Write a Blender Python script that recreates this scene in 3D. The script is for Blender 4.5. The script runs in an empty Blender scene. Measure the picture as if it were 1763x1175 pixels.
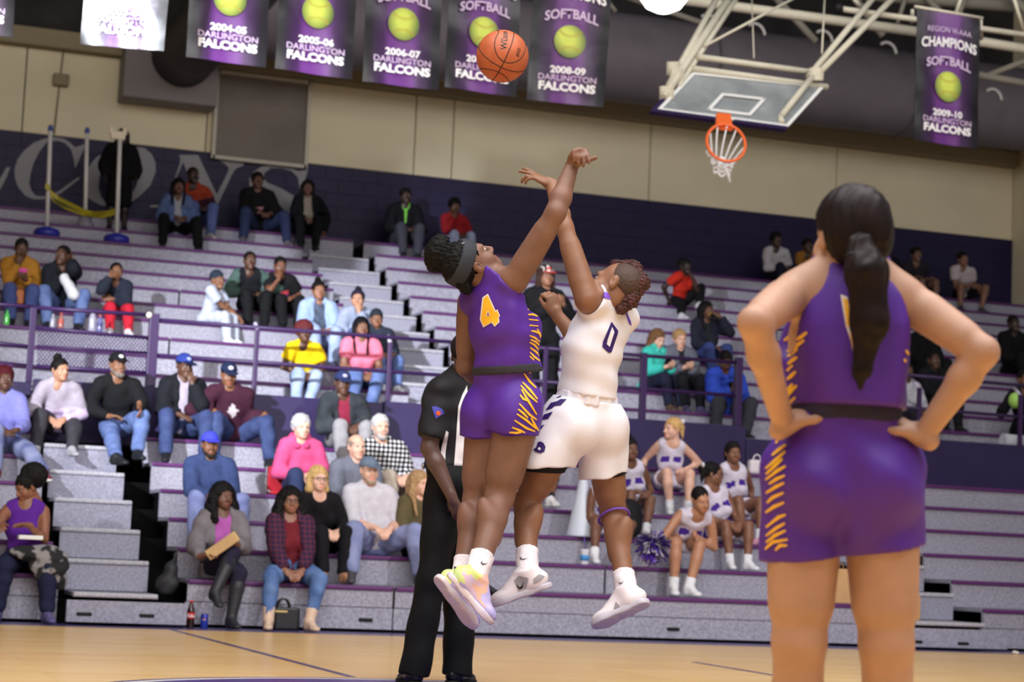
import bpy, bmesh, math, random
import numpy as np
from mathutils import Vector, Matrix, Euler
from mathutils.bvhtree import BVHTree
from mathutils.geometry import tessellate_polygon

random.seed(7)
np.random.seed(7)
SC = bpy.context.scene
COL = SC.collection
PI = math.pi

# ------------------------------------------------------------------ camera
W_PX, H_PX, FOC = 1763.0, 1175.0, 3430.0          # 70 mm lens on a 36 mm sensor
YAW, PITCH, ROLL, CAM_H = 0.34091, 0.10994, 0.04284, 0.689
_f = np.array([math.sin(YAW) * math.cos(PITCH), math.cos(YAW) * math.cos(PITCH), math.sin(PITCH)])
_r0 = np.array([math.cos(YAW), -math.sin(YAW), 0.0])
_u0 = np.cross(_r0, _f)
CR = math.cos(ROLL) * _r0 + math.sin(ROLL) * _u0
CU = -math.sin(ROLL) * _r0 + math.cos(ROLL) * _u0
CF = _f
CAM = np.array([0.0, 0.0, CAM_H])
cam_data = bpy.data.cameras.new('camera')
cam = bpy.data.objects.new('camera', cam_data)
COL.objects.link(cam)
cam_data.sensor_width = 36.0
cam_data.lens = FOC / W_PX * 36.0
cam_data.clip_end = 200.0
cam_data.dof.use_dof = True
cam_data.dof.focus_distance = 8.5
cam_data.dof.aperture_fstop = 3.8
M = Matrix.Identity(4)
for i in range(3):
    M[i][0], M[i][1], M[i][2], M[i][3] = CR[i], CU[i], -CF[i], CAM[i]
cam.matrix_world = M
SC.camera = cam

# ------------------------------------------------------------------ light
SC.view_settings.view_transform = 'Standard'
SC.view_settings.look = 'None'
SC.view_settings.exposure = 0.0
SC.view_settings.gamma = 1.0
SC.view_settings.use_curve_mapping = False
world = bpy.data.worlds.new('world')
SC.world = world
world.use_nodes = True
world.node_tree.nodes['Background'].inputs[0].default_value = (0.95, 0.96, 1.0, 1)
world.node_tree.nodes['Background'].inputs[1].default_value = 0.30


def lamp(name, kind, loc, energy, color=(1, 1, 1), target=None, **kw):
    d = bpy.data.lights.new(name, kind)
    d.energy = energy
    d.color = color
    for k, v in kw.items():
        setattr(d, k, v)
    o = bpy.data.objects.new(name, d)
    COL.objects.link(o)
    o.location = loc
    if target is not None:
        o.rotation_euler = (Vector(target) - Vector(loc)).to_track_quat('-Z', 'Y').to_euler()
    return o


# rows of high-bay lamps over the court and the two strobes on the corners of the gym
lamp('court_light', 'AREA', (2.5, 5.0, 8.2), 1750, (1.0, 0.98, 0.96), (2.8, 8.0, 0), shape='RECTANGLE', size=10, size_y=10)
lamp('bench_light', 'AREA', (8.5, 16.0, 9.2), 420, (1.0, 0.97, 0.95), (9.5, 27.0, 5.0), shape='RECTANGLE', size=14, size_y=3)
lamp('strobe_light', 'SPOT', (-7.0, 5.0, 6.2), 36000, (0.88, 0.93, 1.0), (5.1, 21.5, 3.25), spot_size=0.37, spot_blend=1.0, shadow_soft_size=0.2)
lamp('strobe_light', 'SPOT', (9.0, 1.5, 6.2), 3300, (0.95, 0.95, 1.0), (6.9, 17.0, 0.5), spot_size=0.74, spot_blend=1.0, shadow_soft_size=0.2)

# ------------------------------------------------------------------ helpers
def ray(x, y):
    return CF + CR * (x - W_PX / 2) / FOC - CU * (y - H_PX / 2) / FOC


def at_depth(x, y, z):
    return ray(x, y) * z + CAM


def at_Y(x, y, Y):
    r = ray(x, y)
    return r * (Y / r[1]) + CAM


def at_Z(x, y, Z):
    r = ray(x, y)
    return r * ((Z - CAM_H) / r[2]) + CAM


def X_at(x, Y, Z):
    """world X of the point in depth plane Y and height Z that shows in column x"""
    y = 600.0
    for _ in range(12):
        p = at_Y(x, y, Y)
        px = proj((p[0], Y, Z))
        y = px[1]
    return at_Y(x, y, Y)[0]


def proj(P):
    d = np.asarray(P, float) - CAM
    z = d @ CF
    return W_PX / 2 + FOC * (d @ CR) / z, H_PX / 2 - FOC * (d @ CU) / z, z


def lin(c):
    out = []
    for v in c[:3]:
        v = v / 255.0
        out.append(v / 12.92 if v <= 0.04045 else ((v + 0.055) / 1.055) ** 2.4)
    return tuple(out) + (1.0,)


_mats = {}


def mat(c, rough=0.7, spec=0.3, metal=0.0, pat=None, scale=40.0, c2=None, bump=0.0, emit=0.0, alpha=1.0, coat=0.0, amount=0.12, trans=0.0):
    """a procedural material: colour c (0-255), a pattern of noise or weave in colour and relief"""
    key = (tuple(c), rough, spec, metal, pat, scale, tuple(c2) if c2 else None, bump, emit, alpha, coat, amount, trans)
    if key in _mats:
        return _mats[key]
    m = bpy.data.materials.new('material')
    m.use_nodes = True
    nt = m.node_tree
    N, L = nt.nodes, nt.links
    b = N['Principled BSDF']
    b.inputs['Roughness'].default_value = rough
    b.inputs['Specular IOR Level'].default_value = spec
    b.inputs['Metallic'].default_value = metal
    b.inputs['Coat Weight'].default_value = coat
    b.inputs['Coat Roughness'].default_value = 0.08
    b.inputs['Alpha'].default_value = alpha
    b.inputs['Transmission Weight'].default_value = trans
    if emit:
        b.inputs['Emission Color'].default_value = lin(c)
        b.inputs['Emission Strength'].default_value = emit
    base = lin(c)
    b.inputs['Base Color'].default_value = base
    tc = N.new('ShaderNodeTexCoord')
    co = tc.outputs['Object']
    if pat in ('noise', 'speckle', 'camo', 'marble'):
        no = N.new('ShaderNodeTexNoise')
        no.inputs['Scale'].default_value = scale
        no.inputs['Detail'].default_value = 3.0 if pat != 'speckle' else 5.0
        L.new(co, no.inputs['Vector'])
        rp = N.new('ShaderNodeValToRGB')
        lo = tuple(x * (1 - amount) for x in base[:3]) + (1,)
        hi = tuple(min(1, x * (1 + amount)) for x in base[:3]) + (1,)
        if c2:
            lo, hi = base, lin(c2)
        e = rp.color_ramp.elements
        if pat == 'speckle':
            e[0].position, e[1].position = 0.36, 0.66
        elif pat in ('camo', 'marble'):
            e[0].position, e[1].position = 0.46, 0.54
        else:
            e[0].position, e[1].position = 0.3, 0.7
        e[0].color, e[1].color = lo, hi
        L.new(no.outputs['Fac'], rp.inputs['Fac'])
        L.new(rp.outputs['Color'], b.inputs['Base Color'])
    elif pat in ('check', 'plaid'):
        cols = []
        for ax in ('X', 'Z'):
            wv = N.new('ShaderNodeTexWave')
            wv.bands_direction = ax
            wv.inputs['Scale'].default_value = scale
            L.new(co, wv.inputs['Vector'])
            cols.append(wv.outputs['Fac'])
        ad = N.new('ShaderNodeMath')
        ad.operation = 'MULTIPLY' if pat == 'check' else 'MAXIMUM'
        L.new(cols[0], ad.inputs[0])
        L.new(cols[1], ad.inputs[1])
        rp = N.new('ShaderNodeValToRGB')
        e = rp.color_ramp.elements
        e[0].position, e[1].position = (0.2, 0.3) if pat == 'check' else (0.75, 0.95)
        e[0].color, e[1].color = base, lin(c2)
        L.new(ad.outputs[0], rp.inputs['Fac'])
        L.new(rp.outputs['Color'], b.inputs['Base Color'])
    elif pat == 'stripes':
        wv = N.new('ShaderNodeTexWave')
        wv.bands_direction = 'X'
        wv.inputs['Scale'].default_value = scale
        L.new(co, wv.inputs['Vector'])
        rp = N.new('ShaderNodeValToRGB')
        rp.color_ramp.interpolation = 'CONSTANT'
        e = rp.color_ramp.elements
        e[0].position, e[1].position = 0.0, 0.55
        e[0].color, e[1].color = base, lin(c2)
        L.new(wv.outputs['Fac'], rp.inputs['Fac'])
        L.new(rp.outputs['Color'], b.inputs['Base Color'])
    if bump:
        nb = N.new('ShaderNodeTexNoise')
        nb.inputs['Scale'].default_value = scale if pat else 60.0
        nb.inputs['Detail'].default_value = 4.0
        L.new(co, nb.inputs['Vector'])
        bp = N.new('ShaderNodeBump')
        bp.inputs['Strength'].default_value = bump
        bp.inputs['Distance'].default_value = 0.01
        L.new(nb.outputs['Fac'], bp.inputs['Height'])
        L.new(bp.outputs['Normal'], b.inputs['Normal'])
    _mats[key] = m
    return m


def cloth(c, pat=None, c2=None, scale=18.0):
    return mat(c, 0.85, 0.15, pat=pat or 'noise', c2=c2, scale=scale, bump=0.25, amount=0.10)


def skin_mat(c):
    return mat(c, 0.45, 0.4, pat='noise', scale=22.0, amount=0.10, bump=0.06)


def tag(o, label=None, cat=None, group=None, kind=None):
    if label:
        o['label'] = label
    if cat:
        o['category'] = cat
    if group:
        o['group'] = group
    if kind:
        o['kind'] = kind
    return o


def empty(name, loc=(0, 0, 0), label=None, cat=None, group=None, kind=None, parent=None):
    o = bpy.data.objects.new(name, None)
    COL.objects.link(o)
    o.location = tuple(float(v) for v in loc)
    if parent:
        o.parent = parent
    return tag(o, label, cat, group, kind)


def link(name, me, parent=None, mats=None):
    """link a mesh built in world coordinates; under a parent its origin moves into the parent's frame"""
    o = bpy.data.objects.new(name, me)
    COL.objects.link(o)
    if mats is not None:
        for m in (mats if isinstance(mats, (list, tuple)) else [mats]):
            me.materials.append(m)
    if parent is not None:
        o.parent = parent
        off = Vector((0, 0, 0))
        p = parent
        while p is not None:
            off += Vector(p.location)
            p = p.parent
        o.location = -off
    return o


def mesh_np(name, V, Q, smooth=True, fm=None):
    me = bpy.data.meshes.new(name)
    V = np.ascontiguousarray(V, np.float32)
    Q = np.ascontiguousarray(Q, np.int32)
    n, k = Q.shape
    me.vertices.add(len(V))
    me.vertices.foreach_set('co', V.ravel())
    me.loops.add(n * k)
    me.loops.foreach_set('vertex_index', Q.ravel())
    me.polygons.add(n)
    me.polygons.foreach_set('loop_start', np.arange(0, n * k, k, dtype=np.int32))
    me.polygons.foreach_set('loop_total', np.full(n, k, np.int32))
    if fm is not None:
        me.polygons.foreach_set('material_index', np.ascontiguousarray(fm, np.int32))
    me.update(calc_edges=True)
    me.polygons.foreach_set('use_smooth', np.full(n, smooth, bool))
    me.validate()
    return me


class MB:
    """collects boxes, prisms and tubes in world coordinates into one mesh"""

    def __init__(s):
        s.bm = bmesh.new()

    def box(s, lo, hi, bev=0.0):
        lo, hi = np.minimum(lo, hi), np.maximum(lo, hi)
        r = bmesh.ops.create_cube(s.bm, size=1.0)
        for v in r['verts']:
            v.co = Vector([lo[i] + (v.co[i] + 0.5) * (hi[i] - lo[i]) for i in range(3)])
        if bev:
            ed = list({e for v in r['verts'] for e in v.link_edges})
            bmesh.ops.bevel(s.bm, geom=ed, offset=bev, segments=2, affect='EDGES', profile=0.5)
        return s

    def obox(s, c, ax, half, bev=0.0):
        """oriented box: centre, 3 axes, half sizes"""
        r = bmesh.ops.create_cube(s.bm, size=2.0)
        ax = [Vector(a) for a in ax]
        for v in r['verts']:
            v.co = Vector(c) + ax[0] * v.co[0] * half[0] + ax[1] * v.co[1] * half[1] + ax[2] * v.co[2] * half[2]
        if bev:
            ed = list({e for v in r['verts'] for e in v.link_edges})
            bmesh.ops.bevel(s.bm, geom=ed, offset=bev, segments=2, affect='EDGES', profile=0.5)
        return s

    def tube(s, pts, r, n=10, closed=False, caps=True, r2=None):
        pts = [Vector(p) for p in pts]
        m = len(pts)
        rings = []
        ref = None
        for i, p in enumerate(pts):
            if closed:
                t = pts[(i + 1) % m] - pts[i - 1]
            else:
                t = pts[min(i + 1, m - 1)] - pts[max(i - 1, 0)]
            t.normalize()
            if ref is None:
                ref = Vector((0, 0, 1)) if abs(t.z) < 0.9 else Vector((1, 0, 0))
            a = t.cross(ref)
            a.normalize()
            b = a.cross(t)
            ref = b
            rr = r if r2 is None else r + (r2 - r) * i / (m - 1)
            rings.append([s.bm.verts.new(p + a * math.cos(2 * PI * j / n) * rr + b * math.sin(2 * PI * j / n) * rr) for j in range(n)])
        for i in range(m if closed else m - 1):
            A, B = rings[i], rings[(i + 1) % m]
            for j in range(n):
                f = s.bm.faces.new((A[j], A[(j + 1) % n], B[(j + 1) % n], B[j]))
                f.smooth = True
        if caps and not closed:
            s.bm.faces.new(rings[0][::-1])
            s.bm.faces.new(rings[-1])
        return s

    def lathe(s, c, prof, n=20, ax=(0, 0, 1)):
        """surface of revolution about ax through c; prof = (radius, height) pairs"""
        z = Vector(ax).normalized()
        x = z.orthogonal().normalized()
        y = z.cross(x)
        rings = []
        for r, h in prof:
            rings.append([s.bm.verts.new(Vector(c) + z * h + (x * math.cos(2 * PI * j / n) + y * math.sin(2 * PI * j / n)) * max(r, 1e-4)) for j in range(n)])
        for A, B in zip(rings, rings[1:]):
            for j in range(n):
                f = s.bm.faces.new((A[j], A[(j + 1) % n], B[(j + 1) % n], B[j]))
                f.smooth = True
        s.bm.faces.new(rings[0][::-1])
        s.bm.faces.new(rings[-1])
        return s

    def prism(s, poly, d):
        """polygon of 3-D points pushed along the vector d"""
        d = Vector(d)
        pts = [Vector(p) for p in poly]
        a = [s.bm.verts.new(p) for p in pts]
        b = [s.bm.verts.new(p + d) for p in pts]
        n = len(a)
        for tri in tessellate_polygon([pts]):
            s.bm.faces.new([a[i] for i in tri])
            s.bm.faces.new([b[i] for i in reversed(tri)])
        for i in range(n):
            s.bm.faces.new((a[i], a[(i + 1) % n], b[(i + 1) % n], b[i]))
        return s

    def build(s, name, m=None, parent=None):
        bmesh.ops.recalc_face_normals(s.bm, faces=s.bm.faces)
        me = bpy.data.meshes.new(name)
        s.bm.to_mesh(me)
        s.bm.free()
        return link(name, me, parent, m)


def box_obj(name, lo, hi, m, parent=None, bev=0.0):
    return MB().box(lo, hi, bev).build(name, m, parent)


# ------------------------------------------------------------------ smooth solids on a voxel grid
def cone(a, b, ra, rb=None, cuts=()):
    return ['cone', np.asarray(a, float), np.asarray(b, float), ra, ra if rb is None else rb, list(cuts)]


def ell(c, rad, R=None, cuts=()):
    return ['ell', np.asarray(c, float), np.eye(3) if R is None else np.asarray(R, float), np.asarray(rad, float), list(cuts)]


def inflate(p, d, cuts=()):
    if p[0] == 'cone':
        return ['cone', p[1], p[2], p[3] + d, p[4] + d, p[5] + list(cuts)]
    return ['ell', p[1], p[2], p[3] + d, p[4] + list(cuts)]


def xform(p, R, t, s=1.0):
    """prim from a local frame into the frame whose axes are the rows of R, at t, scaled"""
    R = np.asarray(R, float)
    cut = [((np.asarray(c[0]) * s) @ R + t, np.asarray(c[1]) @ R) for c in p[-1]]
    if p[0] == 'cone':
        return ['cone', (p[1] * s) @ R + t, (p[2] * s) @ R + t, p[3] * s, p[4] * s, cut]
    return ['ell', (p[1] * s) @ R + t, p[2] @ R, p[3] * s, cut]


def pbox(p, pad):
    if p[0] == 'cone':
        lo = np.minimum(p[1] - p[3], p[2] - p[4])
        hi = np.maximum(p[1] + p[3], p[2] + p[4])
    else:
        ext = np.sqrt(((p[2] * p[3][:, None]) ** 2).sum(0))
        lo, hi = p[1] - ext, p[1] + ext
    return lo - pad, hi + pad


class Field:
    def __init__(s, lo, hi, h):
        s.h = h
        s.lo = np.asarray(lo, float)
        s.n = np.maximum(np.ceil((np.asarray(hi) - s.lo) / h).astype(int) + 1, 4)
        s.V = np.full(s.n, 1.0, np.float32)

    def _pts(s, lo, hi):
        a = np.clip(np.floor((lo - s.lo) / s.h).astype(int), 0, s.n)
        b = np.clip(np.ceil((hi - s.lo) / s.h).astype(int) + 1, 0, s.n)
        if np.any(b <= a):
            return None
        sl = tuple(slice(a[i], b[i]) for i in range(3))
        ax = [(s.lo[i] + s.h * np.arange(a[i], b[i])).astype(np.float32) for i in range(3)]
        return sl, ax[0][:, None, None], ax[1][None, :, None], ax[2][None, None, :]

    def add(s, p, k=0.03, sub=False):
        lo, hi = pbox(p, k + 2.5 * s.h)
        g = s._pts(lo, hi)
        if g is None:
            return
        sl, X, Y, Z = g
        if p[0] == 'cone':
            a, b = p[1], p[2]
            d = b - a
            dd = float(d @ d) + 1e-12
            px, py, pz = X - np.float32(a[0]), Y - np.float32(a[1]), Z - np.float32(a[2])
            t = np.clip((px * np.float32(d[0]) + py * np.float32(d[1]) + pz * np.float32(d[2])) / np.float32(dd), 0, 1)
            D = np.sqrt((px - t * np.float32(d[0])) ** 2 + (py - t * np.float32(d[1])) ** 2 + (pz - t * np.float32(d[2])) ** 2) - (np.float32(p[3]) + t * np.float32(p[4] - p[3]))
        else:
            c, R, r = p[1], p[2], p[3]
            px, py, pz = X - np.float32(c[0]), Y - np.float32(c[1]), Z - np.float32(c[2])
            k0 = 0
            k1 = 0
            for i in range(3):
                q = px * np.float32(R[i][0]) + py * np.float32(R[i][1]) + pz * np.float32(R[i][2])
                k0 = k0 + (q / np.float32(r[i])) ** 2
                k1 = k1 + (q / np.float32(r[i] ** 2)) ** 2
            k0 = np.sqrt(k0)
            D = k0 * (k0 - 1) / np.maximum(np.sqrt(k1), 1e-6)
        for c0, n0 in p[-1]:
            D = np.maximum(D, (X - np.float32(c0[0])) * np.float32(n0[0]) + (Y - np.float32(c0[1])) * np.float32(n0[1]) + (Z - np.float32(c0[2])) * np.float32(n0[2]))
        A = s.V[sl]
        if sub:
            D = -D
            h = np.maximum(k - np.abs(A - D), 0) / k
            s.V[sl] = np.maximum(A, D) + h * h * (k * 0.25)
        else:
            h = np.maximum(k - np.abs(A - D), 0) / k
            s.V[sl] = np.minimum(A, D) - h * h * (k * 0.25)

    def cut(s, c, n):
        """remove everything on the side of the plane that n points to"""
        sl, X, Y, Z = s._pts(s.lo, s.lo + s.h * s.n)
        D = (X - np.float32(c[0])) * np.float32(n[0]) + (Y - np.float32(c[1])) * np.float32(n[1]) + (Z - np.float32(c[2])) * np.float32(n[2])
        s.V[sl] = np.maximum(s.V[sl], D)

    def folds(s, amp, freq, seed=0, stretch=(1, 1, 1)):
        rs = np.random.RandomState(seed)
        sl, X, Y, Z = s._pts(s.lo, s.lo + s.h * s.n)
        acc = 0
        for i in range(5):
            d = rs.normal(size=3) * np.asarray(stretch)
            d = d / np.linalg.norm(d) * freq * rs.uniform(0.6, 1.6)
            ph = rs.uniform(0, 6.28)
            acc = acc + np.sin(X * np.float32(d[0]) + Y * np.float32(d[1]) + Z * np.float32(d[2]) + np.float32(ph))
        s.V[sl] += (acc * np.float32(amp * 0.45)).astype(np.float32)

    def mesh(s):
        V = s.V
        V[0], V[-1], V[:, 0], V[:, -1], V[:, :, 0], V[:, :, -1] = 1, 1, 1, 1, 1, 1
        S = V < 0
        cnt = np.zeros(np.array(V.shape) - 1, np.uint8)
        for i in (0, 1):
            for j in (0, 1):
                for k in (0, 1):
                    cnt += S[i:S.shape[0] - 1 + i, j:S.shape[1] - 1 + j, k:S.shape[2] - 1 + k]
        C = np.argwhere((cnt > 0) & (cnt < 8))
        idx = np.full(cnt.shape, -1, np.int32)
        idx[C[:, 0], C[:, 1], C[:, 2]] = np.arange(len(C))
        offs = np.array([(i, j, k) for i in (0, 1) for j in (0, 1) for k in (0, 1)])
        vals = np.stack([V[C[:, 0] + o[0], C[:, 1] + o[1], C[:, 2] + o[2]] for o in offs], 1)
        P = np.zeros((len(C), 3))
        w = np.zeros(len(C))
        for a in range(8):
            for b in range(a + 1, 8):
                if np.abs(offs[a] - offs[b]).sum() != 1:
                    continue
                va, vb = vals[:, a], vals[:, b]
                mk = (va < 0) != (vb < 0)
                t = np.where(mk, va / np.where(mk, va - vb, 1), 0)
                P += np.where(mk[:, None], offs[a] + t[:, None] * (offs[b] - offs[a]), 0)
                w += mk
        P = P / w[:, None]
        verts = s.lo + s.h * (C + P)
        quads = []
        for ax in range(3):
            A = [slice(None)] * 3
            B = [slice(None)] * 3
            A[ax], B[ax] = slice(0, -1), slice(1, None)
            E = np.argwhere(S[tuple(A)] != S[tuple(B)])
            fl = S[tuple(A)][E[:, 0], E[:, 1], E[:, 2]]
            u, v = (ax + 1) % 3, (ax + 2) % 3
            q = []
            for du, dv in ((-1, -1), (0, -1), (0, 0), (-1, 0)):
                c = E.copy()
                c[:, u] += du
                c[:, v] += dv
                q.append(idx[c[:, 0], c[:, 1], c[:, 2]])
            q = np.stack(q, 1)
            q[~fl] = q[~fl][:, ::-1]
            quads.append(q)
        Q = np.concatenate(quads)
        Q = Q[(Q >= 0).all(1)]
        return verts, Q


def solid(prims, h, k=0.03, subs=(), folds=None, pad=0.02, cuts=()):
    bl, bh = zip(*[pbox(p, pad + 2 * h) for p in prims])
    F = Field(np.min(bl, 0), np.max(bh, 0), h)
    for p in prims:
        F.add(p, k)
    for q in subs:
        F.add(q, 0.012, True)
    if folds:
        F.folds(*folds)
    for c, n in cuts:
        F.cut(c, n)
    return F.mesh()


def solid_obj(name, prims, h, m, parent, k=0.03, **kw):
    V, Q = solid(prims, h, k, **kw)
    if len(Q) == 0:
        return None
    return link(name, mesh_np(name, V, Q), parent, m)


def unit(v):
    v = np.asarray(v, float)
    return v / (np.linalg.norm(v) + 1e-12)


def frame(fwd, up):
    """rows: right, forward, up"""
    f = unit(fwd)
    r = unit(np.cross(f, up))
    return np.array([r, f, np.cross(r, f)])


def ik(a, c, l1, l2, pole):
    """middle joint of a two-bone limb from a towards c, bent to the pole side; the end, pulled in when out of reach"""
    a, c = np.asarray(a, float), np.asarray(c, float)
    d = c - a
    L = np.linalg.norm(d)
    if L > (l1 + l2) * 0.985:
        d = d / L * (l1 + l2) * 0.985
        c = a + d
        L = (l1 + l2) * 0.985
    n = d / L
    x = (L * L + l1 * l1 - l2 * l2) / (2 * L)
    hgt = math.sqrt(max(l1 * l1 - x * x, 0))
    p = np.asarray(pole, float)
    p = unit(p - n * (p @ n))
    return a + n * x + p * hgt, c

# ------------------------------------------------------------------ the gym
C_RISER = dict(c=(138, 134, 148), c2=(170, 167, 181))
M_RISER = mat(C_RISER['c'], 0.55, 0.35, pat='speckle', scale=44.0, c2=C_RISER['c2'], bump=0.08)
M_STEP = mat((136, 134, 150), 0.6, 0.3, pat='speckle', scale=46.0, c2=(162, 160, 178))
M_NOSE = mat((90, 40, 100), 0.45, 0.4)
M_STEPNOSE = mat((152, 150, 160), 0.5, 0.4, pat='speckle', scale=60.0, c2=(190, 188, 196))
M_DARK = mat((14, 13, 15), 0.9, 0.1)
M_PURPLE_WALL = mat((36, 28, 62), 0.5, 0.22, pat='noise', scale=1.5, amount=0.08)
M_PARAPET = mat((45, 33, 75), 0.5, 0.35, pat='noise', scale=3.0, amount=0.10)
M_BEIGE = mat((216, 206, 178), 0.8, 0.2, pat='noise', scale=1.2, amount=0.05)
M_BEIGE2 = mat((140, 130, 106), 0.8, 0.2)
M_STEEL = mat((205, 200, 182), 0.5, 0.35, pat='noise', scale=8.0, amount=0.06)
M_RAIL = mat((54, 31, 76), 0.4, 0.35)
M_WHITE = mat((235, 235, 235), 0.6, 0.3)
M_BLACK = mat((16, 16, 17), 0.6, 0.3)
M_CEIL = mat((52, 50, 50), 0.9, 0.1, pat='noise', scale=2.0, amount=0.2)
M_DUCT = mat((112, 106, 114), 0.6, 0.3, pat='noise', scale=2.5, amount=0.08, bump=0.2)


def LY(k):
    return 17.31 + 0.567 * (k - 1)


def LZ(k):
    return 0.413 + 0.2726 * (k - 1)


def UY(i):
    return 21.5 + 0.61 * i


def UZ(i):
    return 2.535 + 0.2665 * i


WALL_Y, PAR_Y, PAR_Z, WALK_Z = 28.3, 20.72, 2.35, 2.30

# floor: varnished maple boards
def floor_material():
    m = bpy.data.materials.new('maple_boards')
    m.use_nodes = True
    N, L = m.node_tree.nodes, m.node_tree.links
    b = N['Principled BSDF']
    b.inputs['Roughness'].default_value = 0.30
    b.inputs['Specular IOR Level'].default_value = 0.22
    b.inputs['Coat Weight'].default_value = 0.12
    b.inputs['Coat Roughness'].default_value = 0.06
    tc = N.new('ShaderNodeTexCoord')
    br = N.new('ShaderNodeTexBrick')
    br.inputs['Scale'].default_value = 1.0
    br.inputs['Brick Width'].default_value = 1.3
    br.inputs['Row Height'].default_value = 0.12
    br.inputs['Mortar Size'].default_value = 0.0012
    br.inputs['Color1'].default_value = lin((246, 208, 142))
    br.inputs['Color2'].default_value = lin((236, 190, 122))
    br.inputs['Mortar'].default_value = lin((150, 105, 65))
    L.new(tc.outputs['Object'], br.inputs['Vector'])
    mp = N.new('ShaderNodeMapping')
    mp.inputs['Scale'].default_value = (0.8, 18, 1)
    no = N.new('ShaderNodeTexNoise')
    no.inputs['Scale'].default_value = 2.2
    no.inputs['Detail'].default_value = 5
    L.new(tc.outputs['Object'], mp.inputs['Vector'])
    L.new(mp.outputs['Vector'], no.inputs['Vector'])
    mx = N.new('ShaderNodeMix')
    mx.data_type = 'RGBA'
    mx.blend_type = 'MULTIPLY'
    mx.inputs[0].default_value = 0.35
    rp = N.new('ShaderNodeValToRGB')
    rp.color_ramp.elements[0].color = (0.74, 0.68, 0.60, 1)
    rp.color_ramp.elements[1].color = (1.15, 1.1, 1.05, 1)
    L.new(no.outputs['Fac'], rp.inputs['Fac'])
    L.new(br.outputs['Color'], mx.inputs[6])
    L.new(rp.outputs['Color'], mx.inputs[7])
    L.new(mx.outputs[2], b.inputs['Base Color'])
    return m


floor = tag(box_obj('floor', (-9, -3, -0.2), (26, 30, 0), floor_material()), kind='structure')


def paint(poly, m):
    o = MB().prism([(p[0], p[1], 0.0008) for p in poly], (0, 0, 0.0016)).build('painted_line', m, floor)
    return o


M_LINE = mat((84, 72, 122), 0.25, 0.5)
paint([(-9, 16.72), (26, 16.72), (26, 17.33), (-9, 17.33)], M_LINE)
paint([(3.005, 11.0), (3.055, 11.0), (3.055, 16.72), (3.005, 16.72)], M_LINE)


def ring(cx, cy, r0, r1, m, n=90):
    b = MB()
    for i in range(n):
        a0, a1 = 2 * PI * i / n, 2 * PI * (i + 1) / n
        q = [(cx + r * math.cos(a), cy + r * math.sin(a), 0.002) for r, a in ((r0, a0), (r1, a0), (r1, a1), (r0, a1))]
        b.bm.faces.new([b.bm.verts.new(p) for p in q])
    return b.build('painted_line', m, floor)


ring(3.03, 9.02, 1.83, 1.88, M_LINE)
ring(3.03, 9.02, 1.76, 1.83, mat((225, 220, 215), 0.3, 0.45))
ring(3.03, 9.02, 0.02, 1.76, mat((70, 48, 125), 0.28, 0.45))
a, c = at_Z(1195, 1141, 0), at_Z(1335, 1164, 0)
n = unit(np.cross(c - a, [0, 0, 1])) * 0.025
paint([a - n, c - n, c + n, a + n], M_LINE)

# back wall: dark purple glazed blocks below, beige panels above
wall = tag(box_obj('wall_back', (-9, WALL_Y + 0.05, 0), (20.2, WALL_Y + 0.4, 11.5), M_CEIL), kind='structure')
blk = None
rs = random.Random(3)
for r in range(6):
    for c in range(46):
        x0 = 1.2 + 0.40 * c - (0.2 if r % 2 else 0)
        z0 = 5.17 + 0.202 * r
        if blk is None:
            b = MB().box((-0.197, -0.03, 0.003), (0.197, 0.03, 0.199), 0.003)
            blk = b.build('block', M_PURPLE_WALL, wall)
            o = blk
        else:
            o = blk.copy()
            COL.objects.link(o)
        o.location = (x0 + 0.2, WALL_Y + rs.uniform(0, 0.004), z0)
for j, (xa, xb) in enumerate(((-9, 2.6), (2.6, 5.2), (5.2, 8.35), (8.35, 8.95), (8.95, 12.2), (12.2, 15.5), (15.5, 18.84))):
    box_obj('wall_panel', (xa + 0.008, WALL_Y - 0.02, 6.385), (xb - 0.008, WALL_Y + 0.05, 7.60), M_BEIGE, wall, 0.01)
box_obj('wall_panel', (-9, WALL_Y - 0.02, 3.0), (1.0, WALL_Y + 0.05, 6.38), M_PURPLE_WALL, wall)
box_obj('mortar_bed', (1.0, WALL_Y - 0.022, 3.0), (18.84, WALL_Y + 0.05, 6.383), M_PURPLE_WALL, wall)
box_obj('shade_ledge', (-9, WALL_Y - 0.22, 7.60), (18.84, WALL_Y + 0.05, 7.86), M_BEIGE2, wall, 0.02)  # darker beige stands for the shade below the duct, shaped as a ledge
tag(box_obj('wall_left', (-9.4, -3, 0), (-9, WALL_Y + 0.4, 11.5), M_BEIGE), kind='structure')
tag(box_obj('ceiling', (-9.4, 9.0, 10.6), (26, WALL_Y + 0.4, 10.9), M_CEIL), kind='structure')
tr = tag(box_obj('trim_1', (18.84, WALL_Y - 0.55, 3.0), (19.12, WALL_Y + 0.05, 10.6), mat((206, 196, 170), 0.75, 0.2, pat='noise', scale=2.0, amount=0.04), bev=0.02), kind='structure')
tag(box_obj('wall_right', (19.12, WALL_Y - 0.30, 0), (26, WALL_Y + 0.1, 10.6), mat((74, 58, 48), 0.8, 0.2, pat='noise', scale=1.5, amount=0.1)), kind='structure')

# wall lettering (grey-white painted serif letters, outlines in pixels of the photograph laid on the wall plane)
M_LETTER = mat((140, 137, 142), 0.6, 0.3)


def Z200(pts):       # zoom of the region at (0, 200), 5.34 x
    return [(x / 5.34, 200 + y / 5.34) for x, y in pts]


def Z250(pts):       # zoom of the region at (250, 270), 5.037 x
    return [(250 + x / 5.037, 270 + y / 5.037) for x, y in pts]


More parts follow.
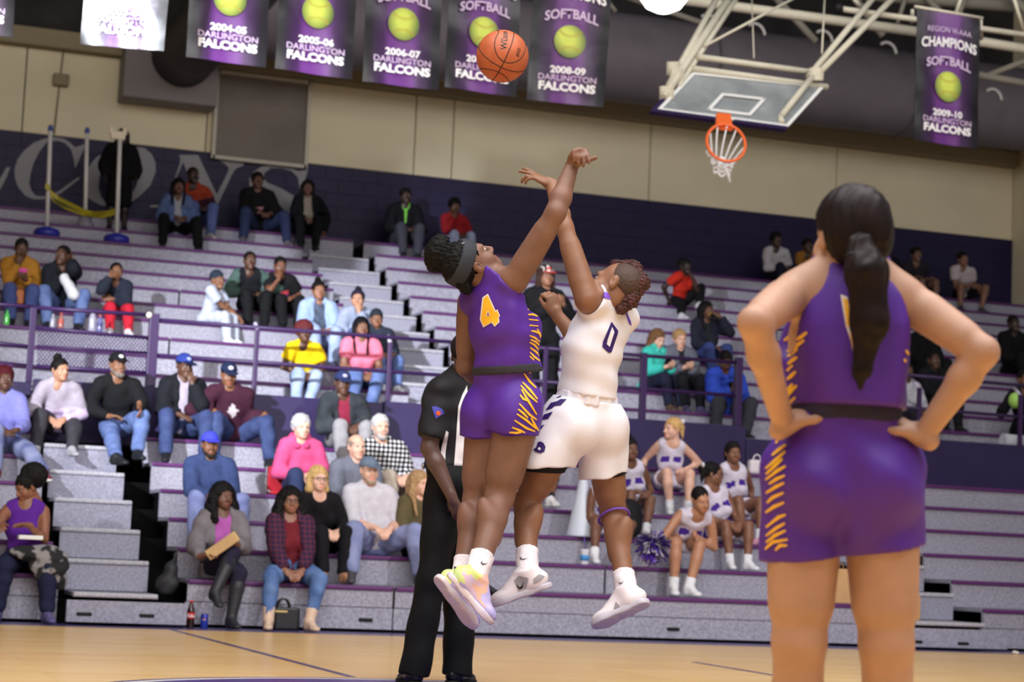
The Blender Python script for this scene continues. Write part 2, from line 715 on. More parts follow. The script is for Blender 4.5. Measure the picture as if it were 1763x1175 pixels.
LETTERS = [
    Z200([(-60, 620), (0, 575), (60, 470), (95, 470), (60, 560), (10, 660), (-60, 760)]),
    Z200([(690, 485), (680, 400), (655, 310), (600, 250), (540, 228), (480, 228), (420, 250), (360, 330), (310, 430), (280, 530), (268, 620), (290, 690), (330, 733), (400, 738), (470, 725), (540, 690), (720, 560), (735, 575), (560, 710), (470, 755), (390, 765), (300, 763), (230, 730), (165, 650), (135, 560), (135, 480), (165, 390), (230, 310), (310, 245), (400, 210), (490, 192), (580, 205), (640, 240), (690, 288), (770, 262), (790, 262), (740, 370)]),
    Z200([(800, 740), (850, 780), (940, 825), (985, 820), (930, 740), (905, 660), (915, 560), (950, 450), (1010, 380), (1090, 320), (1180, 290), (1225, 310), (1270, 380), (1290, 470), (1280, 560), (1250, 650), (1190, 760), (1200, 795), (1290, 730), (1380, 640), (1430, 520), (1430, 430), (1395, 350), (1330, 295), (1250, 285), (1180, 255), (1090, 270), (1000, 310), (900, 370), (840, 430), (800, 500), (780, 620)]),
    Z250([(40, 440), (45, 420), (130, 418), (200, 330), (255, 190), (300, 60), (305, 10), (290, -15), (460, -15), (620, 330), (720, 130), (725, 95), (690, 60), (610, 10), (640, 5), (850, 45), (855, 75), (790, 100), (760, 140), (560, 560), (470, 430), (330, 45), (265, 190), (215, 330), (150, 425), (130, 440)]),
    Z250([(1195, 560), (1180, 540), (1215, 470), (1190, 440), (1100, 350), (950, 290), (905, 250), (905, 190), (940, 130), (1010, 85), (1110, 65), (1220, 75), (1330, 125), (1400, 110), (1412, 115), (1370, 250), (1340, 280), (1325, 180), (1270, 125), (1180, 100), (1090, 100), (1035, 140), (1025, 190), (1060, 225), (1170, 270), (1290, 340), (1305, 400), (1270, 480)]),
]
for poly in LETTERS:
    pts = [at_Y(x, y, WALL_Y - 0.034) for x, y in poly]
    MB().prism(pts, (0, 0.008, 0)).build('letter', M_LETTER, wall)

# louvre panel, small box and conduit on the wall
pan = empty('vent_panel', (6.0, WALL_Y - 0.05, 6.35), 'grey vent panel in a pale frame on the beige back wall', 'vent')
a, c = at_Y(377, 128, WALL_Y - 0.06), at_Y(522, 285, WALL_Y - 0.06)
xl, xr, zt, zb = a[0], c[0], a[2], c[2]
box_obj('panel', (xl, WALL_Y - 0.09, zb), (xr, WALL_Y - 0.02, zt), mat((118, 110, 104), 0.7, 0.3, pat='noise', scale=1.5, amount=0.15), pan)
fr = MB()
for lo, hi in (((xl - .03, zb - .05), (xr + .03, zb)), ((xl - .03, zt), (xr + .03, zt + .05)), ((xl - .05, zb - .05), (xl, zt + .05)), ((xr, zb - .05), (xr + .05, zt + .05))):
    fr.box((lo[0], WALL_Y - 0.13, lo[1]), (hi[0], WALL_Y - 0.02, hi[1]))
fr.build('panel_frame', mat((190, 184, 172), 0.6, 0.3), pan)
p = at_Y(105, 138, WALL_Y - 0.08)
jb = empty('junction_box', p, 'small beige box with conduit high on the back wall', 'box')
box_obj('box_body', (p[0] - .11, WALL_Y - 0.14, p[2] - .085), (p[0] + .11, WALL_Y - 0.024, p[2] + .085), M_BEIGE2, jb, 0.015)
MB().tube([(p[0] + .01, WALL_Y - 0.038, 7.59), (p[0] - .01, WALL_Y - 0.038, p[2]), (p[0] - .04, WALL_Y - 0.038, 6.40)], 0.013, 8).build('conduit', M_BEIGE2, jb)

# round air duct along the wall with its box and elbow
DY, DR = 26.9, 0.66
dz = 8.22
duct = empty('air_duct', (12, DY, dz - DR), 'big round grey air duct running under the roof along the back wall', 'duct')
x0 = at_Y(300, 90, DY)[0]
prof = []
b = MB()
n = 36
xs = np.arange(x0 + 0.55, 22.0, 0.5)
rings = []
for i, x in enumerate(xs):
    zc = dz + 0.004 * (x - 12)
    rr = DR * (1 + 0.006 * math.sin(i * 2.1))
    rings.append([b.bm.verts.new((x, DY + rr * math.cos(2 * PI * j / n), zc + rr * math.sin(2 * PI * j / n))) for j in range(n)])
for A, B in zip(rings, rings[1:]):
    for j in range(n):
        f = b.bm.faces.new((A[j], A[(j + 1) % n], B[(j + 1) % n], B[j]))
        f.smooth = True
b.build('duct_tube', M_DUCT, duct)
for x in (9.0, 12.4, 15.8):
    MB().tube([(x, DY + (DR + .004) * math.cos(t), dz + 0.004 * (x - 12) + (DR + .004) * math.sin(t)) for t in np.linspace(0, 2 * PI, 40)[:-1]], 0.022, 6, closed=True).build('duct_seam', mat((88, 84, 92), 0.6, 0.3), duct)
pe = at_Y(316, 96, 27.7)
b = MB()
b.tube([(pe[0], y, pe[2]) for y in np.linspace(27.74, 13.0, 16)], 0.45, 30)
b.build('cross_duct', mat((62, 58, 64), 0.6, 0.3), duct)
a, c = at_Y(212, 88, 28.0), at_Y(368, 190, 28.0)
box_obj('duct_box', (a[0], 27.75, c[2]), (c[0], WALL_Y - 0.03, a[2] + 0.25), mat((128, 122, 124), 0.6, 0.3), duct, 0.02)
for (px, py) in ((1222, 45), (1303, 60), (1420, 72), (1530, 92), (1712, 172), (1640, 85)):
    p = at_Y(px, py, 26.2)
    MB().tube([p + np.array([0.16 * math.cos(t) - .03, 0, 0.17 * math.sin(t)]) for t in np.linspace(0.05, 2.3, 9)], 0.022, 8).build('duct_hanger', M_WHITE, duct)

# ------------------------------------------------------------------ lower and upper bleachers
low = empty('lower_bleacher', (7, LY(1), 0), 'lower grey speckled bleacher bank of six rows with purple edges', 'bleacher')
XL0, XL1 = -3.0, 2.16
XA0, XA1 = 2.25, 2.96
XC0, XC1 = 3.25, 10.25
XB0, XB1 = 10.32, 11.10
XR0, XR1 = 11.26, 20.0


def bench_row(parent, x0, x1, Y, Z, zb, depth, nose=M_NOSE, riser=M_RISER, splits=()):
    xs = [x0] + [s for s in splits if x0 < s < x1] + [x1]
    for a, b in zip(xs, xs[1:]):
        g = 0.012 if len(xs) > 2 else 0.0
        box_obj('riser_board', (a + g, Y + 0.012, zb), (b - g, Y + 0.05, Z - 0.034), riser, parent)
        box_obj('nosing', (a + g, Y - 0.012, Z - 0.040), (b - g, Y + 0.05, Z), nose, parent, 0.012)
        box_obj('seat_board', (a + g, Y + 0.05, Z - 0.034), (b - g, Y + depth + 0.03, Z - 0.002), M_STEP, parent)


for k in range(1, 7):
    zb = LZ(k - 1) + 0.002 if k > 1 else 0.225
    dp = 0.567 if k < 6 else PAR_Y - LY(6) - 0.034
    sp = {1: (5.126, 7.45, 9.9, 13.6, 16.1), 2: (7.4,), 3: (8.1, 14.6), 4: (8.3,), 5: (9.55, 15.2), 6: (5.6, 9.5)}[k]
    for x0, x1 in ((XL0, XL1), (XC0, XC1), (XR0, XR1)):
        bench_row(low, x0, x1, LY(k), LZ(k), zb, dp, splits=sp)
for x0, x1 in ((XL0, XL1), (XC0, 5.12), (5.132, XC1), (XR0, XR1)):
    box_obj('base_board', (x0, LY(1) + 0.015, 0.028), (x1, LY(1) + 0.06, 0.218), M_RISER, low, 0.004)
for x0, x1 in ((XA0, XA1), (XB0, XB1)):
    for k in range(1, 7):
        Y, Z = LY(k) - 0.28, LZ(k) - 0.135
        zb = (LZ(k - 1) - 0.13) if k > 1 else 0.235
        bench_row(low, x0, x1, Y, Z, zb, 0.567, M_STEPNOSE, M_STEP)
    box_obj('base_board', (x0 - 0.05, LY(1) - 0.30, 0.028), (x1 + 0.25, LY(1) - 0.25, 0.21), M_STEP, low, 0.004)
for (px, py) in ((145, 1058), (253, 1061), (630, 1068), (1160, 1084), (1579, 1106), (1659, 1109)):
    p = at_Y(px, py, LY(1) - (0.305 if px in (145, 253, 1579, 1659) else 0.0))
    box_obj('hand_slot', (p[0] - .065, p[1] - 0.004, p[2] - .016), (p[0] + .065, p[1] + 0.03, p[2] + .016), M_BLACK, low, 0.01)
box_obj('dark_backing', (-3, LY(1) + 0.065, 0.0), (20, 20.6, 0.20), M_DARK, low)  # near-black fill added for the dark inside the gaps
for i in range(1, 6):
    box_obj('dark_backing', (XA0, LY(i) + 0.30, 0.2), (20, LY(i) + 0.36, LZ(i) - 0.20), M_DARK, low)  # near-black sheets stand for the dark seen between steps and benches

par = empty('parapet', (9, PAR_Y, 1.7), 'dark purple parapet wall between the two bleacher banks', 'wall')
XN0, XN1 = X_at(1285, PAR_Y, PAR_Z), X_at(1545, PAR_Y, PAR_Z)
for a, b_, zt in ((-3, 2.18, PAR_Z - .06), (2.2, 5.9, PAR_Z - .02), (5.92, XN0, PAR_Z), (XN0 + .01, XN1, PAR_Z - 0.14), (XN1 + .01, 20, PAR_Z)):
    box_obj('wall_panel', (a, PAR_Y, 1.70), (b_, PAR_Y + 0.11, zt), M_PARAPET, par, 0.008)

up = empty('upper_bleacher', (10, UY(0), WALK_Z), 'upper grey speckled bleacher bank rising to the back wall', 'bleacher')
box_obj('walkway', (-3, PAR_Y + 0.112, 2.12), (20, UY(0) + 0.05, WALK_Z - 0.08), M_STEP, up)
XU0, XU1, XG, XU2 = -3.0, 6.42, 7.30, 7.46
for i in range(11):
    Z, Y = UZ(i), UY(i)
    zb = UZ(i - 1) + 0.002 if i else WALK_Z - 0.07
    dp = 0.61 if i < 10 else WALL_Y - UY(10) - 0.06
    bench_row(up, XU0, XU1, Y, Z, zb, dp, splits={9: (5.0,), 5: (4.3,), 2: (3.9,)}.get(i, ()))
    bench_row(up, XU2, 18.8, Y, Z, zb, dp, splits={3: (11.9,), 6: (10.2, 12.9), 8: (9.2,)}.get(i, (14.0,) if i % 2 else ()))
    if i < 10:
        bench_row(up, XU1 + 0.02, XG, Y - 0.28, Z - 0.13, zb - 0.13 if i else WALK_Z - 0.07, 0.61, M_STEPNOSE, M_STEP)
bench_row(up, XU1 + 0.02, XG, UY(10), UZ(10), UZ(9) - 0.13, WALL_Y - UY(10) - 0.06, M_NOSE, M_RISER)
for i in range(10):
    box_obj('dark_backing', (XU1, UY(i) + 0.34, WALK_Z - 0.1), (XU2 + .1, UY(i) + 0.40, UZ(i) - 0.18), M_DARK, up)  # near-black sheets put in for the dark of the gap beside the steps

# guard rails on the parapet
RY = PAR_Y + 0.055


def rail_post(parent, px, ytop, r=0.028, base=None):
    p = at_Y(px, ytop, RY)
    X = p[0]
    base = PAR_Z + (-0.06 if X < 2.19 else -0.02 if X < 5.91 else 0.0) + 0.001
    MB().box((X - r, RY - r, base), (X + r, RY + r, p[2]), 0.006).build('post', M_RAIL, parent)
    return X


def rail_bar(parent, px0, y0, px1, y1, r=0.022, name='rail', yo=0.0):
    a, c = at_Y(px0, y0, RY + yo), at_Y(px1, y1, RY + yo)
    MB().tube([a, c], r, 10).build(name, M_RAIL, parent)


g = empty('guard_rail', at_Y(160, 660, RY), 'purple guard rail with an expanded mesh gate at the far left', 'railing', group=None)
rail_post(g, 58, 530, 0.032, 2.25)
rail_post(g, 266, 541, 0.050, 2.25)
rail_bar(g, -30, 522, 58, 529, 0.02)
rail_bar(g, -30, 588, 58, 598, 0.02)
rail_bar(g, -30, 620, 58, 630, 0.012)
for y0, y1, r in ((530, 543, 0.022), (564, 583, 0.018), (596, 608, 0.012), (631, 643, 0.022)):
    rail_bar(g, 62, y0, 262, y1, r)
b = MB()
a, c_, d, e = at_Y(64, 566, RY), at_Y(262, 583, RY), at_Y(64, 630, RY), at_Y(262, 642, RY)
nx, nz = 30, 8
for i in range(nx + nz):
    for sg in (1, -1):
        pts = []
        for j in range(nz + 1):
            u = (i - nz + j if sg > 0 else i - j) / nx
            if 0 <= u <= 1:
                v = j / nz
                pts.append((a * (1 - v) + d * v) * (1 - u) + (c_ * (1 - v) + e * v) * u)
        if len(pts) > 1:
            b.tube(pts, 0.004, 4, caps=False)
tag(b.build('wire_mesh', M_RAIL, g), kind='stuff')
p = at_Y(257, 543, RY - 0.05)
MB().lathe(p, [(0.0, -0.035), (0.026, -0.024), (0.034, 0), (0.026, 0.024), (0.0, 0.035)], 16).build('knob', mat((222, 215, 205), 0.3, 0.5), g)
g = empty('guard_rail', at_Y(500, 660, RY), 'purple two-bar guard rail right of the mesh gate and above the parapet', 'railing')
for px, yt in ((443, 568), (672, 590), (880, 606)):
    rail_post(g, px, yt, 0.024)
    q = at_Y(px, yt, RY)
    MB().tube([q + [0, 0, -0.005], q + [-0.015, 0.05, 0.075]], 0.022, 8).build('post_cap', mat((196, 190, 214), 0.25, 0.5), g)
rail_bar(g, 270, 551, 880, 597)
rail_bar(g, 270, 612, 880, 655)
g = empty('guard_rail', at_Y(1190, 680, RY), 'purple two-bar guard rail ending in a thick post beside the man in blue', 'railing')
for px, yt, r in ((940, 599, 0.024), (1109, 608, 0.036), (1272, 616, 0.042)):
    rail_post(g, px, yt, r)
rail_bar(g, 900, 597, 1272, 625)
rail_bar(g, 900, 655, 1272, 682)
g = empty('guard_rail', at_Y(1660, 700, RY), 'purple guard rail at the right behind the akimbo player', 'railing')
for px, yt in ((1583, 668), (1757, 680)):
    rail_post(g, px, yt, 0.024)
    q = at_Y(px, yt, RY)
    MB().tube([q + [0, 0, -0.01], q + [-0.05, 0.08, 0.10]], 0.020, 8).build('post_cap', mat((196, 190, 214), 0.25, 0.5), g)
rail_bar(g, 1540, 644, 1800, 668)
rail_bar(g, 1540, 700, 1800, 722)

# ------------------------------------------------------------------ roof steel, lamp
tr = empty('roof_truss', at_depth(1450, 40, 22), 'cream steel roof truss with pipe chords and diagonal webs at upper right', 'truss')


def pipe(parent, a, b_, r, name='pipe', m=M_STEEL, n=10):
    MB().tube([at_depth(*a), at_depth(*b_)], r, n).build(name, m, parent)


pipe(tr, (1150, -4, 24.2), (1590, 56, 25.2), 0.062, 'chord')
pipe(tr, (1590, 56, 25.2), (1850, 98, 25.8), 0.062, 'chord')
pipe(tr, (1446, 15, 23.4), (1850, 72, 24.4), 0.034, 'chord')
MB().lathe(at_depth(1443, 14, 23.4), [(0.0, -0.06), (0.06, -0.05), (0.07, 0.0), (0.06, 0.05), (0.0, 0.06)], 12, CR).build('chord_end', M_BLACK, tr)
for a, b_ in (((1472, 0), (1482, 14)), ((1571, 18), (1570, 38)), ((1688, 32), (1690, 68)), ((1655, -5), (1640, 40)), ((1745, -5), (1763, 55))):
    pipe(tr, (*a, 24.0), (*b_, 24.2), 0.022, 'web')
tr2 = empty('roof_truss', at_depth(1500, 20, 27), 'darker roof truss far behind the cream pipes under the ceiling', 'truss')
M_ST2 = mat((140, 136, 126), 0.6, 0.3)
for a, b_, r in (((1330, -10), (1405, 72), .05), ((1470, -5), (1520, 62), .05), ((1590, -10), (1655, 60), .045), ((1665, -10), (1640, 50), .035), ((1700, 130), (1790, 95), .04), ((1680, 128), (1790, 148), .05), ((1740, -8), (1790, 40), .06), ((1560, -8), (1545, 40), .03), ((1080, -5), (1210, 40), .04), ((1040, -6), (1060, 20), .03)):
    pipe(tr2, (*a, 27.4), (*b_, 27.4), r, 'web', M_ST2)
pipe(tr2, (1420, -16, 27.4), (1800, 14, 27.8), 0.09, 'chord', M_ST2)

lp = empty('gym_lamp', at_depth(1143, -10, 20), 'round high-bay gym lamp glowing white at the top edge', 'lamp')
c = at_depth(1143, -16, 20)
MB().lathe(c, [(0.10, 0.45), (0.22, 0.22), (0.27, 0.06), (0.27, 0.0)], 28).build('lamp_shade', mat((210, 210, 210), 0.4, 0.5), lp)
MB().lathe(c, [(0.265, 0.0), (0.25, -0.07), (0.18, -0.17), (0.08, -0.22), (0.0, -0.23)], 28).build('lamp_lens', mat((255, 252, 245), 0.3, 0.4, emit=4.0), lp)

# ------------------------------------------------------------------ folded basket
bk = empty('basketball_hoop', at_depth(1275, 160, 22), 'folded-up glass backboard with orange rim and white net hanging from the roof', 'basketball hoop')
bl, br_, tr_, tl = (1130, 190), (1356, 220), (1421, 148), (1192, 125)
zb, zt = 21.2, 22.0
BL, BR, TR, TL = at_depth(*bl, zb), at_depth(*br_, zb + .6), at_depth(*tr_, zt + .6), at_depth(*tl, zt)
ux, uy = unit(BR - BL), unit(TL - BL)
nrm = unit(np.cross(ux, uy))
if nrm @ CF > 0:
    nrm = -nrm


def bb(u, v, o=0.0):
    """point on the backboard, u across, v up, o out of its face towards the court"""
    return (BL * (1 - u) + BR * u) * (1 - v) + (TL * (1 - u) + TR * u) * v + nrm * o


M_GLASS = mat((176, 184, 186), 0.06, 0.6, alpha=0.42, pat='noise', scale=3.0, amount=0.25)
b = MB()
b.prism([bb(0, 0), bb(1, 0), bb(1, 1), bb(0, 1)], -nrm * 0.012)
b.build('glass_board', M_GLASS, bk)
M_BAND = mat((226, 226, 224), 0.5, 0.4)
b = MB()
for q in (((0, 0), (1, 0), (1, .055), (0, .055)), ((0, .945), (1, .945), (1, 1), (0, 1)), ((0, .05), (.03, .05), (.03, .95), (0, .95)), ((.97, .05), (1, .05), (1, .95), (.97, .95))):
    b.prism([bb(u, v, 0.003) for u, v in q], nrm * 0.006)
b.build('border_band', M_BAND, bk)
b = MB()
for q in (((.33, .14), (.67, .14), (.67, .19), (.33, .19)), ((.33, .52), (.67, .52), (.67, .57), (.33, .57)), ((.33, .14), (.36, .14), (.36, .57), (.33, .57)), ((.64, .14), (.67, .14), (.67, .57), (.64, .57))):
    b.prism([bb(u, v, 0.003) for u, v in q], nrm * 0.006)
b.build('target_square', M_BAND, bk)
b = MB()
for u0, u1 in ((-.01, .455), (.585, 1.0)):
    b.prism([bb(u0, -.065, -.03), bb(u1, -.065, -.03), bb(u1, .0, -.03), bb(u0, .0, -.03)], nrm * 0.05)
b.prism([bb(-.035, -.065, -.03), bb(.0, -.065, -.03), bb(.0, .25, -.03), bb(-.035, .25, -.03)], nrm * 0.05)
b.build('edge_padding', mat((40, 28, 66), 0.7, 0.2), bk)
# rim: ring seen from below, its plane square to the board
cx_, cy_ = 1250, 246
zr = 20.75
RC = at_depth(cx_, cy_, zr)
e1 = at_depth(cx_ + 33, cy_ + 6, zr) - RC
e2 = at_depth(cx_ + 2, cy_ - 31, zr + 0.22) - RC
M_RIM = mat((236, 108, 52), 0.4, 0.4)
MB().tube([RC + e1 * math.cos(t) + e2 * math.sin(t) for t in np.linspace(0, 2 * PI, 41)[:-1]], 0.016, 10, closed=True).build('rim', M_RIM, bk)
rp = [at_depth(1233, 220, 20.95), at_depth(1262, 222, 20.95), at_depth(1258, 196, 21.25), at_depth(1234, 194, 21.25)]
MB().prism(rp, -nrm * 0.03).build('rim_bracket', M_RIM, bk)
# net gathered below the rim
net = MB()
rs = random.Random(5)
down = np.array([0, 0, -1.0])
low_c = at_depth(1243, 284, zr + 0.05)
for i in range(12):
    t = 2 * PI * i / 12
    a = RC + e1 * math.cos(t) + e2 * math.sin(t)
    e = low_c + e1 * 0.42 * math.cos(t + .3) + np.array([0, 0, rs.uniform(-.03, .05)])
    m_ = a * 0.5 + e * 0.5 + CF * 0.06
    net.tube([a, m_, e], 0.009, 5)
    if i % 2 == 0:
        net.tube([e, e + [rs.uniform(-.05, .05), 0, -0.05], e + [rs.uniform(-.03, .05), 0, -.02]], 0.012, 5)
for rr, dzz in ((0.55, 0.02), (0.45, -0.03), (0.40, -0.08), (0.30, -.01)):
    net.tube([low_c + e1 * rr * math.cos(t) + e2 * 0.35 * rr * math.sin(t) + np.array([0, 0, dzz + 0.02 * math.sin(5 * t)]) for t in np.linspace(0, 2 * PI, 25)[:-1]], 0.013, 6, closed=True)
net.tube([at_depth(1249, 290, zr), at_depth(1253, 300, zr), at_depth(1257, 314, zr)], 0.014, 6)
a = at_depth(1222, 255, zr)
net.tube([a, at_depth(1216, 262, zr), at_depth(1221, 270, zr), at_depth(1226, 262, zr)], 0.012, 6, closed=True)
net.build('net', mat((238, 238, 240), 0.7, 0.3), bk)
# support frame
for a, b_, r in (((1200, 98, 22.1), (1416, 127, 22.7), .050), ((1192, 118, 22.0), (1424, 150, 22.6), .050),
                 ((1142, 168, 21.4), (1262, -14, 23.4), .060), ((1150, 150, 21.6), (1238, -10, 23.2), .050), ((1168, 150, 21.7), (1275, -14, 23.4), .040),
                 ((1345, 200, 21.9), (1400, 130, 22.5), .050), ((1392, 132, 22.5), (1512, -14, 23.6), .050), ((1408, 128, 22.5), (1548, -14, 23.6), .050),
                 ((1212, 80, 22.3), (1380, -10, 23.3), .022), ((1298, 100, 22.4), (1294, -10, 23.3), .010), ((1415, 92, 22.5), (1420, -10, 23.3), .014), ((1343, 200, 21.9), (1346, 213, 21.8), .05)):
    pipe(bk, a, b_, r * 0.72, 'support_pipe')
for q in ((1148, 160, 21.5), (1165, 130, 21.8), (1405, 128, 22.5), (1160, 118, 21.9)):
    MB().obox(at_depth(*q), (CR, CU, CF), (0.06, 0.055, 0.04), 0.015).build('clamp', M_STEEL, bk)

# ------------------------------------------------------------------ banners
def text_mesh(s, size, parent, O, ux, uz, m, squash=1.0, bold=0.0, arc=0.0, name='lettering', italic=0.0, ext=0.0):
    """flat lettering centred at O with reading direction ux and up uz"""
    cu = bpy.data.curves.new('t', 'FONT')
    cu.body = s
    cu.size = size
    cu.align_x = 'CENTER'
    cu.align_y = 'CENTER'
    cu.offset = bold
    cu.resolution_u = 3
    cu.shear = italic
    t = bpy.data.objects.new('t', cu)
    COL.objects.link(t)
    me = bpy.data.meshes.new_from_object(t.evaluated_get(bpy.context.evaluated_depsgraph_get()))
    bpy.data.objects.remove(t)
    bpy.data.curves.remove(cu)
    n = np.cross(ux, uz)
    co = np.zeros(len(me.vertices) * 3)
    me.vertices.foreach_get('co', co)
    co = co.reshape(-1, 3)
    W = max(np.abs(co[:, 0]).max(), 1e-3)
    x, y = co[:, 0] * squash, co[:, 1] - arc * (co[:, 0] / W) ** 2
    P = np.asarray(O) + x[:, None] * ux + y[:, None] * uz + n * ext
    me.vertices.foreach_set('co', P.astype(np.float32).ravel())
    me.update()
    me.materials.clear()
    o = link(name, me, parent, m)
    o.name = name
    return o


def banner_mat():
    m = bpy.data.materials.new('banner_print')
    m.use_nodes = True
    N, L = m.node_tree.nodes, m.node_tree.links
    b = N['Principled BSDF']
    b.inputs['Roughness'].default_value = 0.28
    b.inputs['Specular IOR Level'].default_value = 0.55
    tc = N.new('ShaderNodeTexCoord')
    sp = N.new('ShaderNodeSeparateXYZ')
    L.new(tc.outputs['Generated'], sp.inputs[0])
    rp = N.new('ShaderNodeValToRGB')
    e = rp.color_ramp.elements
    e[0].position, e[0].color = 0.08, lin((22, 18, 26))
    e[1].position, e[1].color = 0.92, lin((22, 18, 26))
    for q, c in ((0.27, (58, 26, 74)), (0.35, (100, 50, 124)), (0.65, (100, 50, 124)), (0.73, (58, 26, 74))):
        k = e.new(q)
        k.color = lin(c)
    L.new(sp.outputs['X'], rp.inputs['Fac'])
    L.new(rp.outputs['Color'], b.inputs['Base Color'])
    no = N.new('ShaderNodeTexNoise')
    no.inputs['Scale'].default_value = 2.5
    bp = N.new('ShaderNodeBump')
    bp.inputs['Strength'].default_value = 0.25
    bp.inputs['Distance'].default_value = 0.05
    L.new(tc.outputs['Object'], no.inputs['Vector'])
    L.new(no.outputs['Fac'], bp.inputs['Height'])
    L.new(bp.outputs['Normal'], b.inputs['Normal'])
    return m


def ball_print():
    m = bpy.data.materials.new('softball_print')
    m.use_nodes = True
    N, L = m.node_tree.nodes, m.node_tree.links
    b = N['Principled BSDF']
    b.inputs['Roughness'].default_value = 0.35
    tc = N.new('ShaderNodeTexCoord')
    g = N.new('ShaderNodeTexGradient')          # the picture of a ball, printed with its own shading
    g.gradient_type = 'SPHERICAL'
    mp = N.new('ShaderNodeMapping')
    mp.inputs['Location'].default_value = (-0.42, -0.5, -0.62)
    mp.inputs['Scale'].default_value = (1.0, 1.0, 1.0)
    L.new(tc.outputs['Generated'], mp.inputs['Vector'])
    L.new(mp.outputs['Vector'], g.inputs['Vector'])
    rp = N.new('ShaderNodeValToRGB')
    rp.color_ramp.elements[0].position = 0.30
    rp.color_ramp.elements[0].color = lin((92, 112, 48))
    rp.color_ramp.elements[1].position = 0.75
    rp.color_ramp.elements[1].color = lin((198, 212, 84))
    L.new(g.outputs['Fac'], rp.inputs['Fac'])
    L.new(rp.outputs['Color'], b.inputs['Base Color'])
    return m


M_BANNER, M_BALLP, M_TXT = banner_mat(), ball_print(), mat((236, 234, 238), 0.4, 0.4)
M_TXT2 = mat((206, 184, 216), 0.4, 0.4)
M_SEAMP = mat((176, 150, 60), 0.5, 0.3)
BAN = [  # left edge, right edge, bottom-left y, bottom-right y, depth, year, label
    (-116, 22, 45, 62, 17.6, '2002-03', 'banner cut off at the upper left corner of the hall'),
    (138, 281, 76, 94, 18.2, '2003-04', 'purple softball banner washed white by glare, hanging left of the 2004-05 one'),
    (320, 458, 98, 115, 18.8, '2004-05', 'purple and black softball champions banner marked 2004-05'),
    (473, 606, 118, 138, 19.4, '2005-06', 'purple and black softball champions banner marked 2005-06'),
    (624, 755, 140, 153, 20.1, '2006-07', 'purple and black softball champions banner marked 2006-07'),
    (765, 889, 150, 168, 20.6, '2007-08', 'purple softball champions banner half hidden by the tossed basketball'),
    (906, 1031, 172, 183, 21.3, '2008-09', 'purple softball banner with a white glare streak, right of the tossed ball'),
    (1573, 1683, 241, 258, 23.0, '2009-10', 'purple softball champions banner marked 2009-10, alone at the far right'),
]
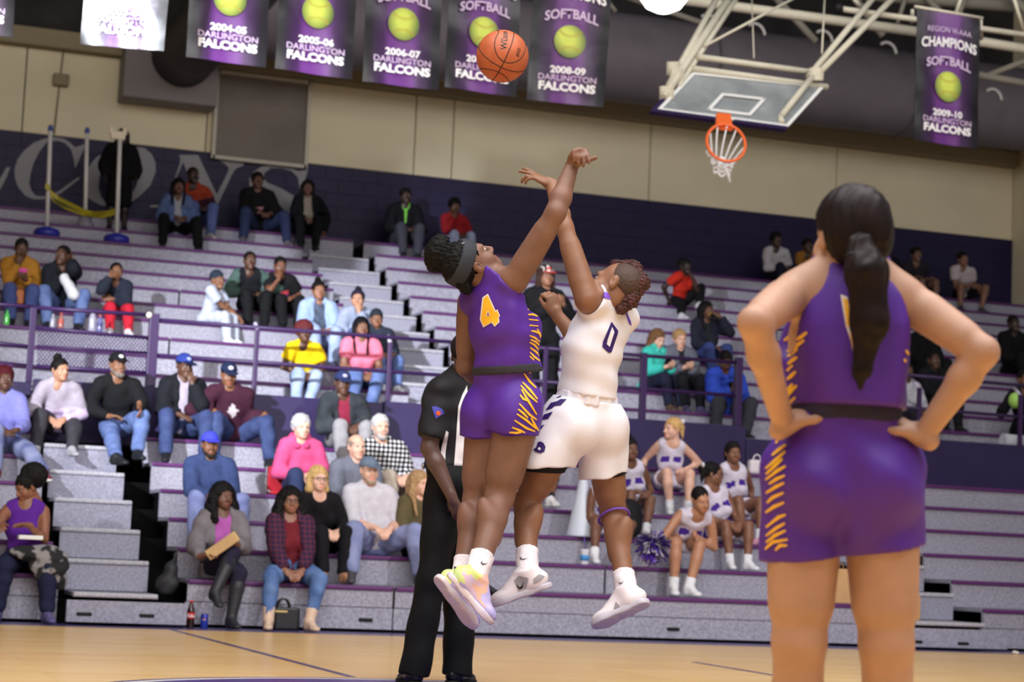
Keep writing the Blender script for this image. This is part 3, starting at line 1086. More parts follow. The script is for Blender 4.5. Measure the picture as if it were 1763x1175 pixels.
for xl, xr, yl, yr, z, yr_s, lab in BAN:
    wd = 0.78 if z < 24 else 0.77
    BLc = at_depth(xl, yl, z)
    c0 = at_depth((xl + xr) / 2, (yl + yr) / 2, z)
    d = at_depth(xr, yr, z + 0.32) - BLc
    d[2] *= 0.35
    uxb = unit(d)
    Wb = np.linalg.norm(at_depth(xr, yr, z + 0.32) - BLc)
    uz = np.array([0.012, 0, 1.0])
    uz = unit(uz - uxb * (uz @ uxb))
    nb = np.cross(uxb, uz)          # towards the camera
    if nb @ CF > 0:
        nb = -nb
    Hb = Wb * 1.80
    lamp_ = {'2003-04': (-7.0, 5.0, 6.2), '2008-09': (9.0, 1.5, 6.2)}.get(yr_s)
    if lamp_:                        # these two hang a little askew and catch a strobe
        mid = BLc + uxb * Wb * (0.5 if yr_s == '2003-04' else 0.75) + uz * Hb * 0.25
        nb = unit(unit(np.array(lamp_) - mid) + unit(CAM - mid))
        uxb = unit(uxb - nb * (uxb @ nb))
        uz = np.cross(nb, uxb)
        if uz[2] < 0:
            uz = -uz
    root = empty('banner', BLc + uxb * Wb / 2 + uz * Hb, lab, 'banner', 'softball championship banners')
    NX, NZ = 10, 22
    V, Q = [], []
    for side in (0, 1):
        for i in range(NX + 1):
            for j in range(NZ + 1):
                u, v = i / NX, j / NZ
                off = 0.012 * math.sin(u * 9 + v * 3) * (1 - v) + 0.006 * math.sin(v * 17 + u * 5)
                V.append(BLc + uxb * u * Wb + uz * v * Hb + nb * (off - side * 0.006))
    m_ = (NX + 1) * (NZ + 1)
    for i in range(NX):
        for j in range(NZ):
            q = [i * (NZ + 1) + j, (i + 1) * (NZ + 1) + j, (i + 1) * (NZ + 1) + j + 1, i * (NZ + 1) + j + 1]
            Q.append(q)
            Q.append([x + m_ for x in q[::-1]])
    me = mesh_np('banner_cloth', np.array(V), np.array(Q))
    # local frame so that the print follows the cloth: x across
    o = link('banner_cloth', me, root, M_BANNER)
    top = 0.012 + 0.012

    def bp_(u, v):
        return BLc + uxb * u * Wb + uz * v * Hb + nb * 0.022

    n_fix = np.cross(uxb, uz)
    sgn = 1.0 if n_fix @ nb > 0 else -1.0
    s = Wb
    for txt, v, sz, sq, bo, arc, mm in (('REGION VI-AAA', .858, .105, .92, .0, .02, M_TXT2), ('CHAMPIONS', .762, .185, .82, .004, .05, M_TXT), ('SOFTBALL', .622, .165, .92, .003, .06, M_TXT2), (yr_s, .228, .120, 1.15, .004, 0, M_TXT), ('DARLINGTON', .172, .105, 1.12, .001, 0, M_TXT2), ('FALCONS', .110, .140, 1.20, .006, 0, M_TXT)):
        text_mesh(txt, sz * s, root, bp_(.5, v), uxb, uz, mm, sq, bo * s * 1.1, arc * s)
    cb = bp_(.5, .432)
    R = 0.205 * s
    b = MB()
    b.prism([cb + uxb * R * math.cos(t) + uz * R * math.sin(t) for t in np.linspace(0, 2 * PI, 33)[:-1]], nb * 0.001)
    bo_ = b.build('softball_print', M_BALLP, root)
    for sg in (1, -1):
        b = MB()
        for k in range(12):
            t = PI * (0.12 + 0.76 * k / 11)
            c = cb + uxb * R * 0.78 * math.cos(t) + uz * sg * (R * 0.95 - R * 0.62 * math.sin(t)) + nb * 0.003
            if np.linalg.norm(c - cb) < R * 0.96:
                b.obox(c, (uxb, uz, nb), (0.006 * s, 0.016 * s, 0.0008))
        b.build('stitching', M_SEAMP, bo_)
    MB().tube([BLc + uz * Hb - uxb * 0.03, BLc + uz * Hb + uxb * (Wb + 0.03)], 0.018, 8).build('hanging_rod', M_STEEL, root)

# ------------------------------------------------------------------ volleyball poles with tape
poles = [(87, 222, 80, 404, 0, 'white pole in a blue base at the left, yellow tape tied to it', (38, 40, 150)),
         (150, 226, 146, 388, 1, 'white pole standing in a grey base between the two blue-based poles', (130, 128, 140)),
         (207, 228, 200, 416, 0, 'white pole in a blue base standing before the dark figure, cream holder on top', (38, 40, 150))]
for xt, yt, xb, yb, k, lab, bc in poles:
    i = 9 if k else 8
    Y, Z = UY(i) + 0.26, UZ(i)
    X = X_at(xb, Y, Z)
    q = empty('pole_stand', (X, Y, Z), lab, 'pole')
    t = at_Y(xt, yt, Y)
    pb = np.array([X, Y, Z + 0.02])
    if k:
        MB().lathe(pb, [(0.12, -0.02), (0.12, 0.05), (0.09, 0.08), (0.09, 0.14), (0.03, 0.15)], 20).build('base', mat(bc, 0.5, 0.4), q)
    else:
        MB().lathe(pb, [(0.17, -0.02), (0.175, 0.06), (0.15, 0.10), (0.06, 0.13), (0.03, 0.14)], 24).build('base', mat(bc, 0.4, 0.45), q)
    MB().tube([pb, t], 0.028, 10).build('pole', mat((212, 208, 206), 0.4, 0.4), q)
    if xt != 207:
        MB().lathe(t, [(0.034, -0.03), (0.036, 0.02), (0.02, 0.05)], 12).build('pole_cap', mat((60, 80, 150), 0.4, 0.4), q)
    else:
        b = MB()
        f0 = at_Y(203, 232, Y)
        b.obox(f0 + [0, 0, -0.01], ((1, 0, 0), (0, 1, 0), (0, 0, 1)), (0.10, 0.03, 0.06), 0.02)
        b.obox(f0 + [-0.09, 0, 0.05], ((1, 0, 0), (0, 1, 0), (0, 0, 1)), (0.03, 0.03, 0.05), 0.015)
        b.obox(f0 + [0.09, 0, 0.05], ((1, 0, 0), (0, 1, 0), (0, 0, 1)), (0.03, 0.03, 0.05), 0.015)
        b.build('holder', mat((222, 208, 186), 0.5, 0.35), q)
tp = empty('caution_tape', at_Y(140, 370, UY(8) + 0.26), 'yellow tape strung between the three poles', 'tape')
MT = mat((172, 158, 40), 0.5, 0.3)
Yt = UY(8) + 0.24


def tape(pts, w):
    """thin strip hanging through pixel points"""
    P = [at_Y(x, y, yy) for x, y, yy in pts]
    b = MB()
    b.bm.verts.ensure_lookup_table()
    rows = []
    for p in P:
        rows.append([b.bm.verts.new(p + np.array([0, dy, dz_])) for dz_, dy in ((w, 0), (-w, 0), (-w, 0.004), (w, 0.004))])
    for A, B in zip(rows, rows[1:]):
        for j in range(4):
            b.bm.faces.new((A[j], A[(j + 1) % 4], B[(j + 1) % 4], B[j]))
    b.bm.faces.new(rows[0][::-1])
    b.bm.faces.new(rows[-1])
    b.build('tape_strip', MT, tp)


tape([(80, 322, Yt), (88, 332, Yt), (100, 342, Yt), (120, 352, Yt + .3), (145, 364, Yt + .58), (160, 368, Yt + .5), (182, 367, Yt + .2), (204, 362, Yt)], 0.030)
tape([(82, 326, Yt), (92, 345, Yt), (112, 358, Yt + .3), (145, 370, Yt + .58), (175, 374, Yt + .2), (204, 366, Yt)], 0.018)
tape([(78, 320, Yt - .035), (86, 324, Yt - .035)], 0.04)

# ------------------------------------------------------------------ the human figure
# head frame: x to the person's right, y forward, z up; origin between the ears
def head_prims(fem=0.0, child=0.0):
    j = 1.0 - 0.10 * fem - 0.12 * child
    P = [ell((0, -0.014, 0.036), (0.0755, 0.095, 0.086)),
         ell((0, 0.030, -0.030), (0.059, 0.060, 0.080)),
         cone((0.044, 0.005, -0.055), (0.014, 0.070, -0.096 * j), 0.021 * j, 0.017),
         cone((-0.044, 0.005, -0.055), (-0.014, 0.070, -0.096 * j), 0.021 * j, 0.017),
         ell((0, 0.076, -0.099 * j), (0.021, 0.017, 0.017)),
         ell((0.038, 0.058, -0.036), (0.026, 0.026, 0.026)), ell((-0.038, 0.058, -0.036), (0.026, 0.026, 0.026)),
         cone((-0.034, 0.079, 0.020), (0.034, 0.079, 0.020), 0.0135, 0.0135)]
    fine = [cone((0, 0.091, 0.008), (0, 0.111, -0.034), 0.0085, 0.0125),
            ell((0.013, 0.099, -0.040), (0.0095, 0.011, 0.0085)), ell((-0.013, 0.099, -0.040), (0.0095, 0.011, 0.0085)),
            ell((0, 0.090, -0.064), (0.022, 0.013, 0.0075)), ell((0, 0.088, -0.077), (0.019, 0.013, 0.008))]
    ears = []
    for sx in (1, -1):
        R = np.array([(math.cos(0.35), -sx * 0.34, 0), (sx * 0.34, math.cos(0.35), 0), (0, 0, 1)])
        ears.append(ell((sx * 0.079, -0.012, -0.008), (0.009, 0.019, 0.033), R))
    subs = [ell((0.031, 0.098, 0.001), (0.018, 0.018, 0.011)), ell((-0.031, 0.098, 0.001), (0.018, 0.018, 0.011)),
            ell((0.090, -0.006, -0.004), (0.009, 0.008, 0.015)), ell((-0.090, -0.006, -0.004), (0.009, 0.008, 0.015))]
    return P, fine, ears, subs


NECK = cone((0, -0.020, -0.045), (0, -0.036, -0.165), 0.052, 0.058)


# hand frame: y along the fingers, x towards the thumb, z out of the back of the hand; origin at the wrist
def hand_prims(curl=0.35, spread=0.10, thumb=0.6, mirror=1, curls=None, mcp=None, thumb_z=-0.28):
    P = [ell((0, 0.050, 0), (0.040, 0.052, 0.0165)), cone((0.0, -0.02, 0), (0, 0.02, 0), 0.026, 0.028), cone((0.018, 0.012, -0.006), (0.03, 0.045, -0.008), 0.018, 0.014)]
    for i, (x, ln) in enumerate(((0.029, 0.070), (0.010, 0.078), (-0.010, 0.073), (-0.028, 0.058))):
        a = np.array([x, 0.088 - 0.006 * (i == 3), 0.002])
        ang = mcp[i] if mcp else (curls[i] if curls else curl) * 0.7
        sp = spread * (1.5 - i) * 0.55
        r = 0.0092 - 0.0007 * (i == 3)
        for j, fr in enumerate((0.46, 0.31, 0.23)):
            d = np.array([math.sin(sp) * math.cos(ang), math.cos(sp) * math.cos(ang), -math.sin(ang)])
            b = a + d * ln * fr
            P.append(cone(a, b, r, r - 0.0007))
            r -= 0.0007
            a = b
            ang += (curls[i] if curls else curl)
    a = np.array([0.030, 0.026, -0.006])
    d = unit([thumb, 0.75, thumb_z])
    b = a + d * 0.038
    c = b + unit([thumb * 0.55, 0.9, -0.35]) * 0.032
    P += [cone(a, b, 0.0135, 0.0115), cone(b, c, 0.011, 0.0092)]
    if mirror < 0:
        for p in P:
            p[1] = p[1] * np.array([-1, 1, 1])
            if p[0] == 'cone':
                p[2] = p[2] * np.array([-1, 1, 1])
    return P


def torso_prims(J, S, w=1.0, fem=0.0, belly=0.0):
    """J: pelvis, chest, neck, shL, shR, hipL, hipR"""
    r1 = unit(J['hipR'] - J['hipL'])
    u1 = unit(J['chest'] - J['pelvis'])
    f1 = unit(np.cross(u1, r1))
    r1 = np.cross(f1, u1)
    r2 = unit(J['shR'] - J['shL'])
    u2 = unit(J['neck'] - J['chest'])
    f2 = unit(np.cross(u2, r2))
    r2 = np.cross(f2, u2)
    A1, A2 = np.array([r1, f1, u1]), np.array([r2, f2, u2])
    rm, um = unit(r1 + r2), unit(u1 + u2)
    fm = unit(np.cross(um, rm))
    Am = np.array([np.cross(fm, um), fm, um])
    sw = np.linalg.norm(J['shR'] - J['shL'])
    P = [ell(J['pelvis'] + u1 * 0.01 * S, np.array([0.150 * (w + 0.06 * fem), 0.104, 0.105]) * S, A1),
         ell(J['pelvis'] * 0.55 + J['chest'] * 0.45 + fm * 0.03 * belly * S, np.array([0.128 * w * (1 + 0.12 * belly - 0.06 * fem), 0.097 + 0.045 * belly, 0.15]) * S, Am),
         ell(J['chest'] + f2 * 0.005 * S, np.array([0.146 * w, 0.108 + 0.01 * (w - 1), 0.145]) * S, A2),
         ell(J['chest'] * 0.45 + J['neck'] * 0.55, np.array([0.132 * w, 0.09, 0.10]) * S, A2),
         cone(J['shL'] + r2 * 0.03 * S, J['shR'] - r2 * 0.03 * S, 0.054 * S),
         cone(J['neck'] + u2 * 0.045 * S - f2 * 0.01, J['shL'] * 0.75 + J['neck'] * 0.25 + u2 * 0.01, 0.045 * S, 0.046 * S),
         cone(J['neck'] + u2 * 0.045 * S - f2 * 0.01, J['shR'] * 0.75 + J['neck'] * 0.25 + u2 * 0.01, 0.045 * S, 0.046 * S)]
    for sg in (-1, 1):
        P.append(ell(J['pelvis'] + r1 * sg * 0.074 * S - f1 * 0.055 * S - u1 * 0.055 * S, np.array([0.085, 0.078, 0.090]) * S * (1 + 0.08 * fem), A1))
        if fem > 0.3:
            P.append(ell(J['chest'] + r2 * sg * 0.068 * S + f2 * 0.080 * S - u2 * 0.03 * S, np.array([0.060, 0.056, 0.062]) * S, A2))
    return P, A1, A2


def limb_prims(a, b, c, r):
    """upper and lower limb with the swell of the muscles; r = radii at root, above joint, joint, calf/forearm swell, end"""
    a, b, c = (np.asarray(v, float) for v in (a, b, c))
    m = b + (c - b) * 0.30
    up = [cone(a, b, r[0], r[2])]
    up.append(cone(a + (b - a) * 0.25, a + (b - a) * 0.72, r[1] * 1.02, r[1] * 0.92))
    lo = [cone(b, m, r[2], r[3]), cone(m, c, r[3], r[4])]
    return up, lo


ARM_R = np.array([0.052, 0.046, 0.038, 0.041, 0.027])
LEG_R = np.array([0.088, 0.078, 0.056, 0.058, 0.037])


def foot_frame(ank, toe_dir, up=(0, 0, 1)):
    return frame(toe_dir, up)


def shoe_prims(ank, F, S, hi=0.0, slim=0.0):
    """shoe in the frame F (right, toe, up) with the ankle joint at ank"""
    w = 1 - 0.15 * slim
    P = [ell((0, -0.035, -0.040), (0.036 * w, 0.045, 0.036)), cone((0, -0.03, -0.045), (0, 0.10, -0.058), 0.036 * w, 0.034 * w), ell((0, 0.125, -0.062), (0.045 * w, 0.065, 0.030)), cone((0, -0.010, -0.045), (0, -0.002, 0.012 + hi), 0.048 * w, 0.052 * w, [((0, 0, 0.012 + hi), (0, 0, 1))]),
         cone((0, 0.012, 0.002), (0, 0.085, -0.040), 0.040 * w, 0.033 * w)]
    cut = ((0, 0, -0.082), (0, 0, -1))
    return [xform(inflate(p, 0, [cut]), F, ank, S) for p in P]


def sole_prims(ank, F, S):
    P = [cone((0, -0.045, -0.080), (0, 0.02, -0.080), 0.040, 0.036), cone((0, 0.02, -0.080), (0, 0.125, -0.080), 0.036, 0.049), ell((0, 0.135, -0.080), (0.048, 0.062, 0.05))]
    out = []
    for p in P:
        out.append(xform(inflate(p, 0, [((0, 0, -0.068), (0, 0, 1)), ((0, 0, -0.094), (0, 0, -1))]), F, ank, S))
    return out


_tmpl = {}


def template(key, fn, h, k):
    if key not in _tmpl:
        _tmpl[key] = fn(h, k)
    return _tmpl[key]


def head_template(fem, child):
    def fn(h, k):
        P, fine, ears, subs = head_prims(fem, child)
        allp = P + [NECK]
        bl, bh = zip(*[pbox(p, 0.04) for p in allp])
        F = Field(np.min(bl, 0), np.max(bh, 0) + 0.02, h)
        for p in allp:
            F.add(p, 0.03)
        for p in subs[:2]:
            F.add(p, 0.012, True)
        for p in fine:
            F.add(p, 0.012)
        for p in ears:
            F.add(p, 0.010)
        for p in subs[2:]:
            F.add(p, 0.006, True)
        return F.mesh()
    return template(('head', fem > 0.3, child > 0.3), fn, 0.0090, 0.03)


def hand_template(curl, mirror):
    def fn(h, k):
        return solid(hand_prims(curl, 0.16, 0.7, mirror), h, 0.008)
    return template(('hand', curl, mirror), fn, 0.0068, 0.008)


def lips_mask(loc):
    return (np.abs(loc[:, 0]) < 0.024) & (loc[:, 1] > 0.086) & (loc[:, 2] > -0.0855) & (loc[:, 2] < -0.058) & (np.abs(loc[:, 0]) / 0.024 + np.abs(loc[:, 2] + 0.071) / 0.0145 < 1.35)


_eye = {}


def eye_mesh(iris=(45, 28, 18)):
    if 'm' not in _eye:
        me = bpy.data.meshes.new('eye')
        bm = bmesh.new()
        bmesh.ops.create_uvsphere(bm, u_segments=12, v_segments=10, radius=0.0112)
        for f in bm.faces:
            f.smooth = True
            c = f.calc_center_median().normalized()
            f.material_index = 1 if c.y > 0.80 else 0
        bm.to_mesh(me)
        bm.free()
        me.materials.append(mat((176, 166, 160), 0.3, 0.4))
        me.materials.append(mat(iris, 0.15, 0.6))
        _eye['m'] = me
    return _eye['m']


def place_local(name, me, parent, R, t, s=1.0):
    """an object with mesh me standing in the frame with axes R (rows) at t (world), below parent (translated only)"""
    o = bpy.data.objects.new(name, me)
    COL.objects.link(o)
    off = Vector((0, 0, 0))
    o.parent = parent
    p = parent
    while p is not None:
        off += Vector(p.location)
        p = p.parent
    m = Matrix.Identity(4)
    for i in range(3):
        for j in range(3):
            m[j][i] = float(R[i][j]) * s
        m[i][3] = float(t[i]) - off[i]
    o.matrix_local = m
    return o


_hm = {}


def hair_template(style, h=0.0108):
    """hair shapes in the head frame, with and without parts hanging down"""
    if style in _hm:
        return _hm[style]
    cap = ell((0, -0.018, 0.040), (0.084, 0.100, 0.092))
    face = [ell((0, 0.085, -0.035), (0.066, 0.062, 0.088)), ell((0, 0.03, -0.12), (0.10, 0.11, 0.075))]
    fold, k, subs, P = (0.004, 160.0, 3), 0.012, list(face), [cap]
    if style == 'crop':
        P, fold = [inflate(cap, -0.003)], (0.0015, 220.0, 3)
        subs += [ell((0, 0, -0.10), (0.12, 0.13, 0.11))]
    elif style == 'short':
        P = [inflate(cap, 0.006)]
        subs += [ell((0, 0.01, -0.11), (0.12, 0.12, 0.11))]
    elif style == 'curls':
        P = [inflate(cap, 0.012), ell((0, -0.02, 0.10), (0.075, 0.085, 0.045))]
        fold = (0.006, 230.0, 5)
        subs += [ell((0, 0.01, -0.11), (0.12, 0.12, 0.11))]
    elif style == 'afro':
        P = [ell((0, -0.03, 0.06), (0.118, 0.115, 0.115))]
        fold = (0.006, 230.0, 5)
    elif style == 'puff':
        P = [inflate(cap, 0.004), ell((0, -0.100, 0.075), (0.135, 0.115, 0.120))]
        fold = (0.006, 260.0, 5)
        subs += [ell((0, 0.01, -0.11), (0.12, 0.12, 0.11))]
    elif style == 'bun':
        P = [inflate(cap, 0.002), ell((0, -0.055, 0.140), (0.045, 0.045, 0.042))]
        subs += [ell((0, 0.01, -0.11), (0.12, 0.12, 0.11))]
    elif style == 'band':
        P = [inflate(cap, 0.002), ell((0, -0.055, 0.135), (0.043, 0.045, 0.040))]
        subs += [ell((0, 0.01, -0.11), (0.12, 0.12, 0.11))]
    elif style in ('long', 'curly', 'bob', 'straight'):
        dn = {'long': -0.25, 'curly': -0.21, 'bob': -0.12, 'straight': -0.30}[style]
        wd = {'long': 0.034, 'curly': 0.058, 'bob': 0.034, 'straight': 0.030}[style]
        ox = 0.105 if style == 'curly' else 0.082
        P = [inflate(cap, 0.014 if style == 'curly' else 0.008)]
        for s in (1, -1):
            P += [cone((s * 0.072, -0.01, 0.03), (s * ox, -0.005, -0.10), wd, wd), cone((s * ox, -0.005, -0.10), (s * (ox - 0.015), 0.055 if style != 'bob' else -0.01, dn), wd, wd * 0.6)]
        P += [cone((0, -0.085, 0.02), (0, -0.09, dn * 0.9), 0.055, 0.045), cone((0.045, -0.07, 0), (0.05, -0.07, dn * 0.9), 0.05, 0.035), cone((-0.045, -0.07, 0), (-0.05, -0.07, dn * 0.9), 0.05, 0.035)]
        subs = [ell((0, 0.085, -0.035), (0.064, 0.07, 0.088)), cone((0, 0.05, -0.09), (0, 0.06, -0.34), 0.062, 0.07)]
        fold = (0.006, 210.0, 5) if style == 'curly' else (0.004, 150.0, 3, (1, 1, 0.25))
        k = 0.03
    elif style == 'pony':
        P = [inflate(cap, 0.003), cone((0, -0.115, 0.06), (0, -0.15, -0.02), 0.034, 0.030), cone((0, -0.15, -0.02), (0, -0.14, -0.13), 0.030, 0.012)]
        subs += [ell((0, 0.01, -0.11), (0.12, 0.12, 0.11))]
        fold = (0.003, 150.0, 3)
    elif style == 'updo':
        P = [inflate(cap, 0.004), ell((0, -0.105, 0.045), (0.05, 0.045, 0.05)), cone((0.04, -0.10, 0.02), (0.045, -0.10, -0.10), 0.028, 0.012), cone((-0.04, -0.10, 0.02), (-0.045, -0.10, -0.10), 0.028, 0.012)]
        subs += [ell((0, 0.01, -0.11), (0.12, 0.12, 0.11))]
    elif style == 'ring':
        P = [inflate(cap, 0.001)]
        subs += [ell((0, 0.01, -0.12), (0.12, 0.12, 0.10)), ell((0, 0.03, 0.12), (0.10, 0.115, 0.085))]
        fold = (0.0015, 220.0, 3)
    elif style == 'beard':
        P = [cone((0.055, 0.01, -0.05), (0.02, 0.075, -0.105), 0.022, 0.022), cone((-0.055, 0.01, -0.05), (-0.02, 0.075, -0.105), 0.022, 0.022), cone((-0.018, 0.08, -0.108), (0.018, 0.08, -0.108), 0.025, 0.025), cone((-0.026, 0.093, -0.056), (0.026, 0.093, -0.056), 0.007, 0.007)]
        subs = [ell((0, 0.105, -0.071), (0.020, 0.02, 0.009))]
        fold = (0.003, 220.0, 3)
        h = 0.006
    elif style in ('cap', 'capback'):
        P = [ell((0, -0.016, 0.045), (0.088, 0.104, 0.092), cuts=[((0, 0, 0.036), (0, 0, -1))])]
        subs, fold = [], None
    elif style == 'beanie':
        P = [ell((0, -0.018, 0.045), (0.088, 0.103, 0.105), cuts=[((0, 0.07, 0.030), (0, 0.25, -0.97))])]
        subs, fold = [], (0.0015, 200.0, 3)
    elif style == 'mohawk':
        P = [cone((0, 0.05, 0.115), (0, -0.06, 0.125), 0.030, 0.040), cone((0, -0.06, 0.125), (0, -0.125, 0.03), 0.040, 0.040), cone((0, -0.125, 0.03), (0, -0.105, -0.065), 0.038, 0.028)]
        P += [ell((0, -0.02, 0.042), (0.074, 0.098, 0.088))]
        subs = face + [ell((0, 0.01, -0.11), (0.12, 0.12, 0.11)), ell((0.085, 0.02, 0.03), (0.045, 0.13, 0.14)), ell((-0.085, 0.02, 0.03), (0.045, 0.13, 0.14))]
        fold = (0.010, 170.0, 5)
    V, Q = solid(P, h, k, subs=subs, folds=fold, pad=0.03)
    _hm[style] = mesh_np('hair', V, Q)
    return _hm[style]


_shared = {}


def styled(style, color, pat=None, c2=None):
    """one mesh of a hair or hat style in one colour, shared by all who wear it"""
    key = (style, tuple(color), pat)
    if key not in _shared:
        me = hair_template(style).copy()
        rough, sp = (0.65, 0.14) if style not in ('cap', 'beanie') else (0.85, 0.12)
        me.materials.append(mat(color, rough, sp, pat=pat or 'noise', scale=60, amount=0.35 if style not in ('cap', 'beanie') else 0.1, bump=0.5 if style not in ('cap',) else 0.1, c2=c2))
        _shared[key] = me
    return _shared[key]


def brim_mesh(color):
    key = ('brim', tuple(color))
    if key not in _shared:
        V, Q = solid([ell((0, 0.105, 0.030), (0.078, 0.085, 0.030), cuts=[((0, 0.075, 0), (0, -1, 0)), ((0, 0.1, 0.046), (0, 0.25, 1)), ((0, 0.1, 0.038), (0, -0.25, -1))])], 0.006, 0.01)
        me = mesh_np('brim', V, Q)
        me.materials.append(mat(color, 0.8, 0.15))
        _shared[key] = me
    return _shared[key]


def glasses_mesh():
    if 'glasses' not in _shared:
        b = MB()
        for s in (1, -1):
            b.tube([(s * 0.031 + 0.025 * math.cos(a), 0.108 - 0.004 * abs(math.cos(a)), 0.0 + 0.019 * math.sin(a)) for a in np.linspace(0, 2 * PI, 14)[:-1]], 0.0022, 6, closed=True)
            b.tube([(s * 0.056, 0.104, 0.006), (s * 0.078, 0.07, 0.006), (s * 0.082, -0.01, 0.004)], 0.002, 6)
        b.tube([(-0.007, 0.109, 0.003), (0.007, 0.109, 0.003)], 0.002, 6)
        bmesh.ops.recalc_face_normals(b.bm, faces=b.bm.faces)
        me = bpy.data.meshes.new('glasses')
        b.bm.to_mesh(me)
        b.bm.free()
        me.materials.append(mat((25, 22, 22), 0.3, 0.5))
        _shared['glasses'] = me
    return _shared['glasses']


def brows_mesh(color):
    key = ('brows', tuple(color))
    if key not in _shared:
        b = MB()
        for s in (1, -1):
            b.tube([(s * 0.014, 0.0925, 0.020), (s * 0.030, 0.0915, 0.0245), (s * 0.047, 0.080, 0.018)], 0.0035, 6, r2=0.002)
        bmesh.ops.recalc_face_normals(b.bm, faces=b.bm.faces)
        me = bpy.data.meshes.new('eyebrows')
        b.bm.to_mesh(me)
        b.bm.free()
        me.materials.append(mat(color, 0.8, 0.1))
        _shared[key] = me
    return _shared[key]


def blob_mesh(key, rad, color, rough=0.5, metal=0.0):
    key = ('blob', key)
    if key not in _shared:
        me = bpy.data.meshes.new('blob')
        bm = bmesh.new()
        bmesh.ops.create_uvsphere(bm, u_segments=12, v_segments=8, radius=1.0)
        for v in bm.verts:
            v.co = Vector((v.co.x * rad[0], v.co.y * rad[1], v.co.z * rad[2]))
        for f in bm.faces:
            f.smooth = True
        bm.to_mesh(me)
        bm.free()
        me.materials.append(mat(color, rough, 0.4, metal))
        _shared[key] = me
    return _shared[key]


def dress_head(root, H, hc, s, d):
    """hair, hat, eyes and the like on the head with frame H (rows) at hc"""
    hair = d.get('hair')
    hcol = d.get('hcol', (22, 18, 18))
    if hair:
        place_local('hair', styled(hair, hcol, c2=d.get('hc2'), pat='noise' if not d.get('hc2') else 'noise'), root, H, hc, s)
    if d.get('cap'):
        c = place_local('cap', styled('cap', d['cap']), root, H, hc, s)
        f = bpy.data.objects.new('brim', brim_mesh(d.get('brim', d['cap'])))
        COL.objects.link(f)
        f.parent = c
        if d.get('badge'):
            g = bpy.data.objects.new('badge', blob_mesh(('badge', tuple(d['badge'])), (0.026, 0.006, 0.020), d['badge'], 0.8))
            COL.objects.link(g)
            g.parent = c
            g.location = (0, 0.081, 0.082)
            g.rotation_euler = (0.55, 0, 0)
    if d.get('beanie'):
        place_local('beanie', styled('beanie', d['beanie']), root, H, hc, s)
    if d.get('beard'):
        place_local('beard', styled('beard', d['beard']), root, H, hc, s)
    if d.get('glasses'):
        place_local('glasses', glasses_mesh(), root, H, hc, s)
    if not d.get('noface'):
        place_local('eyebrows', brows_mesh(d.get('brow', hcol)), root, H, hc, s)
        for sx in (1, -1):
            place_local('eye', eye_mesh(), root, H, hc + np.array([sx * 0.031, 0.0785, 0.001]) @ H * s, s)
    if d.get('earring'):
        for sx in (1, -1):
            place_local('earring', blob_mesh(('ear', tuple(d['earring'])), (0.004, 0.010, 0.012), d['earring'], 0.3, 0.8), root, H, hc + np.array([sx * 0.086, -0.012, -0.052]) @ H * s, s)
    if d.get('bow'):
        for sx in (1, -1):
            place_local('hair_bow', blob_mesh(('bow', tuple(d['bow'])), (0.045, 0.018, 0.03), d['bow'], 0.7), root, H, hc + np.array([sx * 0.04, -0.10, 0.09]) @ H * s, s)

# ------------------------------------------------------------------ people builder
DK, MD, LT, FR = (92, 62, 48), (132, 90, 66), (186, 138, 112), (226, 178, 156)
H_B, H_S = 0.0262, 0.0208


def concat(parts):
    V, Q, n = [], [], 0
    for v, q in parts:
        V.append(v)
        Q.append(q + n)
        n += len(v)
    return np.concatenate(V), np.concatenate(Q)


def hand_frame(fingers, back, side):
    """rows x (to the thumb), y fingers, z back of the hand"""
    y = unit(fingers)
    z = unit(np.asarray(back) - y * (np.asarray(back) @ y))
    return np.array([np.cross(y, z), y, z])


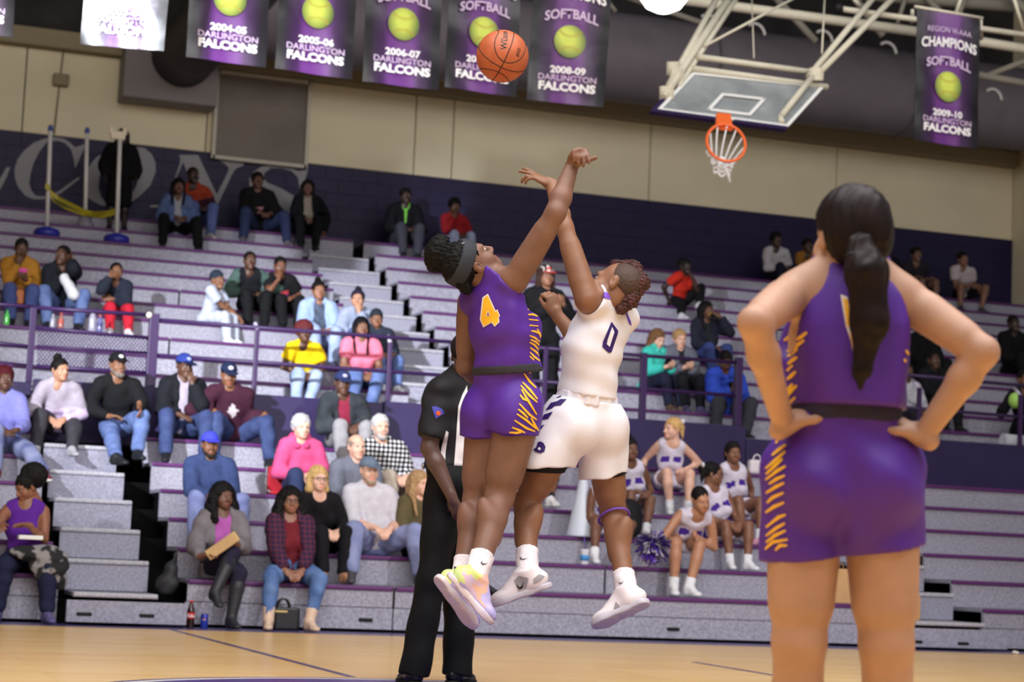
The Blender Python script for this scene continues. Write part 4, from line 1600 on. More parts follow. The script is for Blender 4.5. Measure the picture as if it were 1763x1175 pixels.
def person_mesh(root, J, S, d, head_fine=False):
    """continuous skin of a figure with joints J, then its clothes as children of root"""
    w, fem, belly = d.get('w', 1.0), d.get('fem', 0.0), d.get('belly', 0.0)
    hb, hs_ = d.get('h', H_B), d.get('hc', H_S)
    T, A1, A2 = torso_prims(J, S, w, fem, belly)
    ra = ARM_R * S * (0.5 + 0.5 * w) * (1 - 0.10 * fem)
    rl = LEG_R * S * (0.5 + 0.5 * w)
    aL, fL = limb_prims(J['shL'], J['elL'], J['wrL'], ra)
    aR, fR = limb_prims(J['shR'], J['elR'], J['wrR'], ra)
    tL, cL = limb_prims(J['hipL'], J['knL'], J['anL'], rl)
    tR, cR = limb_prims(J['hipR'], J['knR'], J['anR'], rl)
    neck = xform(NECK, J['head'], J['hc'], J['hs'])
    neck2 = cone(neck[2], J['neck'], 0.056 * S, 0.064 * S)
    skin = T + aL + fL + aR + fR + tL + cL + tR + cR + [neck, neck2]
    for a, b in (('anL', 'ftL'), ('anR', 'ftR')):
        skin.append(cone(J[a], J[a] + (J[b] - J[a]) * 0.5, 0.028 * S, 0.018 * S))
    V, Q = solid(skin, hb, 0.024)
    parts = [(V, Q)]
    hv, hq = head_template(fem, d.get('child', 0))
    nl = sum(len(q) for _, q in parts)
    lipm = lips_mask(hv[hq].mean(1))
    parts.append(((hv * J['hs']) @ J['head'] + J['hc'], hq))
    for sd, mir in (('L', 1), ('R', -1)):
        t = hand_template(d.get('curl' + sd, d.get('curl', 0.45)), mir)
        parts.append(((t[0] * (0.97 * (0.4 + 0.6 * S))) @ J['hand' + sd] + J['wr' + sd], t[1]))
    V, Q = concat(parts)
    fm = np.zeros(len(Q), np.int32)
    fm[nl:nl + len(hq)][lipm] = 1
    sk = d.get('skin', DK)
    lp = d.get('lips', tuple(int(c * f) for c, f in zip(sk, (0.98, 0.78, 0.78))))
    link('body', mesh_np('body', V, Q, fm=fm), root, [skin_mat(sk), mat(lp, 0.4, 0.4)])

    # ---- clothes
    up1 = A1[2]
    arms = {'L': (aL, fL), 'R': (aR, fR)}
    legs = {'L': (tL, cL), 'R': (tR, cR)}
    seed = d.get('seed', 1)
    sh = d.get('top')
    sl = d.get('sleeve', 'long')

    def garment(name, col, add, sleeve, hem, subs=(), fmf=None, mats=None, neckcut=0.02, fold=0.004):
        P = []
        for i, p in enumerate(T):
            P.append(inflate(p, add, [(J['pelvis'] - up1 * hem * S, -up1)]))
        for sd in 'LR':
            a, f = arms[sd]
            sh_, el, wr = J['sh' + sd], J['el' + sd], J['wr' + sd]
            if sleeve == 'long':
                P += [inflate(p, add + 0.008) for p in a]
                P += [inflate(p, add + 0.007, [(wr - unit(wr - el) * 0.015, unit(wr - el))]) for p in f]
            elif sleeve == 'elbow':
                P += [inflate(p, add + 0.008) for p in a]
                P += [inflate(f[0], add + 0.008, [(el + (wr - el) * 0.35, unit(wr - el))])]
            elif sleeve == 'short':
                P += [inflate(p, add + 0.014, [(sh_ + (el - sh_) * 0.60, unit(el - sh_))]) for p in a]
        sb = list(subs)
        nk = J['neck'] + A2[2] * 0.02 * S
        sb.append(cone(nk + A2[1] * neckcut + A2[2] * (0.03 if neckcut < 0.03 else 0.0) * S, J['hc'], (0.050 if neckcut < 0.03 else 0.060) * S, 0.066 * S))
        if sleeve == 'none':
            for sd, sg in (('L', -1), ('R', 1)):
                s0 = J['sh' + sd]
                sb.append(cone(s0 + A2[0] * sg * 0.055 * S + A2[2] * 0.02, s0 + A2[0] * sg * 0.06 * S - A2[2] * 0.03 * S, 0.062 * S, 0.066 * S))
        V, Q = solid(P, hs_, 0.03, subs=sb, folds=(fold, 42.0, seed))
        if len(Q) == 0:
            return
        fm = None
        if fmf is not None:
            c = (V[Q].mean(1) - J['chest']) @ A2.T / S
            fm = fmf(c)
        link(name, mesh_np(name, V, Q, fm=fm), root, mats or cloth(*col) if not isinstance(mats, list) else mats)

    if sh:
        mats = None
        if d.get('tfm'):
            mats = [cloth(*sh)] + [cloth(*c) for c in d['tcols']]
        garment(d.get('tname', 'shirt'), sh, d.get('tadd', 0.012), sl, d.get('hem', 0.06), fmf=d.get('tfm'), mats=mats, neckcut=d.get('vneck', 0.02))
    if d.get('jacket'):
        f2, u2 = A2[1], A2[2]
        op = d.get('open', 0.05)
        c0 = J['neck'] + f2 * 0.09 * S
        c1 = J['pelvis'] + A1[1] * 0.16 * S
        subs = [cone(c0, J['chest'] + f2 * 0.15 * S, op * S, op * 1.1 * S), cone(J['chest'] + f2 * 0.15 * S, c1, op * 1.1 * S, op * 1.5 * S)] if op else []
        garment('jacket', d['jacket'], 0.028, d.get('jsleeve', 'long'), d.get('jhem', 0.09), subs=subs, fold=0.006, neckcut=0.035)
        if d.get('collar'):
            ck = J['neck'] + u2 * 0.035 * S
            V, Q = solid([cone(ck + A2[0] * 0.05 * S - f2 * 0.05 * S, ck + A2[0] * 0.075 * S + f2 * 0.05 * S - u2 * 0.02, 0.03 * S), cone(ck - A2[0] * 0.05 * S - f2 * 0.05 * S, ck - A2[0] * 0.075 * S + f2 * 0.05 * S - u2 * 0.02, 0.03 * S), cone(ck - A2[0] * 0.05 * S - f2 * 0.06 * S, ck + A2[0] * 0.05 * S - f2 * 0.06 * S, 0.03 * S)], hs_, 0.03)
            link('collar', mesh_np('collar', V, Q), root, cloth(*d['collar']))
    if d.get('hood'):
        ck = J['neck'] + A2[2] * 0.03 * S
        V, Q = solid([cone(ck - A2[1] * 0.08 * S + A2[0] * 0.05 * S, ck - A2[1] * 0.08 * S - A2[0] * 0.05 * S, 0.055 * S), cone(ck + A2[0] * 0.085 * S - A2[1] * 0.04 * S, ck + A2[0] * 0.05 * S + A2[1] * 0.08 * S - A2[2] * 0.03, 0.034 * S), cone(ck - A2[0] * 0.085 * S - A2[1] * 0.04 * S, ck - A2[0] * 0.05 * S + A2[1] * 0.08 * S - A2[2] * 0.03, 0.034 * S)], hs_, 0.04, folds=(0.004, 60, 2))
        link('hood', mesh_np('hood', V, Q), root, cloth(*d['hood']))
    bot = d.get('bottom', 'pants')
    bc = d.get('bcol', ((50, 60, 92),))
    up_cut = [(J['pelvis'] + up1 * 0.13 * S, up1)]
    base = [inflate(p, 0.010, up_cut) for i, p in enumerate(T) if i in (0, 1, 7, 8, 9, 10, 11) and not (fem > 0.3 and i in (8, 10))]
    P = list(base)
    fmf = d.get('bfm')
    if bot == 'pants':
        for sd in 'LR':
            t, c = legs[sd]
            kn, an = J['kn' + sd], J['an' + sd]
            P += [inflate(p, 0.014) for p in t]
            loose = d.get('loose', 0.014)
            P += [inflate(c[0], loose), inflate(c[1], loose, [(an - unit(an - kn) * 0.01, unit(an - kn))])]
            if loose > 0.012:
                P.append(['cone', kn, an, 0.055 * S + loose * 0.6, 0.050 * S + loose * 0.9, [(an - unit(an - kn) * 0.01, unit(an - kn))]])
    elif bot == 'shorts':
        for sd in 'LR':
            t, c = legs[sd]
            hp, kn = J['hip' + sd], J['kn' + sd]
            e = hp + (kn - hp) * d.get('short', 0.72)
            P += [['cone', hp, kn, 0.098 * S, 0.080 * S, [(e, unit(kn - hp))]]]
    elif bot == 'skirt':
        ln = d.get('short', 0.45)
        for sd in 'LR':
            hp, kn = J['hip' + sd], J['kn' + sd]
            e = hp + (kn - hp) * ln
            P += [['cone', hp, kn, 0.104 * S, 0.112 * S, [(e, unit(kn - hp))]]]
        m1, m2 = (J['hipL'] + J['hipR']) / 2, (J['knL'] + J['knR']) / 2
        P += [['cone', m1, m2, 0.09 * S, 0.10 * S, [(m1 + (m2 - m1) * ln, unit(m2 - m1))]]]
    V, Q = solid(P, hs_, 0.028, folds=(0.005, 40.0, seed + 3))
    nm = {'pants': 'trousers', 'shorts': 'shorts', 'skirt': 'skirt'}[bot]
    mm = [cloth(*bc)]
    fm = None
    if fmf is not None:
        mm += [cloth(*c) for c in d['bcols']]
        fm = fmf(V[Q].mean(1), J, S)
    link(nm, mesh_np(nm, V, Q, fm=fm), root, mm)
    for sd in 'LR':
        sp = shoe_prims(J['an' + sd], J['foot' + sd], S)
        if d.get('boots'):
            c = legs[sd][1]
            kn, an = J['kn' + sd], J['an' + sd]
            cp = an + (kn - an) * d['boots']
            sp += [inflate(p, 0.010, [(cp, unit(kn - an))]) for p in c]
        V, Q = solid(sp, 0.014, 0.014)
        link('shoe', mesh_np('shoe', V, Q), root, mat(d.get('shoe', (30, 30, 32)), 0.5, 0.4))
        if d.get('sole'):
            V, Q = solid(sole_prims(J['an' + sd], J['foot' + sd], S), 0.0105, 0.01)
            link('sole', mesh_np('sole', V, Q), root, mat(d['sole'], 0.6, 0.3))
        if d.get('sock'):
            kn, an = J['kn' + sd], J['an' + sd]
            cp = an + (kn - an) * 0.22
            V, Q = solid([inflate(legs[sd][1][1], 0.008, [(cp, unit(kn - an))]), cone(an, an + (kn - an) * 0.1, 0.045 * S)], 0.014, 0.01, cuts=[(cp, unit(kn - an))])
            link('sock', mesh_np('sock', V, Q), root, cloth(d['sock']))
    dress_head(root, J['head'], J['hc'], J['hs'], d)
    return A1, A2


Zv = np.array([0, 0, 1.0])
PEOPLE = {}


def spectator(label, px, sec, row, topy, hx=None, S=None, yaw=0.0, tw=0.0, hy=0.0, hp=0.0, ht=0.0, hands=('lap', 'lap'), feet=None, lean=None, group=None, sit=0.0, dY=0.0, knees=None, **d):
    """a seated figure: px = column of the hips, row of the bench, topy = picture row of the crown"""
    fem = d.get('fem', 0.0)
    Y0, Z0 = (LY(row), LZ(row)) if sec == 'L' else (UY(row), UZ(row))
    Zb = (LZ(row - 1) if row > 1 else 0.0) if sec == 'L' else (UZ(row - 1) if row > 0 else WALK_Z - 0.08)
    Y0 += dY
    Z0 += sit
    hx = px if hx is None else hx
    yw = math.radians(yaw)
    f = np.array([math.sin(yw), -math.cos(yw), 0])
    lat = np.array([math.cos(yw), math.sin(yw), 0])
    S0 = S or (1.0 - 0.06 * fem)
    X0 = X_at(px, Y0 + 0.2, Z0 + 0.1)
    Hc = at_Y(hx, topy, Y0 + 0.10)[2] - d.get('hh', 0.0)
    need = Hc - Z0

    def crown(L, s):
        hs = 0.55 + 0.45 * s
        return (0.105 + 0.50 * math.cos(L) + 0.155 * math.cos(L * 0.5)) * s + 0.122 * hs
    if lean is None:
        if crown(0.05, S0) < need:
            L = 0.05
            while crown(L, S0) < need and S0 < 1.25:
                S0 += 0.005
        else:
            L = 0.05
            while crown(L, S0) > need and L < 0.62:
                L += 0.01
            while crown(L, S0) > need and S0 > 0.5:
                S0 -= 0.005
    else:
        L = math.radians(lean)
        while crown(L, S0) < need and S0 < 1.25:
            S0 += 0.005
        while crown(L, S0) > need and S0 > 0.5:
            S0 -= 0.005
    s = S0
    hs = 0.55 + 0.45 * s
    J = {'hs': hs}
    H = np.array([X0, Y0 + 0.20, Z0 + 0.105 * s])
    u = unit(Zv * math.cos(L) + f * math.sin(L))
    u3 = unit(Zv * math.cos(L * 0.5) + f * math.sin(L * 0.5))
    head0 = H + u * 0.50 * s + u3 * 0.155 * s
    xs = at_Y(hx, topy + 15, head0[1])[0] - head0[0]
    side = np.array([xs, 0, 0])
    J['pelvis'] = H
    J['chest'] = H + u * 0.29 * s + side * 0.45 - f * 0.01
    J['neck'] = H + u * 0.50 * s + side * 0.85
    shc = H + u * 0.452 * s + side * 0.75
    a = math.radians(yaw + tw)
    lt = np.array([math.cos(a), math.sin(a), 0])
    lt = unit(lt - (lt @ u) * u)
    sw = 0.163 * s * (0.6 + 0.4 * d.get('w', 1.0)) * (1 - 0.07 * fem)
    J['shR'], J['shL'] = shc - lt * sw, shc + lt * sw         # the person's right is at the picture's left
    J['hc'] = head0 + side
    ha = math.radians(yaw + tw * 0.6 + hy)
    pt, tl = math.radians(hp), math.radians(ht)
    hf = np.array([math.sin(ha) * math.cos(pt), -math.cos(ha) * math.cos(pt), -math.sin(pt)])
    hl = np.array([math.cos(ha), math.sin(ha), 0])
    hu = np.cross(-hl, hf)
    hu = unit(hu * math.cos(tl) + hl * math.sin(tl))
    J['head'] = frame(hf, hu)
    J['hipR'], J['hipL'] = H - lat * 0.088 * s, H + lat * 0.088 * s
    pts = {}
    for i, sd in enumerate('RL'):
        sg = -1 if sd == 'R' else 1
        if feet and feet[i] is not None:
            fx = feet[i]
            if len(fx) == 2:
                P = np.array([X_at(fx[0], Y0 - 0.30 + fx[1], Zb), Y0 - 0.30 + fx[1], Zb])
            else:
                P = np.array([X_at(fx[0], Y0 - 0.30 + fx[1], Z0 + fx[2]), Y0 - 0.30 + fx[1], Z0 + fx[2]])
        else:
            P = H + lat * sg * (0.115 + d.get('splay', 0.0) * 0.6) * s
            P = np.array([P[0], P[1], 0]) + f * (0.50 if sec == 'U' or row > 1 else 0.46) * (0.6 + 0.4 * s)
            P[2] = Zb
        ank = P + Zv * 0.094 * s
        td = unit(f + lat * sg * 0.22)
        if feet and feet[i] is not None and len(feet[i]) > 3:
            td = np.asarray(feet[i][3], float)
        J['foot' + sd] = frame(td, Zv)
        pole = f + Zv * 0.9 + lat * sg * (0.18 + d.get('splay', 0.0))
        if knees and knees[i] is not None:
            pole = np.asarray(knees[i], float)
        kn, ank = ik(J['hip' + sd], ank - td * 0.04, 0.425 * s, 0.405 * s, pole)
        J['kn' + sd], J['an' + sd] = kn, ank
        J['ft' + sd] = ank + td * 0.14 * s - Zv * 0.06 * s
    for i, sd in enumerate('RL'):
        sg = -1 if sd == 'R' else 1
        h = hands[i]
        back = -f * 0.3 + Zv * 0.8 + lat * sg * 0.5
        fd = None
        pole = -Zv + lat * sg * 0.55 - f * 0.25
        if h == 'lap':
            W = H + f * 0.36 * s + Zv * 0.13 * s + lat * sg * 0.075 * s
            fd = f * 0.5 - lat * sg * 0.75 - Zv * 0.25
            back = Zv + f * 0.5
        elif h == 'clasp':
            W = (J['knL'] + J['knR']) / 2 + Zv * 0.02 - f * 0.06 + lat * sg * 0.07
            fd = f * 0.55 - lat * sg * 0.55 - Zv * 0.5
            back = Zv * 0.6 + f * 0.8
        elif h == 'knee':
            W = J['kn' + sd] + Zv * 0.085 * s - f * 0.11
            fd = f * 0.9 - Zv * 0.35
            back = Zv + f * 0.3
        elif h == 'thigh':
            W = J['hip' + sd] * 0.5 + J['kn' + sd] * 0.5 + Zv * 0.10 * s
            fd = f * 0.8 - lat * sg * 0.5 - Zv * 0.1
            back = Zv
        elif h == 'face':
            W = J['hc'] + J['head'][1] * 0.125 * s - Zv * 0.165 * s + lat * sg * 0.03
            fd = Zv - J['head'][1] * 0.25 - lat * sg * 0.2
            back = f
            pole = -Zv + lat * sg * 0.5 + f * 0.2
        elif h == 'mouth':
            W = J['hc'] + J['head'][1] * 0.17 * s - Zv * 0.10 * s + lat * sg * 0.08
            fd = -lat * sg * 0.6 + Zv * 0.3 - f * 0.2
            back = f
        elif h == 'head':
            W = J['hc'] + lat * sg * 0.16 * s + Zv * 0.0 - f * 0.02
            fd = Zv * 0.8 - lat * sg * 0.6
            back = lat * sg
            pole = lat * sg - Zv * 0.3
        elif h == 'phone':
            W = J['chest'] + f * 0.30 * s - Zv * 0.05 * s + lat * sg * 0.05
            fd = f * 0.6 - lat * sg * 0.5 + Zv * 0.3
            back = f * 0.5 - Zv * 0.5 + lat * sg * 0.5
        elif h == 'side':
            W = H + lat * sg * 0.24 * s + Zv * 0.0 - f * 0.02
            fd = f * 0.7 - Zv * 0.6
            back = Zv * 0.7 + f * 0.6
            pole = lat * sg - f
        elif h == 'cross':
            W = J['chest'] + f * 0.19 * s - Zv * 0.10 * s - lat * sg * 0.06
            fd = -lat * sg
            back = f
        else:
            W = at_Y(h[0], h[1], Y0 + h[2])
            if len(h) > 3:
                fd = np.asarray(h[3], float)
            if len(h) > 4:
                pole = np.asarray(h[4], float)
        el, W = ik(J['sh' + sd], W, 0.285 * s, 0.25 * s, pole)
        J['el' + sd], J['wr' + sd] = el, W
        if fd is None:
            fd = unit(W - el) - Zv * 0.3
        # mirror template: thumbs point inwards / up
        F = hand_frame(fd, back, sd)
        J['hand' + sd] = F
    root = empty('person', (X0, Y0, Z0), label, 'person', group)
    d.setdefault('seed', int(px) % 97)
    person_mesh(root, J, s, d)
    PEOPLE[label] = (root, J, s)
    return root, J, s

# ------------------------------------------------------------------ the four figures on the court
def D(p, z=None):
    return at_depth(p[0], p[1], p[2] if z is None else z)


def cv(r, u, f=0.0):
    """direction given along the lens axes"""
    return unit(CR * r + CU * u + CF * f)


class Hero:
    def __init__(s, label, base, J, S, skin, w=1.0, fem=0.0, arm=None, leg=None, h=0.0063, handL=None, handR=None, calf=None, foot=True):
        s.J, s.S, s.h, s.calf = J, S, h, calf or 1.0
        s.root = empty('person', base, label, 'person')
        s.T, s.A1, s.A2 = torso_prims(J, S, w, fem)
        ra = (ARM_R * S) if arm is None else np.array(arm)
        rl = (LEG_R * S) if leg is None else np.array(leg)
        s.aL, s.fL = limb_prims(J['shL'], J['elL'], J['wrL'], ra)
        s.aR, s.fR = limb_prims(J['shR'], J['elR'], J['wrR'], ra)
        s.tL, s.cL = limb_prims(J['hipL'], J['knL'], J['anL'], rl)
        s.tR, s.cR = limb_prims(J['hipR'], J['knR'], J['anR'], rl)
        hd = frame(J['hf'], J['hu'])
        s.H, s.hc, s.hs = hd, J['hc'], J.get('hs', 1.0)
        s.neck = [cone(s.hc + (np.array([0, -0.020, -0.045]) * s.hs) @ hd, J['neck'], 0.052 * S, 0.058 * S)]
        skinp = s.T + s.aL + s.fL + s.aR + s.fR + s.tL + s.cL + s.tR + s.cR + s.neck
        # calves and forearm bellies
        for kn, an, sg in ((J['knL'], J['anL'], 'L'), (J['knR'], J['anR'], 'R')):
            if foot:
                F = J['foot' + sg]
                skinp.append(cone(an, an + F[1] * 0.09 - F[2] * 0.05, 0.028 * S, 0.016 * S))
            bk = J.get('back', -s.A1[1])
            skinp.append(ell(kn * 0.68 + an * 0.32 + bk * 0.022 * S, np.array([0.047, 0.047, 0.11]) * S * (calf or 1.0), frame(bk, unit(kn - an))))
        P, fine, ears, subs = head_prims(fem)
        allp = skinp + [xform(p, hd, s.hc, s.hs) for p in P]
        hands = []
        for sd, kw, mir in (('L', handL or {}, 1), ('R', handR or {}, -1)):
            hands += [xform(p, J['hand' + sd], J['wr' + sd], 0.98 * S) for p in hand_prims(mirror=mir, **kw)]
        bl, bh = zip(*[pbox(p, 0.03) for p in allp + hands])
        F = Field(np.min(bl, 0), np.max(bh, 0), h)
        for i, p in enumerate(skinp):
            F.add(p, 0.035 if i < len(s.T) else 0.020)
        for p in P:
            F.add(xform(p, hd, s.hc, s.hs), 0.026)
        for p in subs[:2]:
            F.add(xform(p, hd, s.hc, s.hs), 0.012, True)
        for p in fine:
            F.add(xform(p, hd, s.hc, s.hs), 0.011)
        for p in ears:
            F.add(xform(p, hd, s.hc, s.hs), 0.008)
        for p in subs[2:]:
            F.add(xform(p, hd, s.hc, s.hs), 0.006, True)
        for p in hands:
            F.add(p, 0.0065)
        V, Q = F.mesh()
        loc = (V[Q].mean(1) - s.hc) @ hd.T / s.hs
        fm = lips_mask(loc).astype(np.int32)
        me = mesh_np('body', V, Q, fm=fm)
        link('body', me, s.root, [skin, mat((120, 66, 58), 0.35, 0.45)])
        s.bvh = {}
        s.bvh['body'] = BVHTree.FromPolygons([tuple(v) for v in V], [tuple(int(i) for i in q) for q in Q])

    def wear(s, name, P, m, k=0.02, subs=(), folds=None, cuts=(), h=None, fmf=None, parent=None):
        V, Q = solid(P, h or s.h, k, subs=subs, folds=folds, cuts=cuts)
        fm = fmf(V[Q].mean(1)) if fmf else None
        o = link(name, mesh_np(name, V, Q, fm=fm), parent or s.root, m)
        s.bvh[name] = BVHTree.FromPolygons([tuple(v) for v in V], [tuple(int(i) for i in q) for q in Q])
        s.last = o
        return o

    def print_on(s, name, polys, target, m, off=0.0022, tol=7.0, parent=None):
        for q in polys:
            s.print_one(name, [q], target, m, off, tol, parent)

    def print_one(s, name, polys, target, m, off, tol, parent):
        """flat print: outlines wrapped onto the garment 'target' (one of self.bvh)"""
        bm = bmesh.new()
        for poly in polys:
            vs = [Vector((x, y, 0)) for x, y in poly]
            b = bmesh.new()
            bv = [b.verts.new(v) for v in vs]
            for tri in tessellate_polygon([vs]):
                try:
                    b.faces.new([bv[i] for i in tri])
                except ValueError:
                    pass
            for _ in range(6):
                ed = [e for e in b.edges if e.calc_length() > tol]
                if not ed:
                    break
                bmesh.ops.subdivide_edges(b, edges=ed, cuts=1)
                bmesh.ops.triangulate(b, faces=b.faces)
            mp = {}
            for v in b.verts:
                d = Vector(ray(v.co.x, v.co.y)).normalized()
                hit = s.bvh[target].ray_cast(Vector(CAM), d)
                if hit[0] is not None:
                    mp[v] = bm.verts.new(hit[0] - d * off + hit[1] * (0.001 if hit[1].dot(d) < 0 else -0.001))
            for f in b.faces:
                if all(v in mp for v in f.verts):
                    q = [mp[v].co for v in f.verts]
                    if max((q[0] - q[1]).length, (q[1] - q[2]).length, (q[0] - q[2]).length) < 0.12:
                        try:
                            f2 = bm.faces.new([mp[v] for v in f.verts])
                            f2.smooth = True
                        except ValueError:
                            pass
            b.free()
        for v in [v for v in bm.verts if not v.link_faces]:
            bm.verts.remove(v)
        me = bpy.data.meshes.new(name)
        bm.to_mesh(me)
        bm.free()
        return link(name, me, parent or s.root, m)

    def shoe(s, sd, m, msole, zones=None, lace=None, h=0.0055, name='shoe'):
        A, F = s.J['an' + sd], s.J['foot' + sd]
        V, Q = solid(shoe_prims(A, F, s.S, 0.0), h, 0.018)
        fm = zones((V[Q].mean(1) - A) @ F.T) if zones else None
        o = link(name, mesh_np(name, V, Q, fm=fm), s.root, m)
        s.bvh['shoe' + sd] = BVHTree.FromPolygons([tuple(v) for v in V], [tuple(int(i) for i in q) for q in Q])
        V, Q = solid(sole_prims(A, F, s.S), h, 0.012)
        so = link('sole', mesh_np('sole', V, Q), o, msole)
        so.location = (0, 0, 0)
        so.location = -Vector(s.root.location) - o.location
        so.parent = o
        lc = MB()
        for i in range(5):
            y = 0.035 + 0.016 * i
            z = -0.004 - 0.0085 * i
            w = 0.020 - 0.001 * i
            pts = [(A + np.array([x, y + 0.006 * (1 if x > 0 else -1), z - 5.5 * x * x]) @ F * s.S) for x in np.linspace(-w, w, 5)]
            lc.tube(pts, 0.0035, 6)
        lo = lc.build('laces', lace or msole, o)
        lo.location = -Vector(s.root.location) - o.location
        return o

    def sock(s, sd, top, m, sl=0.0):
        an, kn, F = s.J['an' + sd], s.J['kn' + sd], s.J['foot' + sd]
        d = unit(kn - an)
        P = [inflate(p, 0.0055) for p in (s.cL if sd == 'L' else s.cR)]
        P += [cone(an - F[2] * 0.02, an + d * 0.05, 0.045 * s.S, 0.046 * s.S)]
        bk = s.J.get('back', -s.A1[1])
        P.append(inflate(ell(kn * 0.68 + an * 0.32 + bk * 0.022 * s.S, np.array([0.047, 0.047, 0.11]) * s.S * s.calf, frame(bk, unit(kn - an))), 0.0055))
        return s.wear('sock', P, m, 0.01, h=0.0058, folds=(0.0015, 90, 4), cuts=[(an + d * top, d)])


def strip(pts, w, sc=1.0, o=(0, 0)):
    """tapered brush stroke outline through points"""
    p = [np.array([o[0] + x / sc, o[1] + y / sc]) for x, y in pts]
    n = len(p)
    a, b = [], []
    for i in range(n):
        t = unit(p[min(i + 1, n - 1)] - p[max(i - 1, 0)])
        nn = np.array([-t[1], t[0]])
        ww = w * (0.55 if i in (0, n - 1) else 1.0)
        a.append(tuple(p[i] + nn * ww / 2))
        b.append(tuple(p[i] - nn * ww / 2))
    return a + b[::-1]


def zz(pts, sc, o):
    return [(o[0] + x / sc, o[1] + y / sc) for x, y in pts]


def circ(cx, cy, r, n=16):
    return [(cx + r * math.cos(2 * PI * i / n), cy + r * math.sin(2 * PI * i / n)) for i in range(n)]


def swoosh(cx, cy, w, hgt, flip=1, rot=0.0):
    pts = [(-.5, -.05), (-.38, .38), (-.22, .5), (.05, .40), (.5, -.30), (.1, .10), (-.15, .2), (-.3, .16), (-.36, -.02), (-.28, -.45)]
    out = []
    for x, y in pts:
        x, y = x * w * flip, y * hgt
        out.append((cx + x * math.cos(rot) - y * math.sin(rot), cy + x * math.sin(rot) + y * math.cos(rot)))
    return out


def jersey_mat(c):
    return mat(c, 0.55, 0.3, pat='noise', scale=9.0, amount=0.06, bump=0.12)


M_JP = jersey_mat((78, 38, 142))
M_GOLD = mat((238, 178, 42), 0.55, 0.3)
M_PWHITE = mat((232, 226, 228), 0.55, 0.3)
M_JW = jersey_mat((224, 221, 231))
M_SOCK = mat((226, 218, 226), 0.85, 0.15, pat='noise', scale=60, amount=0.04, bump=0.3)
M_NAVYP = mat((48, 26, 96), 0.55, 0.3)
M_SK1 = mat((118, 84, 70), 0.50, 0.32, pat='noise', scale=14.0, amount=0.12, bump=0.05)
M_SK2 = mat((132, 92, 70), 0.50, 0.32, pat='noise', scale=14.0, amount=0.12, bump=0.05)
M_SK3 = mat((172, 132, 111), 0.50, 0.32, pat='noise', scale=14.0, amount=0.08, bump=0.05)
M_SK4 = mat((92, 66, 58), 0.42, 0.42, pat='noise', scale=14.0, amount=0.12, bump=0.05)
M_HAIR = mat((15, 13, 14), 0.7, 0.15, pat='noise', scale=90, amount=0.5, bump=0.6)

# ---- jumper in purple, number 4
J = {}
J['pelvis'], J['chest'], J['neck'] = D((868, 690, 8.56)), D((862, 566, 8.54)), D((846, 486, 8.53))
J['hipL'], J['hipR'] = D((842, 716, 8.60)), D((893, 712, 8.50))
J['shL'], J['shR'] = D((810, 522, 8.64)), D((886, 484, 8.45))
J['elR'], J['wrR'] = D((957, 366, 8.36)), D((985, 284, 8.46))
J['elL'], J['wrL'] = D((803, 632, 8.72)), D((850, 668, 8.90))
J['knL'], J['knR'] = D((822, 862, 8.60)), D((860, 856, 8.50))
J['anL'], J['anR'] = D((795, 1000, 8.40)), D((820, 991, 8.24))
J['hf'], J['hu'] = cv(.52, .81, .26), cv(-.74, .58, -.33)
Hh = frame(J['hf'], J['hu'])
J['hc'] = D((824, 461, 8.43)) - np.array([0.079, -0.012, -0.008]) @ Hh
J['footR'] = frame(cv(.66, -.74, -.12), cv(.75, .64, .05))
J['footL'] = frame(cv(.60, -.78, -.05), cv(.66, .50, .52))
J['handR'] = hand_frame(cv(.34, .66, -.67), cv(-.31, .76, .58), 'R')
J['handL'] = hand_frame(cv(.8, -.5, .3), cv(0, .5, .8), 'L')
p4 = Hero('jumping player in purple number 4 jersey, right arm up for the tossed ball', D((868, 690, 8.56)), J, 1.0, M_SK1, 0.98, 0.5,
          arm=(0.058, 0.051, 0.042, 0.044, 0.029), leg=(0.098, 0.088, 0.062, 0.058, 0.040), calf=1.0,
          handR=dict(curls=[0.25, 0.3, 0.4, 0.5], mcp=[1.55, 1.8, 2.0, 2.1], spread=0.16, thumb=1.6, thumb_z=-0.15), handL=dict(curl=0.4))
up, A2 = p4.A1[2], p4.A2
waist = D((879, 634, 8.55))
wn = unit(D((868, 600, 8.55)) - D((872, 660, 8.55)))
jp = [inflate(p, 0.016, [(waist - wn * 0.012, -wn)]) for p in p4.T[:5] + p4.T[5:7]] + [inflate(p, 0.014, [(waist - wn * 0.012, -wn)]) for p in p4.T[7:]]
jp.append(cone(D((868, 560, 8.54)), D((884, 632, 8.55)), 0.112, 0.120, [(waist - wn * 0.012, -wn)]))
subs = [cone(J['shR'] + A2[0] * 0.035 + A2[2] * 0.03, J['elR'], 0.078, 0.07), cone(J['shL'] - A2[0] * 0.058 + A2[2] * 0.03, J['elL'], 0.066, 0.06),
        cone(J['neck'] + A2[1] * 0.02 + A2[2] * 0.02, J['hc'], 0.060, 0.075)]
p4.wear('jersey', jp, M_JP, 0.03, subs=subs, folds=(0.0042, 52.0, 3, (1, 1, 1.3)), cuts=[(D((845, 463, 8.5)), unit(CR * .62 + CU * .785))])
bandp = [inflate(p, 0.021) for p in p4.T[:3]] + [cone(D((878, 610, 8.55)), D((886, 650, 8.55)), 0.124)]
p4.wear('waistband', bandp, mat((52, 50, 56), 0.8, 0.2, bump=0.3), 0.03, cuts=[(waist + wn * 0.014, wn), (waist - wn * 0.022, -wn)], folds=(0.001, 60, 3))
sh = [inflate(p, 0.016, [(waist - wn * 0.012, wn)]) for p in p4.T[:2]] + [inflate(p, 0.014) for p in p4.T[7:] if p[3][2] > 0.07]
